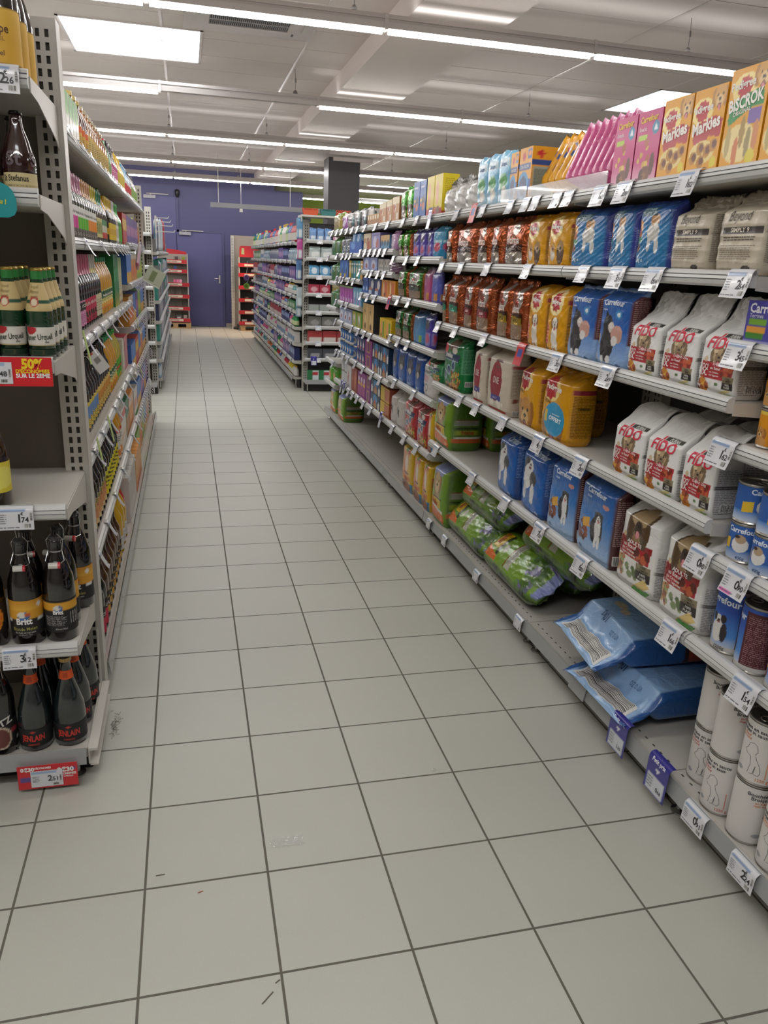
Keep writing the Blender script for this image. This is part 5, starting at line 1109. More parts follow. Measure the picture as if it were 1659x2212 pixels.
b1.put(XRF+.045, .262, 1.348-SZ, 'R', 'violet-blue terrine box reading Terrines on the top of the can shelves')

# ------------------------------------------------------------------ price tags
def tag_mesh(w, h, style='plain', curve=1., name='price_tag'):
    """a strip that leaves the rail's top edge, bends forward and hangs down"""
    prof = [(.006, .001), (-.006, .002), (-.014, -.006), (-.0165, -.018)]+[(-.0165-.010*curve*u-.006*curve*u*u, -.018-(h-.018)*u) for u in (.25, .5, .75, 1.)]
    L = [0]
    for i in range(1, len(prof)): L.append(L[-1]+math.hypot(prof[i][0]-prof[i-1][0], prof[i][1]-prof[i-1][1]))
    tot = L[-1]
    class S_:
        pass
    s = S_(); s.w, s.h = w, tot
    def front(S, Tt, off=0.):
        S = np.asarray(S, float); Tt = np.asarray(Tt, float); d = (1-Tt)*tot
        y = np.interp(d, L, [p[0] for p in prof]); z = np.interp(d, L, [p[1] for p in prof])
        return np.stack([(S-.5)*w, y-off, z+off*.3], 1)
    s.front = front
    nu, nt = 16, 20; g = np.array([(i/nu, j/nt) for j in range(nt+1) for i in range(nu+1)])
    base = {'plain': 'd9dade', 'edge': 'cfd2d8', 'pink': 'd9dade', 'blue': '39378c', 'red': 'c2242e'}[style]
    top = .018/tot
    ops = [('r', 0, 1-.8*top, 1, 1, 'c9ccd0'), ('r', .04, .72-.1, .75, .70, '8fa4c4'), ('l', .05, .2, .28, .56, 5, '8a8c94'), ('l', .04, .05, .6, .12, 1, '6a6c74'), ('b', .72, .06, .92, .22, 7, True), ('b', .9, .3, .97, .6, 7, False)]
    if style == 'pink': ops.append(('r', .04, .05, .5, .1, 'dc5fae'))
    if style == 'blue': ops = [('r', .08, .04, .92, .42, 'cfd3da'), ('l', .12, .1, .4, .38, 4, '8a8c94'), ('p', [(.4, .62), (.6, .62), (.5, .5)], 'e2e2ee')]
    if style == 'red': ops = [('r', .25, .35, .75, .6, '3a4a9c'), ('l', .2, .7, .85, .85, 3, 'e6b4b4')]
    V = front(g[:, 0], g[:, 1]); V2 = front(g[:, 0], g[:, 1], -.0008)
    col = paint(g[:, 0], g[:, 1], base, ops, 1); n = len(V)
    F = [(j*(nu+1)+i, j*(nu+1)+i+1, (j+1)*(nu+1)+i+1, (j+1)*(nu+1)+i) for j in range(nt) for i in range(nu)]
    F = F+[tuple(n+i for i in f[::-1]) for f in F]
    o = mk(name, np.vstack([V, V2]), F, FIN['pet'], None, cols=np.vstack([col, col]), smooth=True)
    if style != 'edge': lettering(s, [], o, off=.0008, front_ops=pr_ops(ops))
    return o, s
def price(o, s, st, style='plain'):
    e, c_ = st.split('.')
    k = s.h; sc = s.w/.085
    tx = [(e, .60, .26, .021*sc, '26262a', {'b': .02}), (c_, .76, .26, .013*sc, '26262a', {'b': .02}), ('€', .68, .50, .008*sc, '26262a')]
    if style == 'blue': tx = [(e, .62, .12, .012*sc, '26262a'), (c_, .75, .12, .009*sc, '26262a'), ('Petit prix', .5, .74, .011*sc, 'e6e6f0', {'b': .03, 'sx': .9})]
    lettering(s, tx, o, fin='ink', off=.0006)
_tp = {}
def ptag(x, y, z, rot, label, group='price tags', pr=None, w=.085, h=.055, style='plain', tilt=0., curve=1., name='price_tag'):
    key = (w, h, style, curve, pr, name)
    if key in _tp: o = copy_tree(_tp[key])
    else:
        o, s = tag_mesh(w, h, style, curve, name); _tp[key] = o
        if pr: price(o, s, pr, style)
    o.location = (x, y, z+.0015); o.rotation_euler = (0, 0, RZ[rot]+tilt); tag(o, label, name.replace('_', ' '), None if pr else group)
    return o
def rt(z, ys, lab, **k):
    for y in ys: ptag(XRF-.001, y, z, 'R', 'small white price tag clipped to the '+lab, 'price tags on the '+lab, **k)
rt(1.758, [1.33, 1.42, 1.60, 1.69, 1.845, 2.16, 2.52, 3.22, 3.52, 3.9, 4.25, 4.6, 4.86, 5.06, 5.27, 5.5, 5.72, 5.95], 'top rail of the right-hand shelving', w=.07)
rt(1.512, [1.16, 1.62, 2.05, 2.40, 2.70], 'second rail under the copper bags', w=.075)
rt(1.541, [3.15, 3.40, 3.72], 'second rail of the violet pouches', w=.07)
rt(1.588, [3.95, 4.10, 4.24, 4.40, 4.56, 4.74], 'second rail of the cat food boxes', w=.07)
rt(1.563, [5.1, 5.25, 5.42, 5.70], 'second rail of the silver pouches', w=.07)
rt(1.443, [3.95, 4.12, 4.33, 4.45, 4.75], 'third rail of the cat food boxes', w=.07); rt(1.37, [4.95, 5.15, 5.4, 5.52, 5.71], 'third rail of the blue cartons', w=.07)
rt(1.30, [3.3, 3.55], 'third rail of the green foil bags', w=.07); rt(1.275, [4.2, 4.42, 4.65], 'fourth rail of the orange boxes', w=.07); rt(1.17, [5.2, 5.4, 5.72], 'fourth rail of the purple boxes', w=.07)
rt(1.21, [2.02, 2.42, 2.70], 'third rail under the copper bags', w=.075); rt(1.0, [4.30, 4.50, 4.72, 4.98, 5.4, 5.71], 'middle rail of the tan boxes', w=.07)
rt(1.05, [3.28, 3.5, 3.72], 'middle rail of the green bags', w=.07); rt(.735, [3.95, 4.2, 4.5, 4.8, 5.1, 5.3, 5.5, 5.65], 'rail under the stacked blue cans', w=.07); rt(.778, [3.1, 3.55], 'rail under the blue cat face bags', w=.07)
rt(.89, [1.72, 2.05, 2.28], 'fourth rail under the cream and green bags', w=.075); rt(.56, [1.62, 2.03, 2.6], 'rail above the lying green bags', w=.08)
rt(.475, [2.98, 3.25, 3.55, 4.2, 4.45, 4.68, 4.86, 5.03, 5.2], 'lowest rail of the cat section', w=.075)
rt(.608, [5.8], 'rail low in the end unit', w=.07); rt(1.325, [6.15], 'third rail of the end unit', w=.07); rt(1.545, [6.15], 'second rail of the end unit', w=.07)
for y, z, p, lab, kw in [
    (.645, 1.758, '1.82', 'under the yellow biscuit boxes', {}), (.965, 1.758, '2.08', 'under the magenta snack boxes', {}), (1.11, 1.758, '1.65', 'under the farther magenta box', {}),
    (.375, 1.512, '2.64', 'at the near end of the second rail', {}), (.74, 1.512, '6.04', 'under the cream paper bags', {}), (.94, 1.512, '3.71', 'under the small blue bags', {}),
    (.92, 1.21, '2.49', 'under the blue bags with a black animal', {}), (1.28, 1.21, '3.02', 'under the farther blue bag of the middle shelf', {}),
    (1.02, .89, '2.90', 'under the slumped white bags', {}), (1.36, .89, '4.15', 'under the yellow bag with the sticker', {}),
    (.93, .56, '6.20', 'under the blue bags with a sitting dog', {}), (1.27, .56, '7.30', 'under the blue bags with a lying dog', {}), (.40, .56, '1.66', 'under the large cans', {}),
    (.33, 1.348, '3.45', 'under the terrine box', {}), (.325, 1.106, '1.62', 'under the yellow cans', {}), (.335, .812, '0.90', 'at the far end of the small cans', {}), (.185, .812, '0.90', 'under the small blue cans, with a pink line', {'style': 'pink'}), (.09, .56, '1.54', 'above the white cans', {})]:
    ptag(XRF-.001, y, z, 'R', 'white price tag reading %s euro %s' % (p.replace('.', ' '), lab), pr=p, w=.088, h=.066, **kw)
for y, z, lab in ((2.95, 1.758, 'top rail beside the bright yellow boxes'), (3.86, .475, 'lowest rail beside the ochre cartons'), (5.33, .475, 'lowest rail below the pale grey cans'), (5.22, .475, 'lowest rail below the white box')):
    ptag(XRF-.002, y, z+.03, 'R', 'tall dark blue promotion tag on the '+lab, style='blue', w=.06, h=.11)
for y, z, lab in ((2.27, 1.77, 'top rail beside the pale blue pouches'), (3.77, 1.29, 'rail beside the orange boxes'), (1.60, 1.21, 'middle rail under the copper and yellow bags')):
    ptag(XRF-.002, y, z, 'R', 'red promotion tag on the '+lab, style='red', w=.075, h=.085)
# tags on the base lip
for y, p, lab in ((.165, '0.91', 'below the white cans'), (-.03, '2.24', 'at the right picture edge')):
    ptag(XRF-.006, y, .125, 'R', 'price tag reading %s euro on the base lip %s' % (p.replace('.', ' '), lab), pr=p, w=.09, h=.06, curve=.2)
for y in (1.36, 1.86, 2.35, 2.63): ptag(XRF-.006, y, .125, 'R', 'small price tag on the base lip of the right-hand shelving', 'base lip tags', w=.07, h=.05, curve=.2)
for y, p, lab in ((.335, '0.68', 'in front of the white cans'), (.555, '1.30', 'in front of the lying blue bags')):
    ptag(XRF-.010, y, .16, 'R', 'dark blue tag reading Petit prix %s' % lab, pr=p, style='blue', w=.1, h=.115, curve=.3)
cl = MB().prism([(-.0, .03), (-.002, .03), (-.016, -.05), (-.014, -.05)], 0, .11).build('blank_tag_holder', M['lip']); cl.location = (XRF-.006, .90, .125); cl.rotation_euler = (0, 0, RZ['R']); tag(cl, 'blank translucent tag holder on the base lip in front of the lying blue bags', 'tag holder')
# ------------------------------------------------------------------ beer end unit
def E_(pr, x, y, zr, label, group=None, turn=0., sc=None): return pr.put(x, y+.015, zr-SZ, 'E', label, group, tilt=turn, sc=sc)
def crown(o, r=.0145, z=.215, c='b59a4c'): child(MB().lathe([(r, 0), (r, .003), (r-.002, .007), (.001, .008)], 21, z=z, col=c).build('crown_cap', FIN['foil'], painted=True), o)
DG, DB = '12291a', '17110f'
pf = [(.0305, .003), (.0308, .105), (.0295, .125), (.023, .15), (.0168, .175), (.0138, .195), (.0132, .214)]
b1 = bottle('beer_bottle', 'beer bottle', pf, '163a22', [
    (.035, .080, 'd9d6cc', [('r', 0, 0, 1, .05, 'b3a878'), ('e', .42, .88, .085, .28, 'b3262e'), ('l', .60, .1, .66, .3, 1, '8a8a80')], [('Pilsner Urquell', .52, .32, .0135, '2b3a2c', {'b': .02, 'sx': .62, 'rot': 4})], 1.),
    (.118, .185, 'c9b27c', [('r', 0, .26, 1, .38, '24503a'), ('e', .5, .34, .07, .2, 'b3342e'), ('e', .5, .32, .045, .13, 'd9cfae')], [('Pilsner', .5, .62, .008, '8f7a40', {'sx': .8}), ('Urquell', .5, .8, .007, '8f7a40', {'sx': .8}), ('PLZEŇ', .5, .48, .004, '7a6838')], 1.),
    (.012, .026, '16301e', [('r', .42, .1, .58, .9, '4a4a2c'), ('r', .43, .2, .57, .8, '16301e')], [], 1.)], foil=(.193, .213, '2f7a3c', []))
crown(b1.o, z=.212)
for j in range(4):
    for i in range(4):
        E_(b1, -.208-.068*i, .80+.068*j+(.01 if i % 2 else 0), 1.235, 'green beer bottle with gold neck label and red seal on the third shelf', 'green beer bottles on the third shelf', turn=-.25+.1*((i*3+j) % 3))
ps = [(.033, .002), (.035, .006), (.0352, .07), (.033, .085), (.025, .115), (.016, .14), (.0135, .158), (.0135, .172)]
b2 = bottle('beer_bottle', 'beer bottle', ps, '2a1110', [(.008, .044, 'cfc190', [('r', 0, 0, 1, .3, 'b8a878'), ('l', .42, .05, .7, .28, 2, '7a6c48')], [('St Stefanus', .5, .5, .013, '2b2620', {'b': .02, 'sx': .72})], 1.)])
crown(b2.o, .0145, .170, '1d1a1a')
t_ = Tub(interp(ps), .05, .10); lettering(t_, [('St', .5, .2, .03, '5f5258', {'b': .02}), ('St', .75, .2, .03, '5f5258', {'b': .02})], b2.o, off=.001)
for i, (x, y) in enumerate(((-.222, .80), (-.31, .80), (-.25, .90), (-.34, .88))): E_(b2, x, y, 1.62, 'dark squat beer bottle with a cream gothic label, second shelf'+['', ', cut by the left edge', ', behind the front one', ', back left'][i], None, turn=-.2)
pl_ = [(.038, .002), (.040, .006), (.0402, .12), (.038, .15), (.028, .19), (.017, .22), (.0145, .24), (.015, .262)]
b3 = bottle('beer_bottle', 'beer bottle', pl_, '1c1310', [(.018, .13, 'd8a838', [('v', .5, 1, 'd8a838', 'e2b64c'), ('r', 0, 0, 1, .02, '6a4a1c'), ('r', 0, .97, 1, 1, '8a6a2c')], [('Philippe', .5, .56, .017, '5a3a1c', {'b': .02, 'sx': .8}), ('BRUSSEL', .5, .42, .008, '8a6a34'), ('Kapel', .52, .16, .01, '5a3a1c')], .55)])
for k, (x, y) in enumerate(((-.235, .80), (-.325, .80), (-.235, .89), (-.235, .98), (-.32, .90))): E_(b3, x, y, 1.865, 'dark beer bottle with an arched yellow label on the top shelf, '+['front right', 'front left', 'second row', 'third row', 'back left'][k], None, turn=-.2)
# swing top bottles
pb = [(.040, .002), (.0425, .006), (.0428, .155), (.040, .185), (.028, .225), (.0175, .25), (.0160, .285), (.0165, .292)]
def swing(o):
    w = MB()
    for sx in (-1, 1):
        w.tube((sx*.017, -.002, .262), (sx*.024, -.018, .235), .0012, 5).tube((sx*.024, -.018, .235), (sx*.012, -.045, .232), .0012, 5).tube((sx*.017, -.002, .262), (sx*.021, .0, .29), .0012, 5).tube((sx*.021, 0, .29), (sx*.008, 0, .306), .0012, 5)
    w.lathe([(.018, .258), (.0185, .260), (.018, .262)], 20)
    child(w.build('wire_bail', M['chrome']), o)
    c = MB().tube((-.012, -.048, .232), (.012, -.048, .232), .0085, 12, col='cfccc4').build('porcelain_stopper', FIN['pet'], painted=True); child(c, o)
    c = MB().tube((.012, -.048, .232), (.018, -.048, .232), .009, 12, col='c2303a').build('red_seal', FIN['pet'], painted=True); child(c, o)
    child(MB().lathe([(.0165, .288), (.0165, .296), (.013, .299), (.001, .3)], 16, col='3a3a3c').build('cap', FIN['pet'], painted=True), o)
b4 = bottle('beer_bottle', 'beer bottle', pb, '120d0c', [(.03, .135, '1b1a1c', [('r', 0, .5, 1, 1, 'd39a2c'), ('v', .75, 1, 'd9a63c', 'c98a24'), ('e', .5, .56, .06, .13, '3f6aa0'), ('e', .48, .6, .04, .1, 'd8d4c8'), ('e', .54, .6, .03, .05, 'c4552c'), ('e', .66, .85, .03, .07, 'd8d8d4'), ('r', .28, .40, .36, .42, 'd8d8d4'), ('r', .28, .45, .36, .47, 'd8d8d4'), ('r', .64, .40, .72, .42, 'd8d8d4'), ('r', .64, .45, .72, .47, 'd8d8d4')],
    [('Britt', .5, .34, .017, 'e6e4e0', {'b': .04, 'sx': .9}), ('Blonde Melen', .5, .16, .010, '9a944c', {'sx': .8}), ('du malt et sarrasin', .5, .08, .005, 'b9b7b0'), ('alc.6%vol. 75cl', .5, .02, .004, '9a9894')], 1.)], extra=swing)
b5 = bottle('beer_bottle', 'beer bottle', pb, '120d0c', [(.03, .125, '1b1a1c', [('r', 0, .68, 1, .95, 'd39a2c'), ('e', .5, .74, .05, .1, '3f6aa0'), ('e', .49, .76, .03, .08, 'd8d4c8'), ('l', .36, .2, .58, .52, 9, '9a9894'), ('b', .62, .24, .72, .6, 12, False)], [('Britt', .5, .58, .011, 'e6e4e0', {'b': .04, 'sx': .9}), ('6%vol 75cl', .52, .08, .005, 'b9b7b0')], 1.)], extra=swing)
b6 = bottle('beer_bottle', 'beer bottle', pb, '120d0c', [(.04, .13, '1b1512', [('e', .5, .5, .17, .5, 'e08a1a'), ('e', .5, .5, .145, .42, 'd9542a'), ('e', .5, .5, .13, .38, 'e8a41c')], [('PATTI', .5, .46, .018, '2a1a12', {'b': .03}), ('BLONDE', .5, .28, .007, '2a1a12')], 1.)])
ZB = .455
E_(b4, -.312, .805, ZB, 'dark swing-top beer bottle with a yellow puffin label facing front'); E_(b5, -.226, .815, ZB, 'dark swing-top beer bottle turned to its back label with bar code')
E_(b6, -.405, .80, ZB, 'dark beer bottle with a round orange label at the left edge'); E_(b4, -.232, .91, ZB, 'swing-top bottle with yellow label, second row behind the bar code bottle', turn=-.5); E_(b4, -.205, 1.03, ZB, 'swing-top bottle with yellow label, rearmost beside the post', turn=-.2)
E_(b4, -.32, .905, ZB, 'swing-top bottle with yellow label, second row behind the front puffin bottle', turn=.3)
pj_ = [(.040, .002), (.0445, .006), (.045, .09), (.042, .125), (.031, .165), (.020, .205), (.0155, .235), (.0145, .262), (.0175, .264), (.0175, .272), (.0145, .274), (.014, .285)]
b7 = bottle('beer_bottle', 'beer bottle', pj_, '1c2224', [(.018, .075, '1a1c1e', [('e', .5, .84, .02, .06, 'c4392e'), ('r', .36, .19, .64, .205, 'b53a30')], [('JENLAIN', .5, .36, .0185, 'c93c30', {'b': .03, 'sx': .62, 'arc': -.002}), ('AMBRÉE', .5, .08, .006, 'b53a30')], 1.), (.208, .234, 'd6531f', [('r', .44, .2, .56, .8, 'a8401c')], [], 1.)])
child(MB().lathe([(.0165, .286), (.0165, .292), (.013, .297), (.001, .298)], 16, col='17130f').build('cap', FIN['glass'], painted=True), b7.o)
child(MB().lathe([(.0178, .262), (.0178, .273)], 16, col='b0925c').build('gold_collar', FIN['foil'], painted=True), b7.o)
for k, (x, y, l) in enumerate(((-.322, .805, 'front row, second from post'), (-.228, .815, 'front row, nearest the post'), (-.225, .915, 'second row, nearest the post'), (-.215, 1.02, 'third row beside the post'), (-.318, .91, 'second row, behind its left neighbour'), (-.31, 1.02, 'third row, farther left'))):
    E_(b7, x, y, .115, 'dark beer bottle with red lettering and orange neck band, '+l, None, turn=[0, 0, .4, .5, -.3, .2][k])
b8 = bottle('beer_bottle', 'beer bottle', pb, '100c0c', [(.02, .11, '151314', [('e', .5, .4, .14, .42, 'c9b8a4'), ('e', .5, .4, .12, .36, '6a3a34'), ('e', .46, .5, .03, .12, 'd9cbb8'), ('e', .68, .6, .05, .1, '8e2a34'), ('r', .7, .2, .76, .3, 'c9c9c4')], [('ANTZ', .52, .8, .02, 'd0d0cc', {'b': .03, 'rot': 18})], 1.)], extra=swing)
E_(b8, -.412, .80, .115, 'black beer bottle with a white slanted name and a round portrait label')
b9 = bottle('beer_bottle', 'beer bottle', pl_, '2a1a10', [(.04, .12, 'd8c83c', [('e', .5, .5, .3, .4, 'e6dc6a')], [])]); E_(b9, -.355, .80, .855, 'dark bottle with a yellow-green label alone on the nearly empty fourth shelf')
# tags on the end unit
for x, z, p, lab in ((-.235, 1.865, '2.26', 'under the tall yellow-label bottles'), (-.296, .855, '1.74', 'under the nearly empty fourth shelf'), (-.325, .455, '3.12', 'under the swing-top bottles')):
    ptag(x, .752, z, 'E', 'price tag reading %s euro %s' % (p.replace('.', ' '), lab), pr=p, w=.085, h=.058, curve=.25)
def board(name, label, x, z, w, h, base, ops, texts, inner=None, y=.735, sh='round'):
    b = Box(w, .002, h); o = b.build(name, 'pet', base, ops, nf=40, nt=24)
    lettering(b, texts, o, off=.0006, front_ops=pr_ops(ops))
    if inner:
        pr, ix, iz = inner; i_ = Box(.085, .0015, .052); q = i_.build('price_card', 'paper', 'd6d8dc', [('r', .03, .82, .8, .95, '9ab0d0'), ('l', .05, .3, .3, .7, 5, '8a8c94'), ('b', .68, .06, .88, .22, 9, True), ('b', .9, .3, .96, .7, 7, False)], nf=30, nt=20)
        q.location = (ix, -.0025, iz); child(q, o); e, c_ = pr.split('.'); l = lettering(i_, front_ops=[('l', .05, .3, .3, .7, 5, '8a8c94'), ('b', .68, .06, .88, .22, 9, True), ('b', .9, .3, .96, .7, 7, False)], texts=[(e, .6, .35, .018, '3a3a3e', {'b': .02}), (c_, .76, .35, .012, '3a3a3e', {'b': .02})], parent=q)
    o.location = (x, y, z); tag(o, label, 'sign'); return o
board('promotion_sign', 'red promotion sign reading 50% d\'économies sur le 2ème under the green beer bottles', -.30, 1.167, .245, .07, 'd3242c', [],
      [('50%', .82, .62, .022, 'f0d020', {'b': .05, 'sx': .9}), ("D'ÉCONOMIES", .82, .46, .0085, 'f0d020', {'b': .04, 'sx': .95}), ('SUR LE 2ÈME', .82, .30, .0095, 'f0ecea', {'b': .04}), ('ÉCONOMIES', .30, .86, .006, 'f0d020', {'b': .04}), ('SUR LE 2ÈME', .31, .74, .006, 'f0ecea', {'b': .04})], ('1.48', -.01, .006), y=.735)
board('promotion_sign', 'red promotion sign reading 0€30 d\'économies under the orange-banded bottles', -.283, .015, .16, .076, 'c9242e', [('r', .3, .72, .66, .75, 'b5562c'), ('r', .04, .3, .22, .5, '5f4a8a'), ('r', .86, .68, .96, .82, '5f4a8a')],
      [('0€30', .17, .78, .0115, 'f0ecea', {'b': .05}), ("D'ÉCONOMIES", .42, .84, .006, 'f0ecea', {'b': .04, 'sx': .8}), ('0€30', .80, .64, .014, 'f0ecea', {'b': .05}), ("D'ÉCONOMIES", .81, .5, .007, 'f0ecea', {'b': .04, 'sx': .8}), ('SUR CE PRODUIT', .81, .40, .004, 'f0ecea', {'b': .03, 'sx': .8})], ('2.51', -.003, .006), y=.728)
ts = MB(); pts = [(0, .05), (-.13, .05), (-.13, -.03)]+[(-.02+.02*math.sin(a_), -.03-.02*0-.03+.03*math.cos(a_)-.0) for a_ in (math.pi*.9, math.pi*.6, math.pi*.3)]
ts.prism([(-.16, .0), (-.16, .075), (-.03, .075), (-.015, .068), (-.006, .058), (0, .04), (0, .018), (-.006, .006), (-.02, .0)], 0, .002, 'y')
o = ts.build('novelty_sign', mat('teal_card', '1f8f94', .4)); o.location = (-.222, .733, 1.552); tag(o, 'teal rounded sign reading nouveau ! on the second shelf of the beer unit', 'sign')
sb = Box(.16, .002, .075); sb2 = type('S', (), {})(); sb2.w, sb2.h = .16, .075
sb2.front = lambda S, Tt, off=0.: np.stack([(np.asarray(S)-1)*.16, np.full(len(np.asarray(S)), -.001-off*.5), np.asarray(Tt)*.075], 1)
lettering(sb2, [('nouveau !', .70, .42, .0095, 'c9c43a', {'b': .04, 'rot': -6, 'sx': 1.0})], o)

# ------------------------------------------------------------------ long left-hand shelving
def LB(pr, y0, n, pitch, zr, label, group, inset=.03, turn=0., same=True):
    for i in range(n):
        pr.put(XLF-inset-pr.d/2, y0+pitch*i, zr-SZ, 'L', label+('' if same else ordn(i, n)), group if n > 1 else None, tilt=turn+.12*((i*7) % 3-1))
wine = [(.034, .002), (.0365, .006), (.037, .155), (.034, .178), (.021, .205), (.0148, .225), (.014, .26), (.0155, .262), (.0155, .272), (.014, .274), (.014, .288)]
wsm = [(p[0], p[1]*.86) for p in wine]
def wb(base, lab, ops=(), txts=(), foil=None, glass='15171a', prof=wine, z=(.03, .115), capc='22201f', fops=()):
    h = prof[-1][1]
    return bottle('wine_bottle', 'wine bottle', prof, glass, [(z[0], z[1], base, list(ops), list(txts), 1.)], cap=None, foil=(h*.72, h-.001, foil or capc, list(fops)))
GW = lambda c: 'dark wine bottles with %s' % c
cols = [('c22f4a', 'e6e2e0'), ('c9458f', 'e2dfdc'), ('5fae2c', 'e2e0da'), ('e08a2c', 'e2e0da')]
ysr = [(1.36, 3), (1.60, 5), (2.0, 4), (2.32, 4)]
for (c_, w_), (y0, n), nm in zip(cols, ysr, ('red', 'magenta', 'green', 'orange')):
    pr = wb(c_, '', [('r', 0, .7, 1, 1, w_), ('r', 0, 0, 1, .32, '5f5852')], [('Valade', .5, .76, .010, '4a4644'), ('Cidre', .5, .1, .010, 'b5aea8')], prof=wsm, glass='0f1412', foil='a9b82c' if nm in ('red', 'magenta') else ('c98aa4' if nm == 'green' else 'cf9a6a'), z=(.012, .125))
    LB(pr, y0, n, .079, 1.53, 'dark bottle with a white and %s label on the second shelf of the left-hand shelving' % nm, 'bottles with %s labels, second shelf' % nm)
pr = wb('cfc98a', '', [('r', .3, .2, .7, .8, '9aa060'), ('l', .35, .3, .65, .7, 6, '5a5a34')], prof=wsm, glass='2a1216', foil='c9b43a'); LB(pr, 2.64, 3, .079, 1.53, 'dark bottle with a pale yellow herb label on the second shelf', 'pale yellow herb labels')
pr = wb('5f8f6a', '', [('r', 0, .3, 1, .7, 'c9c8b0'), ('r', .4, 0, .9, .3, 'c4483a')], prof=wsm, glass='14161a', foil='2a7a4c'); LB(pr, 2.88, 3, .079, 1.53, 'dark bottle with a green and white label and green neck on the second shelf', 'green and white labels')
jug = [(.044, .002), (.047, .008), (.047, .06), (.044, .066), (.047, .075), (.047, .15), (.044, .18), (.03, .215), (.016, .24), (.016, .262)]
def juice(c='c9961c', cap='2a8a4a', lab='d8d2b8', ops=(), txts=(), prof=jug, z=(.03, .12), nm='juice_bottle'):
    return bottle(nm, 'juice bottle', prof, c, [(z[0], z[1], lab, list(ops), list(txts), 1.)], cap=(.0175, prof[-1][1]-.012, prof[-1][1]+.01, cap), fin='pet')
apple = [('r', 0, .62, 1, 1, 'c4303a'), ('e', .5, .35, .16, .3, 'd0c43a'), ('e', .5, .8, .1, .12, 'e6e2da')]
pj1 = juice(ops=apple, lab='b9b46a'); pj1.put(XLF-.085, 3.16, 1.53-SZ, 'L', 'big yellow juice bottle with a green cap under the top shelf')
pr = wb('3a2a1c', '', [('r', .4, 0, .6, 1, 'd8b82c'), ('e', .5, .5, .3, .2, 'c9a02c')], prof=wsm, glass='1a1410', foil='d8b22c'); LB(pr, 3.29, 5, .079, 1.53, 'black bottle with a yellow striped label on the second shelf', 'yellow striped black bottles')
pr = wb('d6d2ca', '', [('e', .5, .5, .2, .3, 'b9b2a4')], prof=wsm, glass='c9c2b4', foil='d8d6d0'); LB(pr, 3.70, 2, .08, 1.53, 'milky white bottle on the second shelf', 'milky white bottles')
pr = wb('4f9a2c', '', [], prof=wsm, glass='2f8a34', foil='3fa03a'); LB(pr, 3.87, 3, .08, 1.53, 'bright green bottle on the second shelf', 'bright green bottles')
# top shelf
pr = pouch(.1, .17, 'c9b83a', [('p', [(0, 0), (1, .2), (1, .5), (0, .3)], 'e0d8a8')], 201, name='drink_pouch', cat='drink carton'); pr.put(XLF-.05, 1.50, 1.852-SZ, 'L', 'yellow drink pouch on the top shelf right behind the post'); pr.put(XLF-.05, 1.66, 1.852-SZ, 'L', 'yellow drink pouch on the top shelf beside the green cartons')
pr = box('drink_carton', 'drink carton', .075, .075, .16, 'dad8d0', [('r', 0, .62, 1, 1, '4f9a34'), ('k', 0, .55, 1, .68, 8, ['4f9a34', '8fbf5a'], .12, .5), ('r', .25, .1, .6, .4, 'b9b7b0')], nf=12, nt=16)
for i in range(4): pr.put(XLF-.06, 1.80+.085*i, 1.852-SZ, 'L', 'white drink carton with a grass green top on the top shelf', 'white and green cartons')
amb = [(.040, .002), (.0455, .006), (.046, .10), (.042, .14), (.028, .175), (.0185, .195), (.0185, .215)]
pa = bottle('syrup_bottle', 'syrup bottle', amb, '5a2413', [(.015, .105, 'd9a83a', [('r', .3, .72, .7, .98, 'd9662c'), ('l', .35, .1, .65, .6, 7, '8a6a2c')], [], 1.)], cap=(.020, .21, .226, 'c9b46a'))
LB(pa, 2.20, 3, .11, 1.852, 'large dark amber bottle with an orange-yellow label on the top shelf', 'dark amber bottles', same=True)
pa2 = bottle('syrup_bottle', 'syrup bottle', amb, 'a8622a', [(.015, .115, 'd9b860', [('l', .3, .1, .7, .8, 9, '8f7a3c')], [], 1.)], cap=(.020, .21, .226, 'c9b89a'))
LB(pa2, 2.54, 9, .1, 1.852, 'honey coloured bottle with a cream-yellow label on the top shelf', 'honey coloured bottles')
pr = juice('7fae8a', 'd62f3c', '8fae6a', prof=amb, z=(.02, .1)); pr.put(XLF-.07, 3.50, 1.852-SZ, 'L', 'pale green bottle with a red cap on the top shelf')
pr = wb('c9508a', '', [('l', .3, .2, .7, .8, 5, 'f0d8e4')], prof=[(p[0], p[1]*.8) for p in wine], glass='3a1424', foil='3a2a30'); LB(pr, 3.62, 5, .085, 1.852, 'dark purple bottle with a pink label on the top shelf', 'pink labelled bottles on top')
pr = juice('c9a42a', 'd8b83a', 'c9b040', prof=amb, z=(.02, .12)); LB(pr, 4.1, 5, .1, 1.852, 'golden yellow bottle on the top shelf over the cartons', 'golden bottles on top')
pr = juice('3a8ab4', 'd0d4d8', 'd6dcdc', [('e', .5, .5, .15, .3, 'c4303a')], prof=amb, z=(.02, .12)); LB(pr, 4.65, 6, .1, 1.852, 'blue bottle with a white and red label on the top shelf', 'blue bottles on top')
pr = juice('4a3a34', '3a3a3c', '8fae5a', prof=amb, z=(.02, .12)); LB(pr, 5.3, 7, .1, 1.852, 'dark bottle with a green label at the far end of the top shelf', 'dark bottles on top')
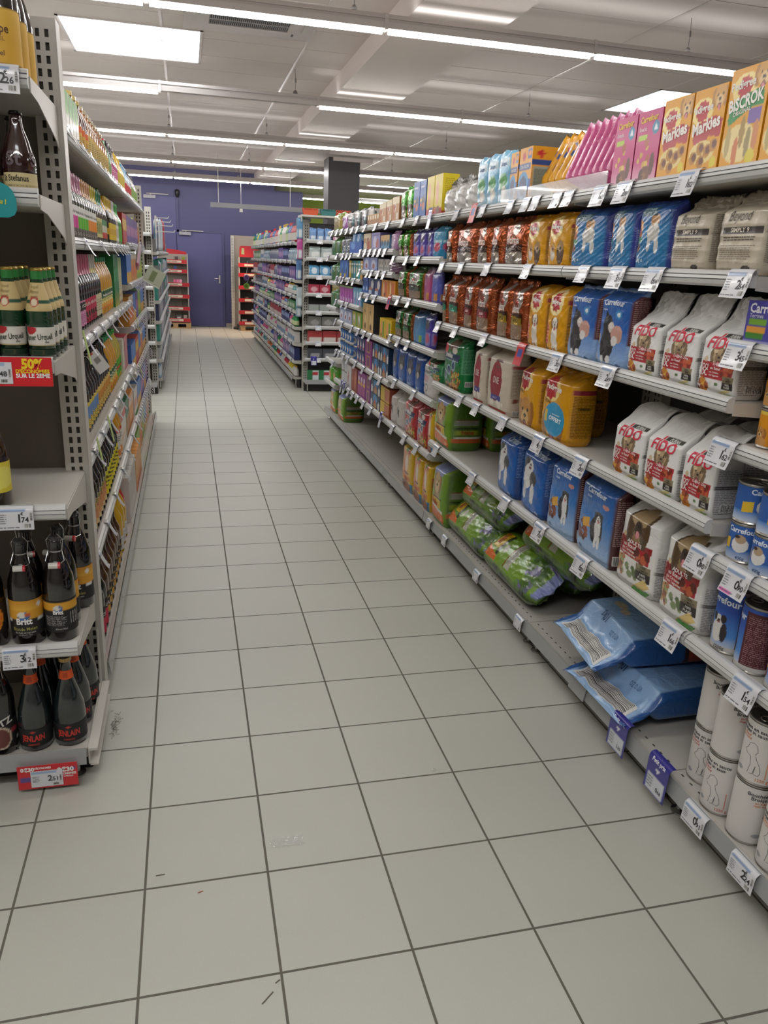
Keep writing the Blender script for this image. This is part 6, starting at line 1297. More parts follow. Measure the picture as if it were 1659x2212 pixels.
# third shelf
rows3 = [('cfc58a', '17181a', 4, 'cream', [('e', .5, .45, .2, .35, 'a89a5c'), ('l', .3, .2, .7, .6, 5, '5a5434')], 'Cav'), ('cf8fb0', '17181a', 2, 'pink', [('r', 0, .6, 1, 1, '2a2226')], 'CUL'), ('cf8fb0', 'c4627c', 4, 'pink', [('r', 0, .62, 1, .95, '2a2226'), ('l', .2, .1, .8, .5, 5, '8a4a68')], 'CUL'), ('b9304c', 'c4627c', 5, 'raspberry red', [('k', .3, .1, .7, .6, 6, ['7a1a2c', '3a2a20'], .06, 1.5)], 'Kriek'), ('cfc6a4', 'c9c4b8', 3, 'cream', [('l', .2, .2, .8, .8, 5, '8a8468')], '')]
y = 1.36
for c_, f_, n, nm, op, st in rows3:
    pr = wb(c_, '', op, [(st, .5, .72, .012, 'e2dcd0' if c_ != 'cfc58a' else '4a4634', {'b': .02})] if st else [], foil=f_, z=(.02, .115), fops=[('r', 0, 0, 1, .25, 'd8c46a' if f_ == 'c9c4b8' else f_)])
    LB(pr, y, n, .079, 1.197, 'dark wine bottle with a %s label and %s neck on the third shelf' % (nm, {'17181a': 'black', 'c4627c': 'pink', 'c9c4b8': 'silver'}[f_]), '%s labels, %s necks, third shelf' % (nm, f_), inset=.045); y += .079*n+.003
oj = [('r', 0, .55, 1, .95, '2f5a3a'), ('k', .1, .0, .9, .5, 10, ['d9782a', 'e0a03a', '4f8f3a'], .09, 1.2)]
po = juice('cf9416', 'dd5a2a', 'c9c27a', oj); po.put(XLF-.095, 2.86, 1.197-SZ, 'L', 'orange juice bottle with an orange cap on the third shelf')
pg = juice('cf9416', '2a8f55', 'c9c27a', oj, [('Andros', .5, .65, .012, 'e8e6da', {'b': .03, 'rot': 8})]); LB(pg, 2.965, 5, .1, 1.197, 'orange juice bottle with a green cap on the third shelf', 'orange juice bottles, third shelf', inset=.05)
pk = box('drink_carton', 'drink carton', .07, .07, .29, '1f7a44', [('v', .0, .3, 'b5a83a', '1f7a44'), ('r', .2, .5, .8, .7, '2f9a54')], nf=10, nt=20)
for i in range(4): pk.put(XLF-.08, 3.53+.082*i, 1.197-SZ, 'L', 'tall glossy green carton on the third shelf', 'tall green cartons')
pk2 = box('drink_carton', 'drink carton', .075, .075, .27, 'cfcaa8', [('v', .65, 1, 'cfcaa8', '6f9a3a'), ('l', .2, .3, .8, .6, 6, '8a8668'), ('e', .3, .18, .12, .035, '9a3a4a'), ('e', .65, .18, .12, .035, 'c98a3a'), ('r', .3, 0, 1, .08, '6a2a44')], nf=12, nt=24)
for i in range(3): pk2.put(XLF-.085, 3.87+.085*i, 1.197-SZ, 'L', 'cream drink carton fading to green on the third shelf', 'cream cartons, third shelf')
# fourth shelf
def wrow(y0, n, zr, base, ops, nm, shelf, glass='14161a', foil='1a1a1c', st='', inset=.045, z=(.02, .125), tc='4a2a1c', pitch=.079):
    pr = wb(base, '', ops, [(st, .5, .68, .012, tc, {'b': .02})] if st else [], foil=foil, z=z, glass=glass)
    LB(pr, y0, n, pitch, zr, 'dark bottle with a %s label on the %s shelf' % (nm, shelf), '%s labels on the %s shelf' % (nm, shelf), inset=inset)
wrow(1.34, 8, .795, 'd9a84a', [('e', .5, .7, .16, .2, 'a8441c'), ('r', 0, 0, 1, .06, 'b8262c'), ('l', .3, .2, .7, .5, 4, '6a4a1c')], 'orange-yellow', 'fourth', st='NEE')
wrow(1.98, 5, .795, 'd8c05a', [('e', .5, .6, .15, .25, '6a8fc0'), ('l', .3, .1, .7, .4, 4, '7a6a2c')], 'mustard and blue', 'fourth')
wrow(2.385, 7, .795, 'd9b866', [('e', .5, .6, .15, .2, 'c98a3a'), ('l', .3, .1, .7, .5, 5, '8a6a2c')], 'straw yellow', 'fourth')
LB(pg, 2.98, 4, .1, .795, 'orange juice bottle with a green cap on the fourth shelf', 'orange juice bottles, fourth shelf', inset=.045)
pgr = juice('b5a42a', '3aa03a', '4f9f2c', [('r', .2, .3, .8, .6, '2a6a2c'), ('e', .5, .45, .1, .1, 'd6452c')]); LB(pgr, 3.39, 3, .1, .795, 'yellow juice bottle with a bright green label on the fourth shelf', 'green label juice, fourth shelf', inset=.045)
def crt(w, h, base, ops, nm, y0, n, zr, pitch=None, cat='drink carton', inset=.055):
    pr = box('drink_carton', cat, w, .075, h, base, ops, nf=12, nt=20)
    for i in range(n): pr.put(XLF-inset-.02, y0+(pitch or w+.006)*i, zr-SZ, 'L', nm, nm.split(' on ')[0]+' row %.2f' % zr)
crt(.075, .2, 'cfcabc', [('k', .1, .1, .9, .9, 9, ['c43a4a', '5f9a4a', 'd98a3a'], .08, .5)], 'cream drink carton dotted with fruit on the fourth shelf', 3.70, 2, .795)
crt(.075, .2, 'b53048', [('r', .3, 0, .6, 1, 'd8d0cc')], 'red and white striped drink carton on the fourth shelf', 3.88, 3, .795)
# fifth shelf
wrow(1.34, 5, .44, 'dca868', [('e', .5, .35, .25, .3, '6a3a24'), ('k', .3, .1, .7, .5, 14, ['5a3420', 'a8683a'], .05, 1.), ('e', .5, .75, .2, .14, 'c4452c')], 'peach and nut', 'fifth', glass='101215', inset=.022)
wrow(1.75, 6, .44, 'cfb98a', [('e', .45, .5, .2, .3, 'c98a5a'), ('r', .3, .8, .6, .98, '8a8440')], 'cream chestnut', 'fifth', st='Cap', inset=.022)
wrow(2.24, 8, .44, 'd6c81e', [('l', .25, .3, .75, .8, 3, '3a3a1c')], 'lemon yellow', 'fifth', st='FRISE', tc='2a2a18', inset=.022)
pw = juice('cf9416', '2a8f55', 'd6d2c8', [('r', 0, .9, 1, 1, 'c42f2c'), ('e', .45, .2, .1, .12, 'd9883a'), ('l', .3, .6, .6, .8, 3, '4a4a4a')], prof=[(p[0]*1.05, p[1]*1.05) for p in jug], z=(.01, .16)); LB(pw, 2.95, 2, .11, .44, 'large juice bottle with a white label and green cap on the fifth shelf', 'white label juice, fifth shelf', inset=.022)
crt(.08, .22, 'd8d4cc', [('r', 0, .75, 1, .9, 'c42f2c'), ('e', .5, .3, .25, .12, 'd9883a')], 'white drink carton with a red band on the fifth shelf', 3.14, 4, .44, inset=.04)
crt(.08, .22, '1f6a4a', [('r', .3, 0, .9, .5, 'd9802c')], 'dark green drink carton with orange fruit on the fifth shelf', 3.50, 3, .44, inset=.04)
crt(.08, .2, 'd98a3a', [('k', .1, .1, .9, .9, 14, ['c4342c', 'e6c04a', '5a3a8a'], .08, .5), ('e', .5, .75, .3, .14, 'e6e0da')], 'orange drink carton with fruit and big letters on the fifth shelf', 3.78, 4, .44, inset=.04)
# base
wrow(1.34, 2, .105, 'c4284a', [('r', 0, .6, 1, 1, '17171a')], 'red and black', 'bottom', glass='101416', foil='c4284a', st='CUBE', tc='e0dcd4', inset=-.012, pitch=.085)
wrow(1.515, 2, .105, 'c4284a', [('r', 0, .6, 1, 1, '17171a')], 'crimson and black', 'bottom', glass='101416', foil='17171a', st='CUBE', tc='e0dcd4', inset=-.012, pitch=.085)
pr = wb('2a2018', '', [('p', [(0, .5), (1, .9), (1, .97), (0, .57)], 'b5904c'), ('r', 0, 0, 1, .3, 'c99a3a')], [('Lou', .5, .4, .014, 'e6e0d2', {'b': .03, 'rot': 10})], glass='4a2c1a', foil='3a2216'); LB(pr, 1.69, 8, .085, .105, 'brown bottle with a diagonal gold line on the bottom shelf', 'brown bottles with a gold line', inset=-.012)
pm = juice('c49a1e', 'b8302c', 'd4d0cc', [('l', .3, .2, .7, .8, 8, '9a9a94')], prof=jug, z=(.02, .09)); LB(pm, 2.42, 3, .11, .105, 'mustard yellow bottle with a white label on the bottom shelf', 'mustard yellow bottles', inset=-.012)
pm2 = juice('c03a2e', '2c3a8a', 'b8302c', prof=jug, z=(.03, .1)); pm2.put(XLF-.045, 2.76, .105-SZ, 'L', 'red squeeze bottle with a blue mark on the bottom shelf')
crt(.085, .25, 'd0ccc6', [('l', .1, .3, .9, .9, 16, 'a8a29c'), ('e', .3, .85, .12, .04, '8a8a86')], 'pale grey drink carton with fine print on the bottom shelf', 2.90, 6, .105, inset=.0)
crt(.085, .22, 'e09a4a', [('v', 0, .4, 'd9542c', 'e09a4a'), ('r', .0, 0, .2, 1, '2a7a4a')], 'orange drink carton with a green edge on the bottom shelf', 3.48, 6, .105, inset=.0)
# farther unit: cartons everywhere, colours by row
pal = [('c98a3a', [('e', .5, .4, .3, .2, 'd94a2c'), ('r', 0, .8, 1, 1, 'd8d0c0')], 'orange'), ('3a6ab4', [('r', .2, 0, .6, 1, '4f8ad0'), ('r', 0, .0, 1, .4, 'd8a42c')], 'blue and yellow'), ('d8d2cc', [('e', .5, .5, .3, .2, 'c4382c'), ('r', 0, 0, 1, .2, '5f9a3a')], 'white and red'), ('7aa83a', [('e', .5, .4, .25, .2, 'e0c43a')], 'lime green'), ('b8342c', [('r', 0, .5, 1, .8, 'd9b43a')], 'red and gold'), ('5a3a8a', [('e', .5, .5, .3, .2, 'd98ab0')], 'purple')]
prs = [box('drink_carton', 'drink carton', .085, .07, .19, b_c, o_, nf=10, nt=14) for b_c, o_, _ in pal]
rr = random.Random(5)
for k, (z, sn) in enumerate(zip(LZ2[1:]+[.105], ('second', 'third', 'fourth', 'fifth', 'sixth', 'bottom'))):
    y = 4.17
    while y < 5.93:
        t = rr.randrange(6); n = rr.randint(3, 5)
        for i in range(n):
            if y > 5.95: break
            prs[t].put(XLF-.055-(.0 if k else .01), y+.0425, z-SZ, 'L', '%s drink carton on the %s shelf of the farther juice unit' % (pal[t][2], sn), '%s cartons %s' % (pal[t][2], sn)); y += .09
        y += .01
# strips and cards on the left-hand rails
def lt(z, ys, lab, **k):
    for y in ys: ptag(XLF+.001, y, z, 'L', 'narrow curved price strip on the '+lab, 'price strips on the '+lab, curve=1.6, h=.06, w=.04, name='price_strip', **k)
fr = lambda a, b, s: [a+s*i for i in range(int((b-a)/s)+1)]
lt(1.852, [1.52, 1.85, 2.1, 2.45]+fr(2.7, 4.0, .13)+fr(4.2, 5.95, .12), 'top rail of the left-hand shelving')
lt(1.53, [1.75, 2.3, 2.78, 3.1, 3.3, 3.48, 3.7, 3.95], 'second rail of the left-hand shelving')
lt(1.197, [1.62, 1.86, 2.16, 2.5, 2.8, 3.1, 3.25, 3.45, 3.65, 3.9], 'third rail of the left-hand shelving')
lt(.795, [1.62, 1.93, 2.2, 2.5, 2.75, 3.0, 3.3, 3.6, 3.9], 'fourth rail of the left-hand shelving')
lt(.44, [1.5, 1.85, 2.25, 2.7, 3.1, 3.5, 3.9], 'fifth rail of the left-hand shelving')
for z, sn in zip(LZ2[1:], ('second', 'third', 'fourth', 'fifth', 'sixth')): lt(z, fr(4.25, 5.95, .11), sn+' rail of the farther juice unit')
for y, z, n_ in ((1.45, 1.197, 'third'), (1.62, .795, 'fourth'), (2.05, .795, 'fourth rail, farther along'), (4.3, 1.03, 'fourth rail of the farther unit'), (4.35, .72, 'fifth rail of the farther unit')):
    c_ = MB().prism([(-.004, .05), (-.006, .05), (-.025, -.06), (-.023, -.06)], 0, .035).build('shelf_flag', mat('lime_card', 'b4c878', .5)); c_.location = (XLF-.0+.01, y, z-.01); c_.rotation_euler = (0, 0, RZ['L']); tag(c_, 'pale green card hanging from the left-hand shelving, %s' % n_, 'shelf card')
b = Box(.05, .002, .085); o = b.build('hanging_price_card', 'paper', 'd9d6d2', [('r', .3, .45, .7, .7, '8a8480'), ('l', .2, .15, .8, .38, 4, '7a7674'), ('r', .1, .9, .5, 1., 'c4503a')], nf=20, nt=26)
o.location = (XLF+.04, 1.83, 1.055); o.rotation_euler = (0, -.6, .5); tag(o, 'white price card with a red corner dangling from the third rail of the left-hand shelving', 'price card')
b = Box(.13, .003, .12); o = b.build('diamond_sign', 'paper', 'a8b09a', [('r', .3, .2, .55, .8, '6f7d56'), ('l', .08, .1, .28, .9, 9, '868c7c'), ('r', .05, .0, .95, .06, 'c4cabc')], nf=20, nt=20)
o.location = (XLF+.10, 4.72, 1.275); o.rotation_euler = (0, .5, .2); tag(o, 'grey-green square card turned on its corner, sticking out over the aisle', 'sign')
child(MB().tube((0, 0, .12), (-.08, .0, .10), .003, 6).build('clip_arm', M['clear']), o)
b = Bag(.10, .02, .15, e=3, amp=.006, seed=9, tf=.9); o = b.build('hanging_sachet', 'plastic', 'c9a4b4', [('r', 0, 0, 1, .1, 'b04a6c'), ('v', .4, 1, 'c9a4b4', 'b8b4b8')], nf=14, ns=4, nt=16); o.location = (XLF+.05, 4.1, 1.40); o.rotation_euler = (.15, .35, RZ['L']); tag(o, 'pink and clear sachet strip hanging beside the second rail', 'sachet')
# ------------------------------------------------------------------ far shelving stock
def tiny_bottle(c, cap, h=.235, r=.032, lab='d0ccc6', nm='cleaning_bottle', cat='cleaning bottle'):
    m = MB().lathe([(.001, 0), (r, .002), (r, h*.62), (r*.45, h*.8), (r*.42, h*.88), (.001, h*.88)], 12, col=c)
    o = m.build(nm, FIN['pet'], smooth=True, painted=True)
    child(MB().lathe([(r+.0006, h*.12), (r+.0006, h*.5)], 12, col=lab).build('label', FIN['paper'], painted=True), o)
    child(MB().lathe([(r*.5, h*.86), (r*.45, h), (.001, h)], 10, col=cap).build('cap', FIN['pet'], painted=True), o)
    return Proto(o, 2*r, 2*r, h, cat)
def tiny_box(c, ops, w=.165, d=.07, h=.15, nm='household_box', cat='household box'): return box(nm, cat, w, d, h, c, ops, nf=8, nt=10)
def tiny_bag(c, ops, w=.13, h=.15, seed=1, nm='household_pack', cat='household pack'): return bag(nm, cat, w, .05, h, c, ops, nf=10, ns=3, nt=12, e=3, amp=.006, seed=seed, tf=.8, lean=.2)
TB = [('white', tiny_bottle('d4d2cc', 'c9a42c')), ('pink', tiny_bottle('d05a8c', 'e6e2e0')), ('green', tiny_bottle('2a8a4c', '2c5a9a', lab='c9d0a0')), ('blue', tiny_bottle('2c4f9a', 'c4303a')), ('yellow', tiny_bottle('cfb82a', '3a8a3a')), ('teal', tiny_bottle('3a8f94', 'd6d6d2')), ('orange', tiny_bottle('d0622a', 'd6d2cc')), ('red', tiny_bottle('b8303a', '2a3a6a'))]
TX_ = [('navy', tiny_box('2a3468', [('r', .1, .5, .9, .8, '8fa0cc')])), ('white', tiny_box('cfcdc8', [('r', .1, .2, .9, .5, '4a7aa8')])), ('purple', tiny_box('5a4a8f', [('e', .5, .5, .3, .3, 'c9a0c0')])), ('green', tiny_box('3f7a4a', [('e', .5, .5, .3, .3, 'd0d8c0')])), ('red', tiny_box('a83a3c', [('r', .1, .1, .9, .4, 'd8d0c8')])), ('dark grey', tiny_box('4a4c54', [('r', .2, .2, .8, .5, 'a0a0a4')]))]
TG = [('silver', tiny_bag('a4a8ae', [('r', .1, .1, .9, .5, '5a6a8a')], seed=3)), ('clear blue', tiny_bag('8fa8b8', [('e', .5, .4, .3, .2, 'd0dade')], seed=4)), ('grey-green', tiny_bag('6a8a6c', [('r', .1, .1, .9, .4, 'c4c8b0')], seed=5)), ('plum', tiny_bag('6a3a5c', [('e', .5, .4, .3, .2, 'c9a4b4')], seed=6))]
def stockrow(rng, sets, a, b, zr, face, rot, where, run=(2, 5), hmax=.17):
    """fill a shelf from a to b with runs of the same pack"""
    p = a
    while p < b-.05:
        nm, pr = sets[rng.randrange(len(sets))]; n = rng.randint(*run); hs = min(1.15, hmax/pr.h)*rng.uniform(.86, 1.)
        for i in range(n):
            if p+pr.w > b: p = b; break
            q = p+pr.w/2; d = pr.d/2+.02
            loc = {'R': (face+d, q), 'L': (face-d, q), 'E': (q, face+d)}[rot]
            kind = pr.cat.split()[-1]
            pr.put(loc[0], loc[1], zr-SZ, rot, '%s %s %s' % (nm, pr.cat, where), '%s %s %s' % (nm, pr.cat, where), sc=(1, 1, hs)); p += pr.w+.006
        p += rng.uniform(.0, .02)
rg = random.Random(11)
SN = ['top', 'second', 'third', 'fourth', 'fifth', 'sixth', 'seventh', 'eighth', 'bottom']
for half, (a, b) in (('near half', (8.15, 11.15)), ('far half', (11.25, 14.25))):
    for k, z in enumerate(FZ+[.14]):
        sets = TB if k in (0, 8) else (TG+TX_ if k in (1, 2) else (TX_+TB if k < 6 else TX_[:3]+TB[:4]))
        gap = (FZ[k-1] if k else 1.95)-z if k < 9 else .18
        stockrow(rg, sets, a, b, z, XF+.0, 'R', 'on the %s shelf of the far right shelving, %s' % (SN[k], half), (3, 6), min(.2, gap-.05) if k else .235)
for k, z in enumerate(FZ):
    for y in fr(8.2, 14.2, .5 if k % 2 else .42): ptag(XF-.001, y, z, 'R', 'tiny price tag on the %s rail of the far right shelving' % SN[k], 'far tags %s' % SN[k], w=.06, h=.05)
# far end unit facing the camera
sets_e = [[('pink', tiny_bag('c4588f', [('r', .2, .1, .8, .4, 'e0d0d8')], seed=21, h=.19, w=.08)), ('light blue', tiny_bag('6f94c4', [('r', .2, .1, .8, .4, 'd8e0e8')], seed=22, h=.19, w=.08))],
          [('pale lime', tiny_box('a4bf5a', [('r', .1, .3, .9, .6, 'd6dcb8')], w=.2, h=.08)), ('clear', tiny_bag('a8b4b4', [('r', .1, .1, .9, .5, 'dcdedc')], seed=24))],
          [('sky blue', tiny_bag('5a9ac4', [('e', .5, .5, .3, .3, 'd6e0e8')], seed=25, w=.12)), ('white', tiny_bag('b9c0c0', [], seed=26, w=.08))],
          [('cherry red', tiny_box('a8324a', [('e', .5, .5, .3, .3, 'd0a0a8')], w=.12, h=.1)), ('olive', tiny_bag('8a8050', [], seed=27))],
          [('orange', tiny_box('d08f2c', [('r', .1, .4, .9, .6, '6a5a9a')], w=.14, h=.09)), ('clear', tiny_box('8a8c8c', [('r', .1, .1, .9, .9, '9aa09c')], w=.12, h=.08))],
          [('grey', tiny_box('70706c', [('e', .5, .4, .3, .3, '9a9a98')], w=.15, h=.11)), ('striped pink', tiny_bag('c98a98', [('r', .2, 0, .4, 1, 'e0dcdc'), ('r', .6, 0, .8, 1, 'e0dcdc')], seed=28))],
          [('brown', tiny_box('7a6a54', [('r', .2, .3, .8, .8, '6a7a8a')], w=.15, h=.1)), ('orange', TX_[4][1])],
          [('khaki framed', tiny_box('6f6a4c', [('r', .12, .1, .88, .8, '8a9698')], w=.2, h=.13)), ('khaki framed', TX_[5][1])],
          [('green and white', tiny_box('2a7a4a', [('r', .4, 0, 1, 1, 'cfd8dc'), ('e', .7, .7, .25, .2, 'b8303a')], w=.13, h=.11))]]
for k, z in enumerate([1.72, 1.53, 1.335, 1.14, .94, .77, .59, .40, .14]):
    st_ = sets_e[0] if k == 0 else sets_e[k]
    stockrow(rg, st_, 1.51, 2.48, z, 7.80, 'E', 'on the %s shelf of the far end unit' % SN[k], (2, 4), .135 if k < 8 else .15)
    if k < 8:
        for x in (1.62, 1.9, 2.2): ptag(x, 7.799, z, 'E', 'price tag on the %s rail of the far end unit' % SN[k], 'end unit tags %s' % SN[k], w=.07, h=.05)
ptag(1.57, 7.79, .42, 'E', 'small dark blue promotion tag low on the far end unit', style='blue', w=.07, h=.1)
# hanging packs at the corner of the far end unit
for i in range(6):
    b = Bag(.07, .02, .22, e=3, amp=.004, seed=30+i, tf=.92); o = b.build('hanging_pack', 'plastic', ['5f8fb4', '8fa8b4', 'b04a8c', '5a7fb0', 'a8b4b8', '6a8fa8'][i], [('r', .15, .1, .85, .45, 'cfd6da')], nf=8, ns=3, nt=10)
    o.location = (1.40, 7.82+.06*(i % 2), [1.72, 1.72, 1.5, 1.28, .98, .86][i]); o.rotation_euler = (0, 0, .3); tag(o, 'slim %s pack hanging beside the far end unit, level %s from above' % (['blue', 'grey-blue', 'magenta', 'denim blue', 'pale', 'slate'][i], ['one', 'one, behind', 'two', 'three', 'four', 'five'][i]), 'hanging pack')
    child(MB().tube((0, .012, .2), (.1, .012, .2), .003, 6).build('peg_hook', M['chrome']), o)
# brushes on top
def brush(c, nm, x, y):
    m = MB().prism([(-.075, 0), (.075, 0), (.09, .05), (-.09, .05)], -.03, .03, 'y', col=c); r_ = random.Random(3)
    for i in range(120):
        bx, by = r_.uniform(-.08, .08), r_.uniform(-.028, .028); m.tube((bx, by, .045), (bx*1.1, by*1.1, .07), .004, 4, col=c)
    o = m.build('brush_head', FIN['matte'], painted=True); o.location = (x, y, 1.976); tag(o, nm, 'brush')
brush('c9532c', 'orange brush head lying on top of the far end unit', 1.52, 7.86); brush('2f6f6c', 'teal brush head on top of the far end unit between the orange ones', 1.72, 7.86); brush('b8482c', 'rust orange brush head on top of the far end unit, right of the teal one', 1.90, 7.90)
# mops at the far corner
for i, (c, z, nm) in enumerate((('7a5f9a', 1.13, 'purple'), ('7fa83a', .97, 'lime green'))):
    m = MB(); r_ = random.Random(i)
    for k in range(160):
        v = Vector((r_.gauss(0, 1), r_.gauss(0, 1), r_.gauss(0, 1))).normalized()*.06; m.tube((0, 0, 0), v, .008, 4, .004, col=c)
    o = m.build('duster', FIN['matte'], painted=True); o.location = (1.27, 14.32, z); tag(o, nm+' fluffy duster hanging at the far corner beside the red display', 'duster')
    child(MB().tube((0, 0, .05), (.03, .0, .3 if i == 0 else .1), .005, 6).build('handle', M['clear']), o)
# left end unit behind the cross aisle
LEZ = [1.70, 1.52, 1.37, 1.16, .94, .755, .58, .385, .13]
lset = [[('yellow-green', tiny_box('b4c83a', [('e', .5, .25, .3, .2, 'd9743a'), ('r', .1, .5, .8, .8, 'e2e4d8')], w=.13, h=.15, nm='tea_box', cat='tea box'))], [('green and orange', tiny_box('4f9a34', [('e', .65, .5, .3, .4, 'd9802c')], w=.12, h=.075, nm='food_tub', cat='food tub'))],
        [('green and orange', tiny_box('4f9a34', [('e', .65, .5, .3, .4, 'd9802c')], w=.12, h=.07, nm='food_tub', cat='food tub'))], [('light blue', tiny_bag('5fa4dc', [('e', .5, .5, .4, .3, 'd8e4ee')], w=.14, h=.14, seed=40, nm='wipes_pack', cat='wipes pack'))], None,
        [('cream and coral', tiny_bag('cfc8b0', [('r', .1, .6, .9, .9, 'c9735a'), ('r', .2, .05, .8, .2, '4f8a3a')], w=.14, h=.14, seed=41, nm='refill_pack', cat='refill pack'))], [('beige', tiny_bag('b8a884', [('r', .1, .1, .9, .3, '5f8a3a')], w=.13, h=.13, seed=42, nm='refill_pack', cat='refill pack'))],
        [('mauve', tiny_box('5a4058', [('e', .5, .4, .4, .3, 'd0a0b8'), ('e', .6, .25, .3, .15, 'c9a43a')], w=.14, h=.11, nm='snack_pack', cat='snack pack'))], None]
for k, (z, s_) in enumerate(zip(LEZ, lset)):
    if s_: stockrow(rg, s_, -1.05, -.265, z, 7.57, 'E', 'on the %s shelf of the left end unit' % SN[k], (3, 6), .15 if k != 2 else .07)
    if k < 8: ptag(-.33, 7.559, z, 'E', 'bright white price tag on the %s rail of the left end unit' % SN[k], w=.07, h=.045)
def detergent(x, nm):
    b = Bag(.17, .1, .29, e=3, amp=.001, seed=4, tf=.7, flat=.5, topw=.6); o = b.build('detergent_bottle', 'pet', '7fb89a', [('r', .1, .25, .9, .6, '5a9a80'), ('p', [(.5, .3), (.7, .4), (.9, .3), (.7, .2)], '3a7ab4'), ('v', .8, 1, '2f6a54', '2f6a54'), ('e', .3, .15, .15, .08, 'd6dcd0')], nf=20, nt=30)
    lettering(b, [('Le Chat', .5, .5, .02, 'e2e8e2', {'b': .03})], o); child(MB().lathe([(.03, .285), (.028, .32), (.001, .32)], 14, col='2a6a50').build('cap', FIN['pet'], painted=True), o)
    o.location = (x, 7.64, .13-SZ); tag(o, nm, 'detergent bottle')
detergent(-.36, 'mint green detergent bottle at the foot of the left end unit, nearest the aisle'); detergent(-.56, 'mint green detergent bottle at the foot of the left end unit, farther from the aisle')
# pegged goods and tubs in the far left units
XP = -.145
ls2 = [('dark blue', tiny_box('343a58', [('r', .2, .1, .8, .9, '8a90a8')], w=.12, h=.2)), ('grey', tiny_box('7c7a78', [('r', .1, .5, .9, .9, '5a5a5c')], w=.14, h=.12)), ('white', tiny_box('b4b6b8', [('r', .1, .1, .9, .3, '6a7a8a')], w=.12, h=.12)), ('pale blue', tiny_bag('9ab4c8', [('r', .1, .2, .9, .7, 'd6dade')], w=.14, h=.2, seed=50)), ('teal', tiny_box('3a8f80', [], w=.08, h=.18))]
for k, z in enumerate([1.52, 1.25, 1.0, .78, .55, .35, .13]):
    for half, (a, b) in (('near part', (8.0, 10.9)), ('far part', (11.0, 13.2))):
        stockrow(rg, ls2, a, b, z, XP, 'L', 'on the %s shelf of the far left shelving, %s' % (['second', 'third', 'fourth', 'fifth', 'sixth', 'seventh', 'bottom'][k], half), (2, 4), .2)
for i, (c, nm) in enumerate((('c9ccd0', 'white and navy'), ('d8dce2', 'white'), ('c4d4de', 'pale blue'), ('b8424f', 'red edged'))):
    b = Bag(.16, .05, .33, e=3, amp=.004, seed=60+i, tf=.9); o = b.build('ironing_cover', 'plastic', c, [('r', 0, 0, .3, 1, '2c3a68' if i == 0 else c), ('r', .3, .3, .6, .8, '5fa0c0')], nf=10, ns=3, nt=14); o.location = (XP-.02+.02*i, 8.1+.13*i, 1.53); o.rotation_euler = (0, .12, RZ['L']); tag(o, nm+' folded cover hanging high on the far left shelving', 'textile pack')
for i in range(4):
    z = [1.86, 1.82, 1.78, 1.72][i]; o = MB().tube((0, 0, 0), (.12+.02*i, 0, 0), .004, 6).tube((.12+.02*i, 0, 0), (.13+.02*i, 0, .02), .004, 6).box(-.02, .0, -.01, .01, -.02, .02).build('peg_hook', M['post']); o.location = (XP-.0, 7.93, z); tag(o, 'empty grey peg hook on the far left post, %s from the top' % ['first', 'second', 'third', 'fourth'][i], 'hook')
pass
# ------------------------------------------------------------------ red displays by the violet wall
cb = mat('display_cardboard', 'b5aea4', .7); redc = mat('red_card', 'b01e2a', .6); crm = mat('cream_card', 'd6cbb8', .6)
def pallet(parent, x0, x1, y0, y1):
    m = MB()
    for y in (y0, (y0+y1)/2-.04, y1-.08): m.box(x0, x1, y, y+.08, .0, .02)
    for x in (x0, (x0+x1)/2-.05, x1-.1):
        for y in (y0, (y0+y1)/2-.04, y1-.08): m.box(x, x+.1, y, y+.08, .02, .095)
    m.box(x0, x1, y0, y1, .095, .115); m.build('pallet', M['wood'], parent)
d = empty('cardboard_display', (0, 0, 0)); tag(d, 'cardboard display with red fronts left of the violet door, on a wooden pallet', 'display stand')
pallet(d, -.42, .215, 15.98, 16.4)
DZ = [1.36, 1.17, .905, .665, .42, .18]
for sx in (-.42, .17):
    MB().prism([(16.4, .13), (15.98, .13), (15.98, .93), (16.08, 1.18), (16.08, 1.5), (16.4, 1.52)], sx, sx+.02).build('side_wall', cb, d)
MB().box(-.40, .17, 16.38, 16.4, .13, 1.5).build('back_wall', cb, d)
for k, z in enumerate(DZ):
    yf = 16.08 if k < 2 else 15.98; xe = .165 if k < 2 else .205
    s_ = MB().box(-.40, .17, yf, 16.38, z-.05, z-.035).build('tray', cb, d)
    q = MB().box(-.43, xe, yf-.008, yf, z-.045, z+.03).build('red_front', redc); q.parent = s_
    q2 = MB().box(-.40, .06, yf-.011, yf-.008, z-.03, z+.015).build('name_strip', crm); q2.parent = s_
    class SS2:
        w, h = .46, .045
        def front(s, S, Tt, off=0.): S = np.asarray(S); return np.stack([-.40+S*.46, np.full(len(S), yf-.0115-off), z-.03+np.asarray(Tt)*.045], 1)
    l_ = lettering(SS2(), [('BONNES AFFAIRES', .55, .28, .02, '6a4038', {'b': .03})], q2)
    for x in (-.12, .03): 
        w_ = MB().prism([(yf+.02, z-.035), (16.36, z-.035), (16.36, z+.13)], x, x+.006).build('divider', cb); w_.parent = s_
t_ = MB().prism([(-.42, 1.5), (.165, 1.5), (.165, 1.55), (.0, 1.58), (-.2, 1.6), (-.42, 1.6)], 16.06, 16.09, 'y').build('header', redc, d)
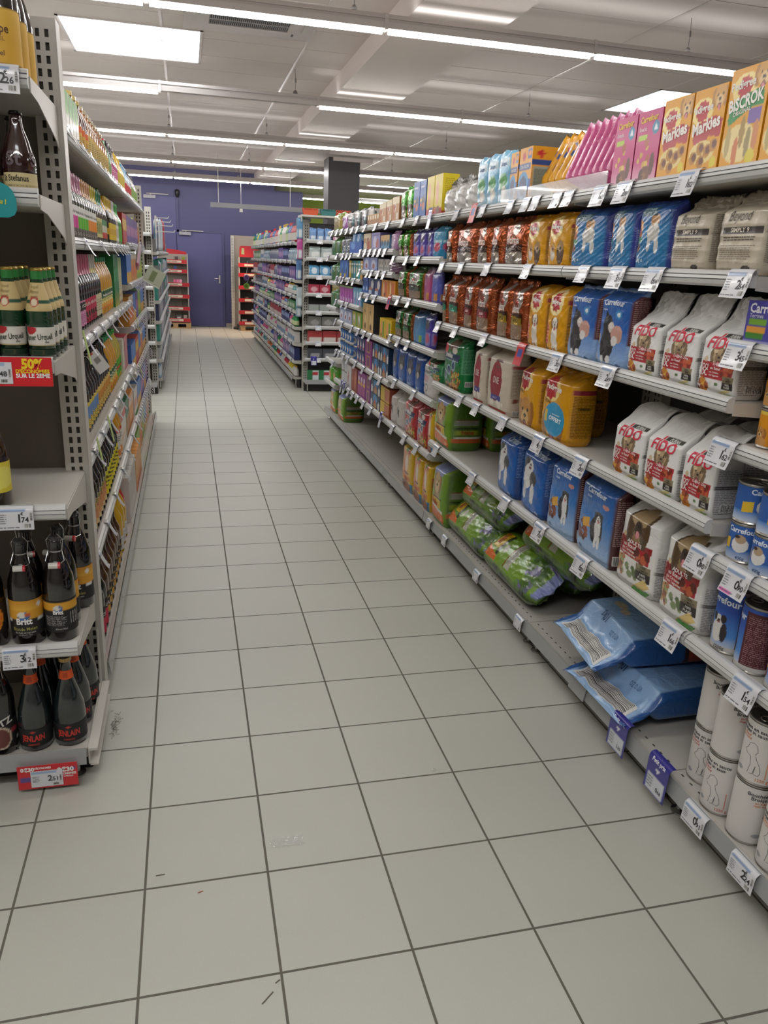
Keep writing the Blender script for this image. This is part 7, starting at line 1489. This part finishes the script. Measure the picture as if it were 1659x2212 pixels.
for k, (x, z, w_, c, nm) in enumerate([(.10, 1.36, .06, 'a4b43a', 'lime green toy pack in the top tray of the left red display'), (-.04, 1.36, .07, '5a4a50', 'dark pack in the top tray of the left red display'), (-.07, 1.17, .06, '2c4a9a', 'blue pack in the second tray of the left red display'),
        (-.03, .905, .05, 'd0608c', 'pink notebook leaning in the third tray'), (.03, .905, .05, 'e08aac', 'light pink notebook leaning in the third tray'), (-.09, .905, .05, 'c44a7a', 'dark pink notebook leaning in the third tray'), (-.03, .18, .12, '3a3a3c', 'black framed letter card in the lowest tray'), (.10, .18, .07, 'b8a49a', 'beige pack with red mark in the lowest tray')]):
    b = Box(w_, .02, .13); o = b.build('novelty_item', 'carton', c, [('r', .2, .3, .8, .7, 'd6d2cc')] if k in (6,) else [], nf=8, nt=8); o.location = (x, 16.14 if k < 3 else 16.06, z-.035); o.rotation_euler = (-.25, 0, 0); tag(o, nm, 'small item')
d2 = empty('cardboard_display', (0, 0, 0)); tag(d2, 'cardboard display with red fronts right of the violet door, on a wooden pallet', 'display stand')
pallet(d2, 1.24, 1.9, 15.72, 16.1)
for sx in (1.215, 1.88): MB().box(sx, sx+.02, 15.72, 16.1, .13, 1.5).build('side_wall', cb, d2)
MB().box(1.235, 1.88, 16.06, 16.1, .13, 1.5).build('back_wall', M['backdark'], d2)
for z in (1.35, 1.155, .90, .645, .395, .17):
    s_ = MB().box(1.235, 1.88, 15.73, 16.06, z-.05, z-.035).build('tray', cb, d2)
    q = MB().box(1.205, 1.91, 15.71, 15.72, z-.045, z+.03).build('red_front', redc); q.parent = s_
    q2 = MB().box(1.33, 1.75, 15.706, 15.71, z-.03, z+.015).build('name_strip', crm); q2.parent = s_
hs_ = MB().prism([(1.23, 1.5), (1.9, 1.5), (1.9, 1.72), (1.27, 1.72), (1.24, 1.70), (1.23, 1.66)], 15.72, 15.73, 'y').build('header', redc, d2)
q = MB().prism([(1.27, 1.56), (1.33, 1.55), (1.33, 1.67), (1.28, 1.68)], 15.716, 15.7195, 'y').build('header_picture', mat('pale_green_print', '9aa878', .6)); q.parent = hs_
for k, (x, z, w_, h_, c, nm) in enumerate([(1.30, 1.35, .1, .06, 'd8ccc8', 'white and red pack in the top tray of the right red display'), (1.32, .90, .1, .07, 'cf4a50', 'red and white pack in the third tray of the right red display'), (1.31, .645, .12, .03, '3a9ac4', 'flat turquoise pack in the fourth tray of the right red display'), (1.38, .645, .06, .09, '8a7a68', 'brown pack in the fourth tray of the right red display'), (1.33, .395, .14, .06, 'd8b02c', 'yellow pack in the fifth tray of the right red display'), (1.32, .17, .11, .1, 'd8d0c8', 'white and pink stacked pack in the lowest tray of the right red display')]):
    b = Box(w_, .06, h_); o = b.build('novelty_item', 'carton', c, [('r', .1, .3, .6, .6, 'c4404a')] if k in (0, 1, 4, 5) else [], nf=8, nt=8); o.location = (x, 15.80, z-.035); tag(o, nm, 'small item')
pn = MB().box(1.08, 1.95, 16.2, 16.24, .04, 1.93).build('display_panel', mat('beige_perforated_panel', '9a9084', .6)); tag(pn, 'beige freestanding back panel behind the right red display', 'panel')
po_ = add_post(pn, 1.115, 16.16, 1.92); 
mop = MB().tube((1.12, 16.1, .03), (1.20, 16.05, .03), .03, 8).tube((1.2, 16.05, .02), (1.2, 16.05, .12), .015, 6).build('floor_clutter', M['black']); tag(mop, 'small dark castor and cable bundle at the foot of the right red display', 'castor')
# warm spill of a lamp hidden behind the gondola end
la = bpy.data.lights.new('warm_spot', 'SPOT'); la.energy = 260; la.spot_size = math.radians(70); la.spot_blend = .8; la.color = (1., .62, .34); la.shadow_soft_size = .06
lm = empty('warm_spotlight', (1.25, 15.3, 2.35)); tag(lm, 'small warm spotlight at the end of the low grey profile by the violet wall', 'spotlight')
MB().lathe([(.02, .06), (.03, .05), (.035, .0), (.03, .0)], 14).tube((0, 0, .05), (0, 0, ZC-2.35), .004, 6).build('spot_body', M['steel'], lm)
lo = bpy.data.objects.new('warm_spot', la); C.objects.link(lo); lo.parent = lm; lo.location = (0, 0, -.01)
# ------------------------------------------------------------------ marks on the floor
b_ = random.Random(8); m = MB()
film = mat('clear_film_scrap', 'dcdcd8', .08, alpha=.28, coat=.8)
V, F = [], []
for j in range(7):
    for i in range(15):
        V.append((-.045+.0065*i, -.02+.006*j, .0015+.004*abs(math.sin(i*1.3+j*.8)*math.cos(j*1.7-i*.4))))
F = [(j*15+i, j*15+i+1, (j+1)*15+i+1, (j+1)*15+i) for j in range(6) for i in range(14)]
o = mk('plastic_scrap', V, F, film, smooth=True); o.location = (.36, .40, 0); tag(o, 'scrap of crumpled clear film lying on the floor tiles', 'litter')
dk = mat('dark_scratch', '5c5549', .7)
for i, (x, y, l_, a_, nm) in enumerate([(.035, .34, .022, .05, 'short dark splinter on the tile left of the film scrap'), (.132, .265, .013, .3, 'tiny reddish crumb on the tile below the film scrap'), (.265, -.055, .035, .75, 'dark scuff near the lower grout line'), (.29, -.02, .012, .6, 'dark speck beside the lower scuff')]):
    o = MB().box(-l_/2, l_/2, -.0012, .0012, 0, .0012).build('floor_scuff', dk if i != 1 else mat('reddish_crumb', 'a0604a', .7)); o.location = (x, y, .0002); o.rotation_euler = (0, 0, a_); tag(o, nm, 'litter')
o = MB().lathe([(.006, 0), (.0065, .002), (.004, .003)], 12).build('clear_drop', film); o.location = (.845, .62, .0); tag(o, 'small clear round drop on a tile in the middle of the aisle', 'litter')
# dust at the foot of the near post
m = MB(); r_ = random.Random(2)
for i in range(60):
    x, y = -.128+r_.gauss(0, .006), 1.03+r_.gauss(0, .035); v = Vector((r_.uniform(-1, 1), r_.uniform(-1, 1), r_.uniform(0, .6)))*.012; m.tube((x, y, .002), (x+v.x, y+v.y, .002+abs(v.z)), .0007, 4)
o = m.build('dust', mat('grey_dust', '8a8478', .9)); o['kind'] = 'stuff'; tag(o, 'grey dust fluff on the floor beside the near slotted post', 'dust')

# packs that found no place are taken out again
for p in Proto.every:
    if not p.used:
        for ch in kids(p.o):
            for g in kids(ch): bpy.data.objects.remove(g, do_unlink=True)
            bpy.data.objects.remove(ch, do_unlink=True)
        bpy.data.objects.remove(p.o, do_unlink=True)
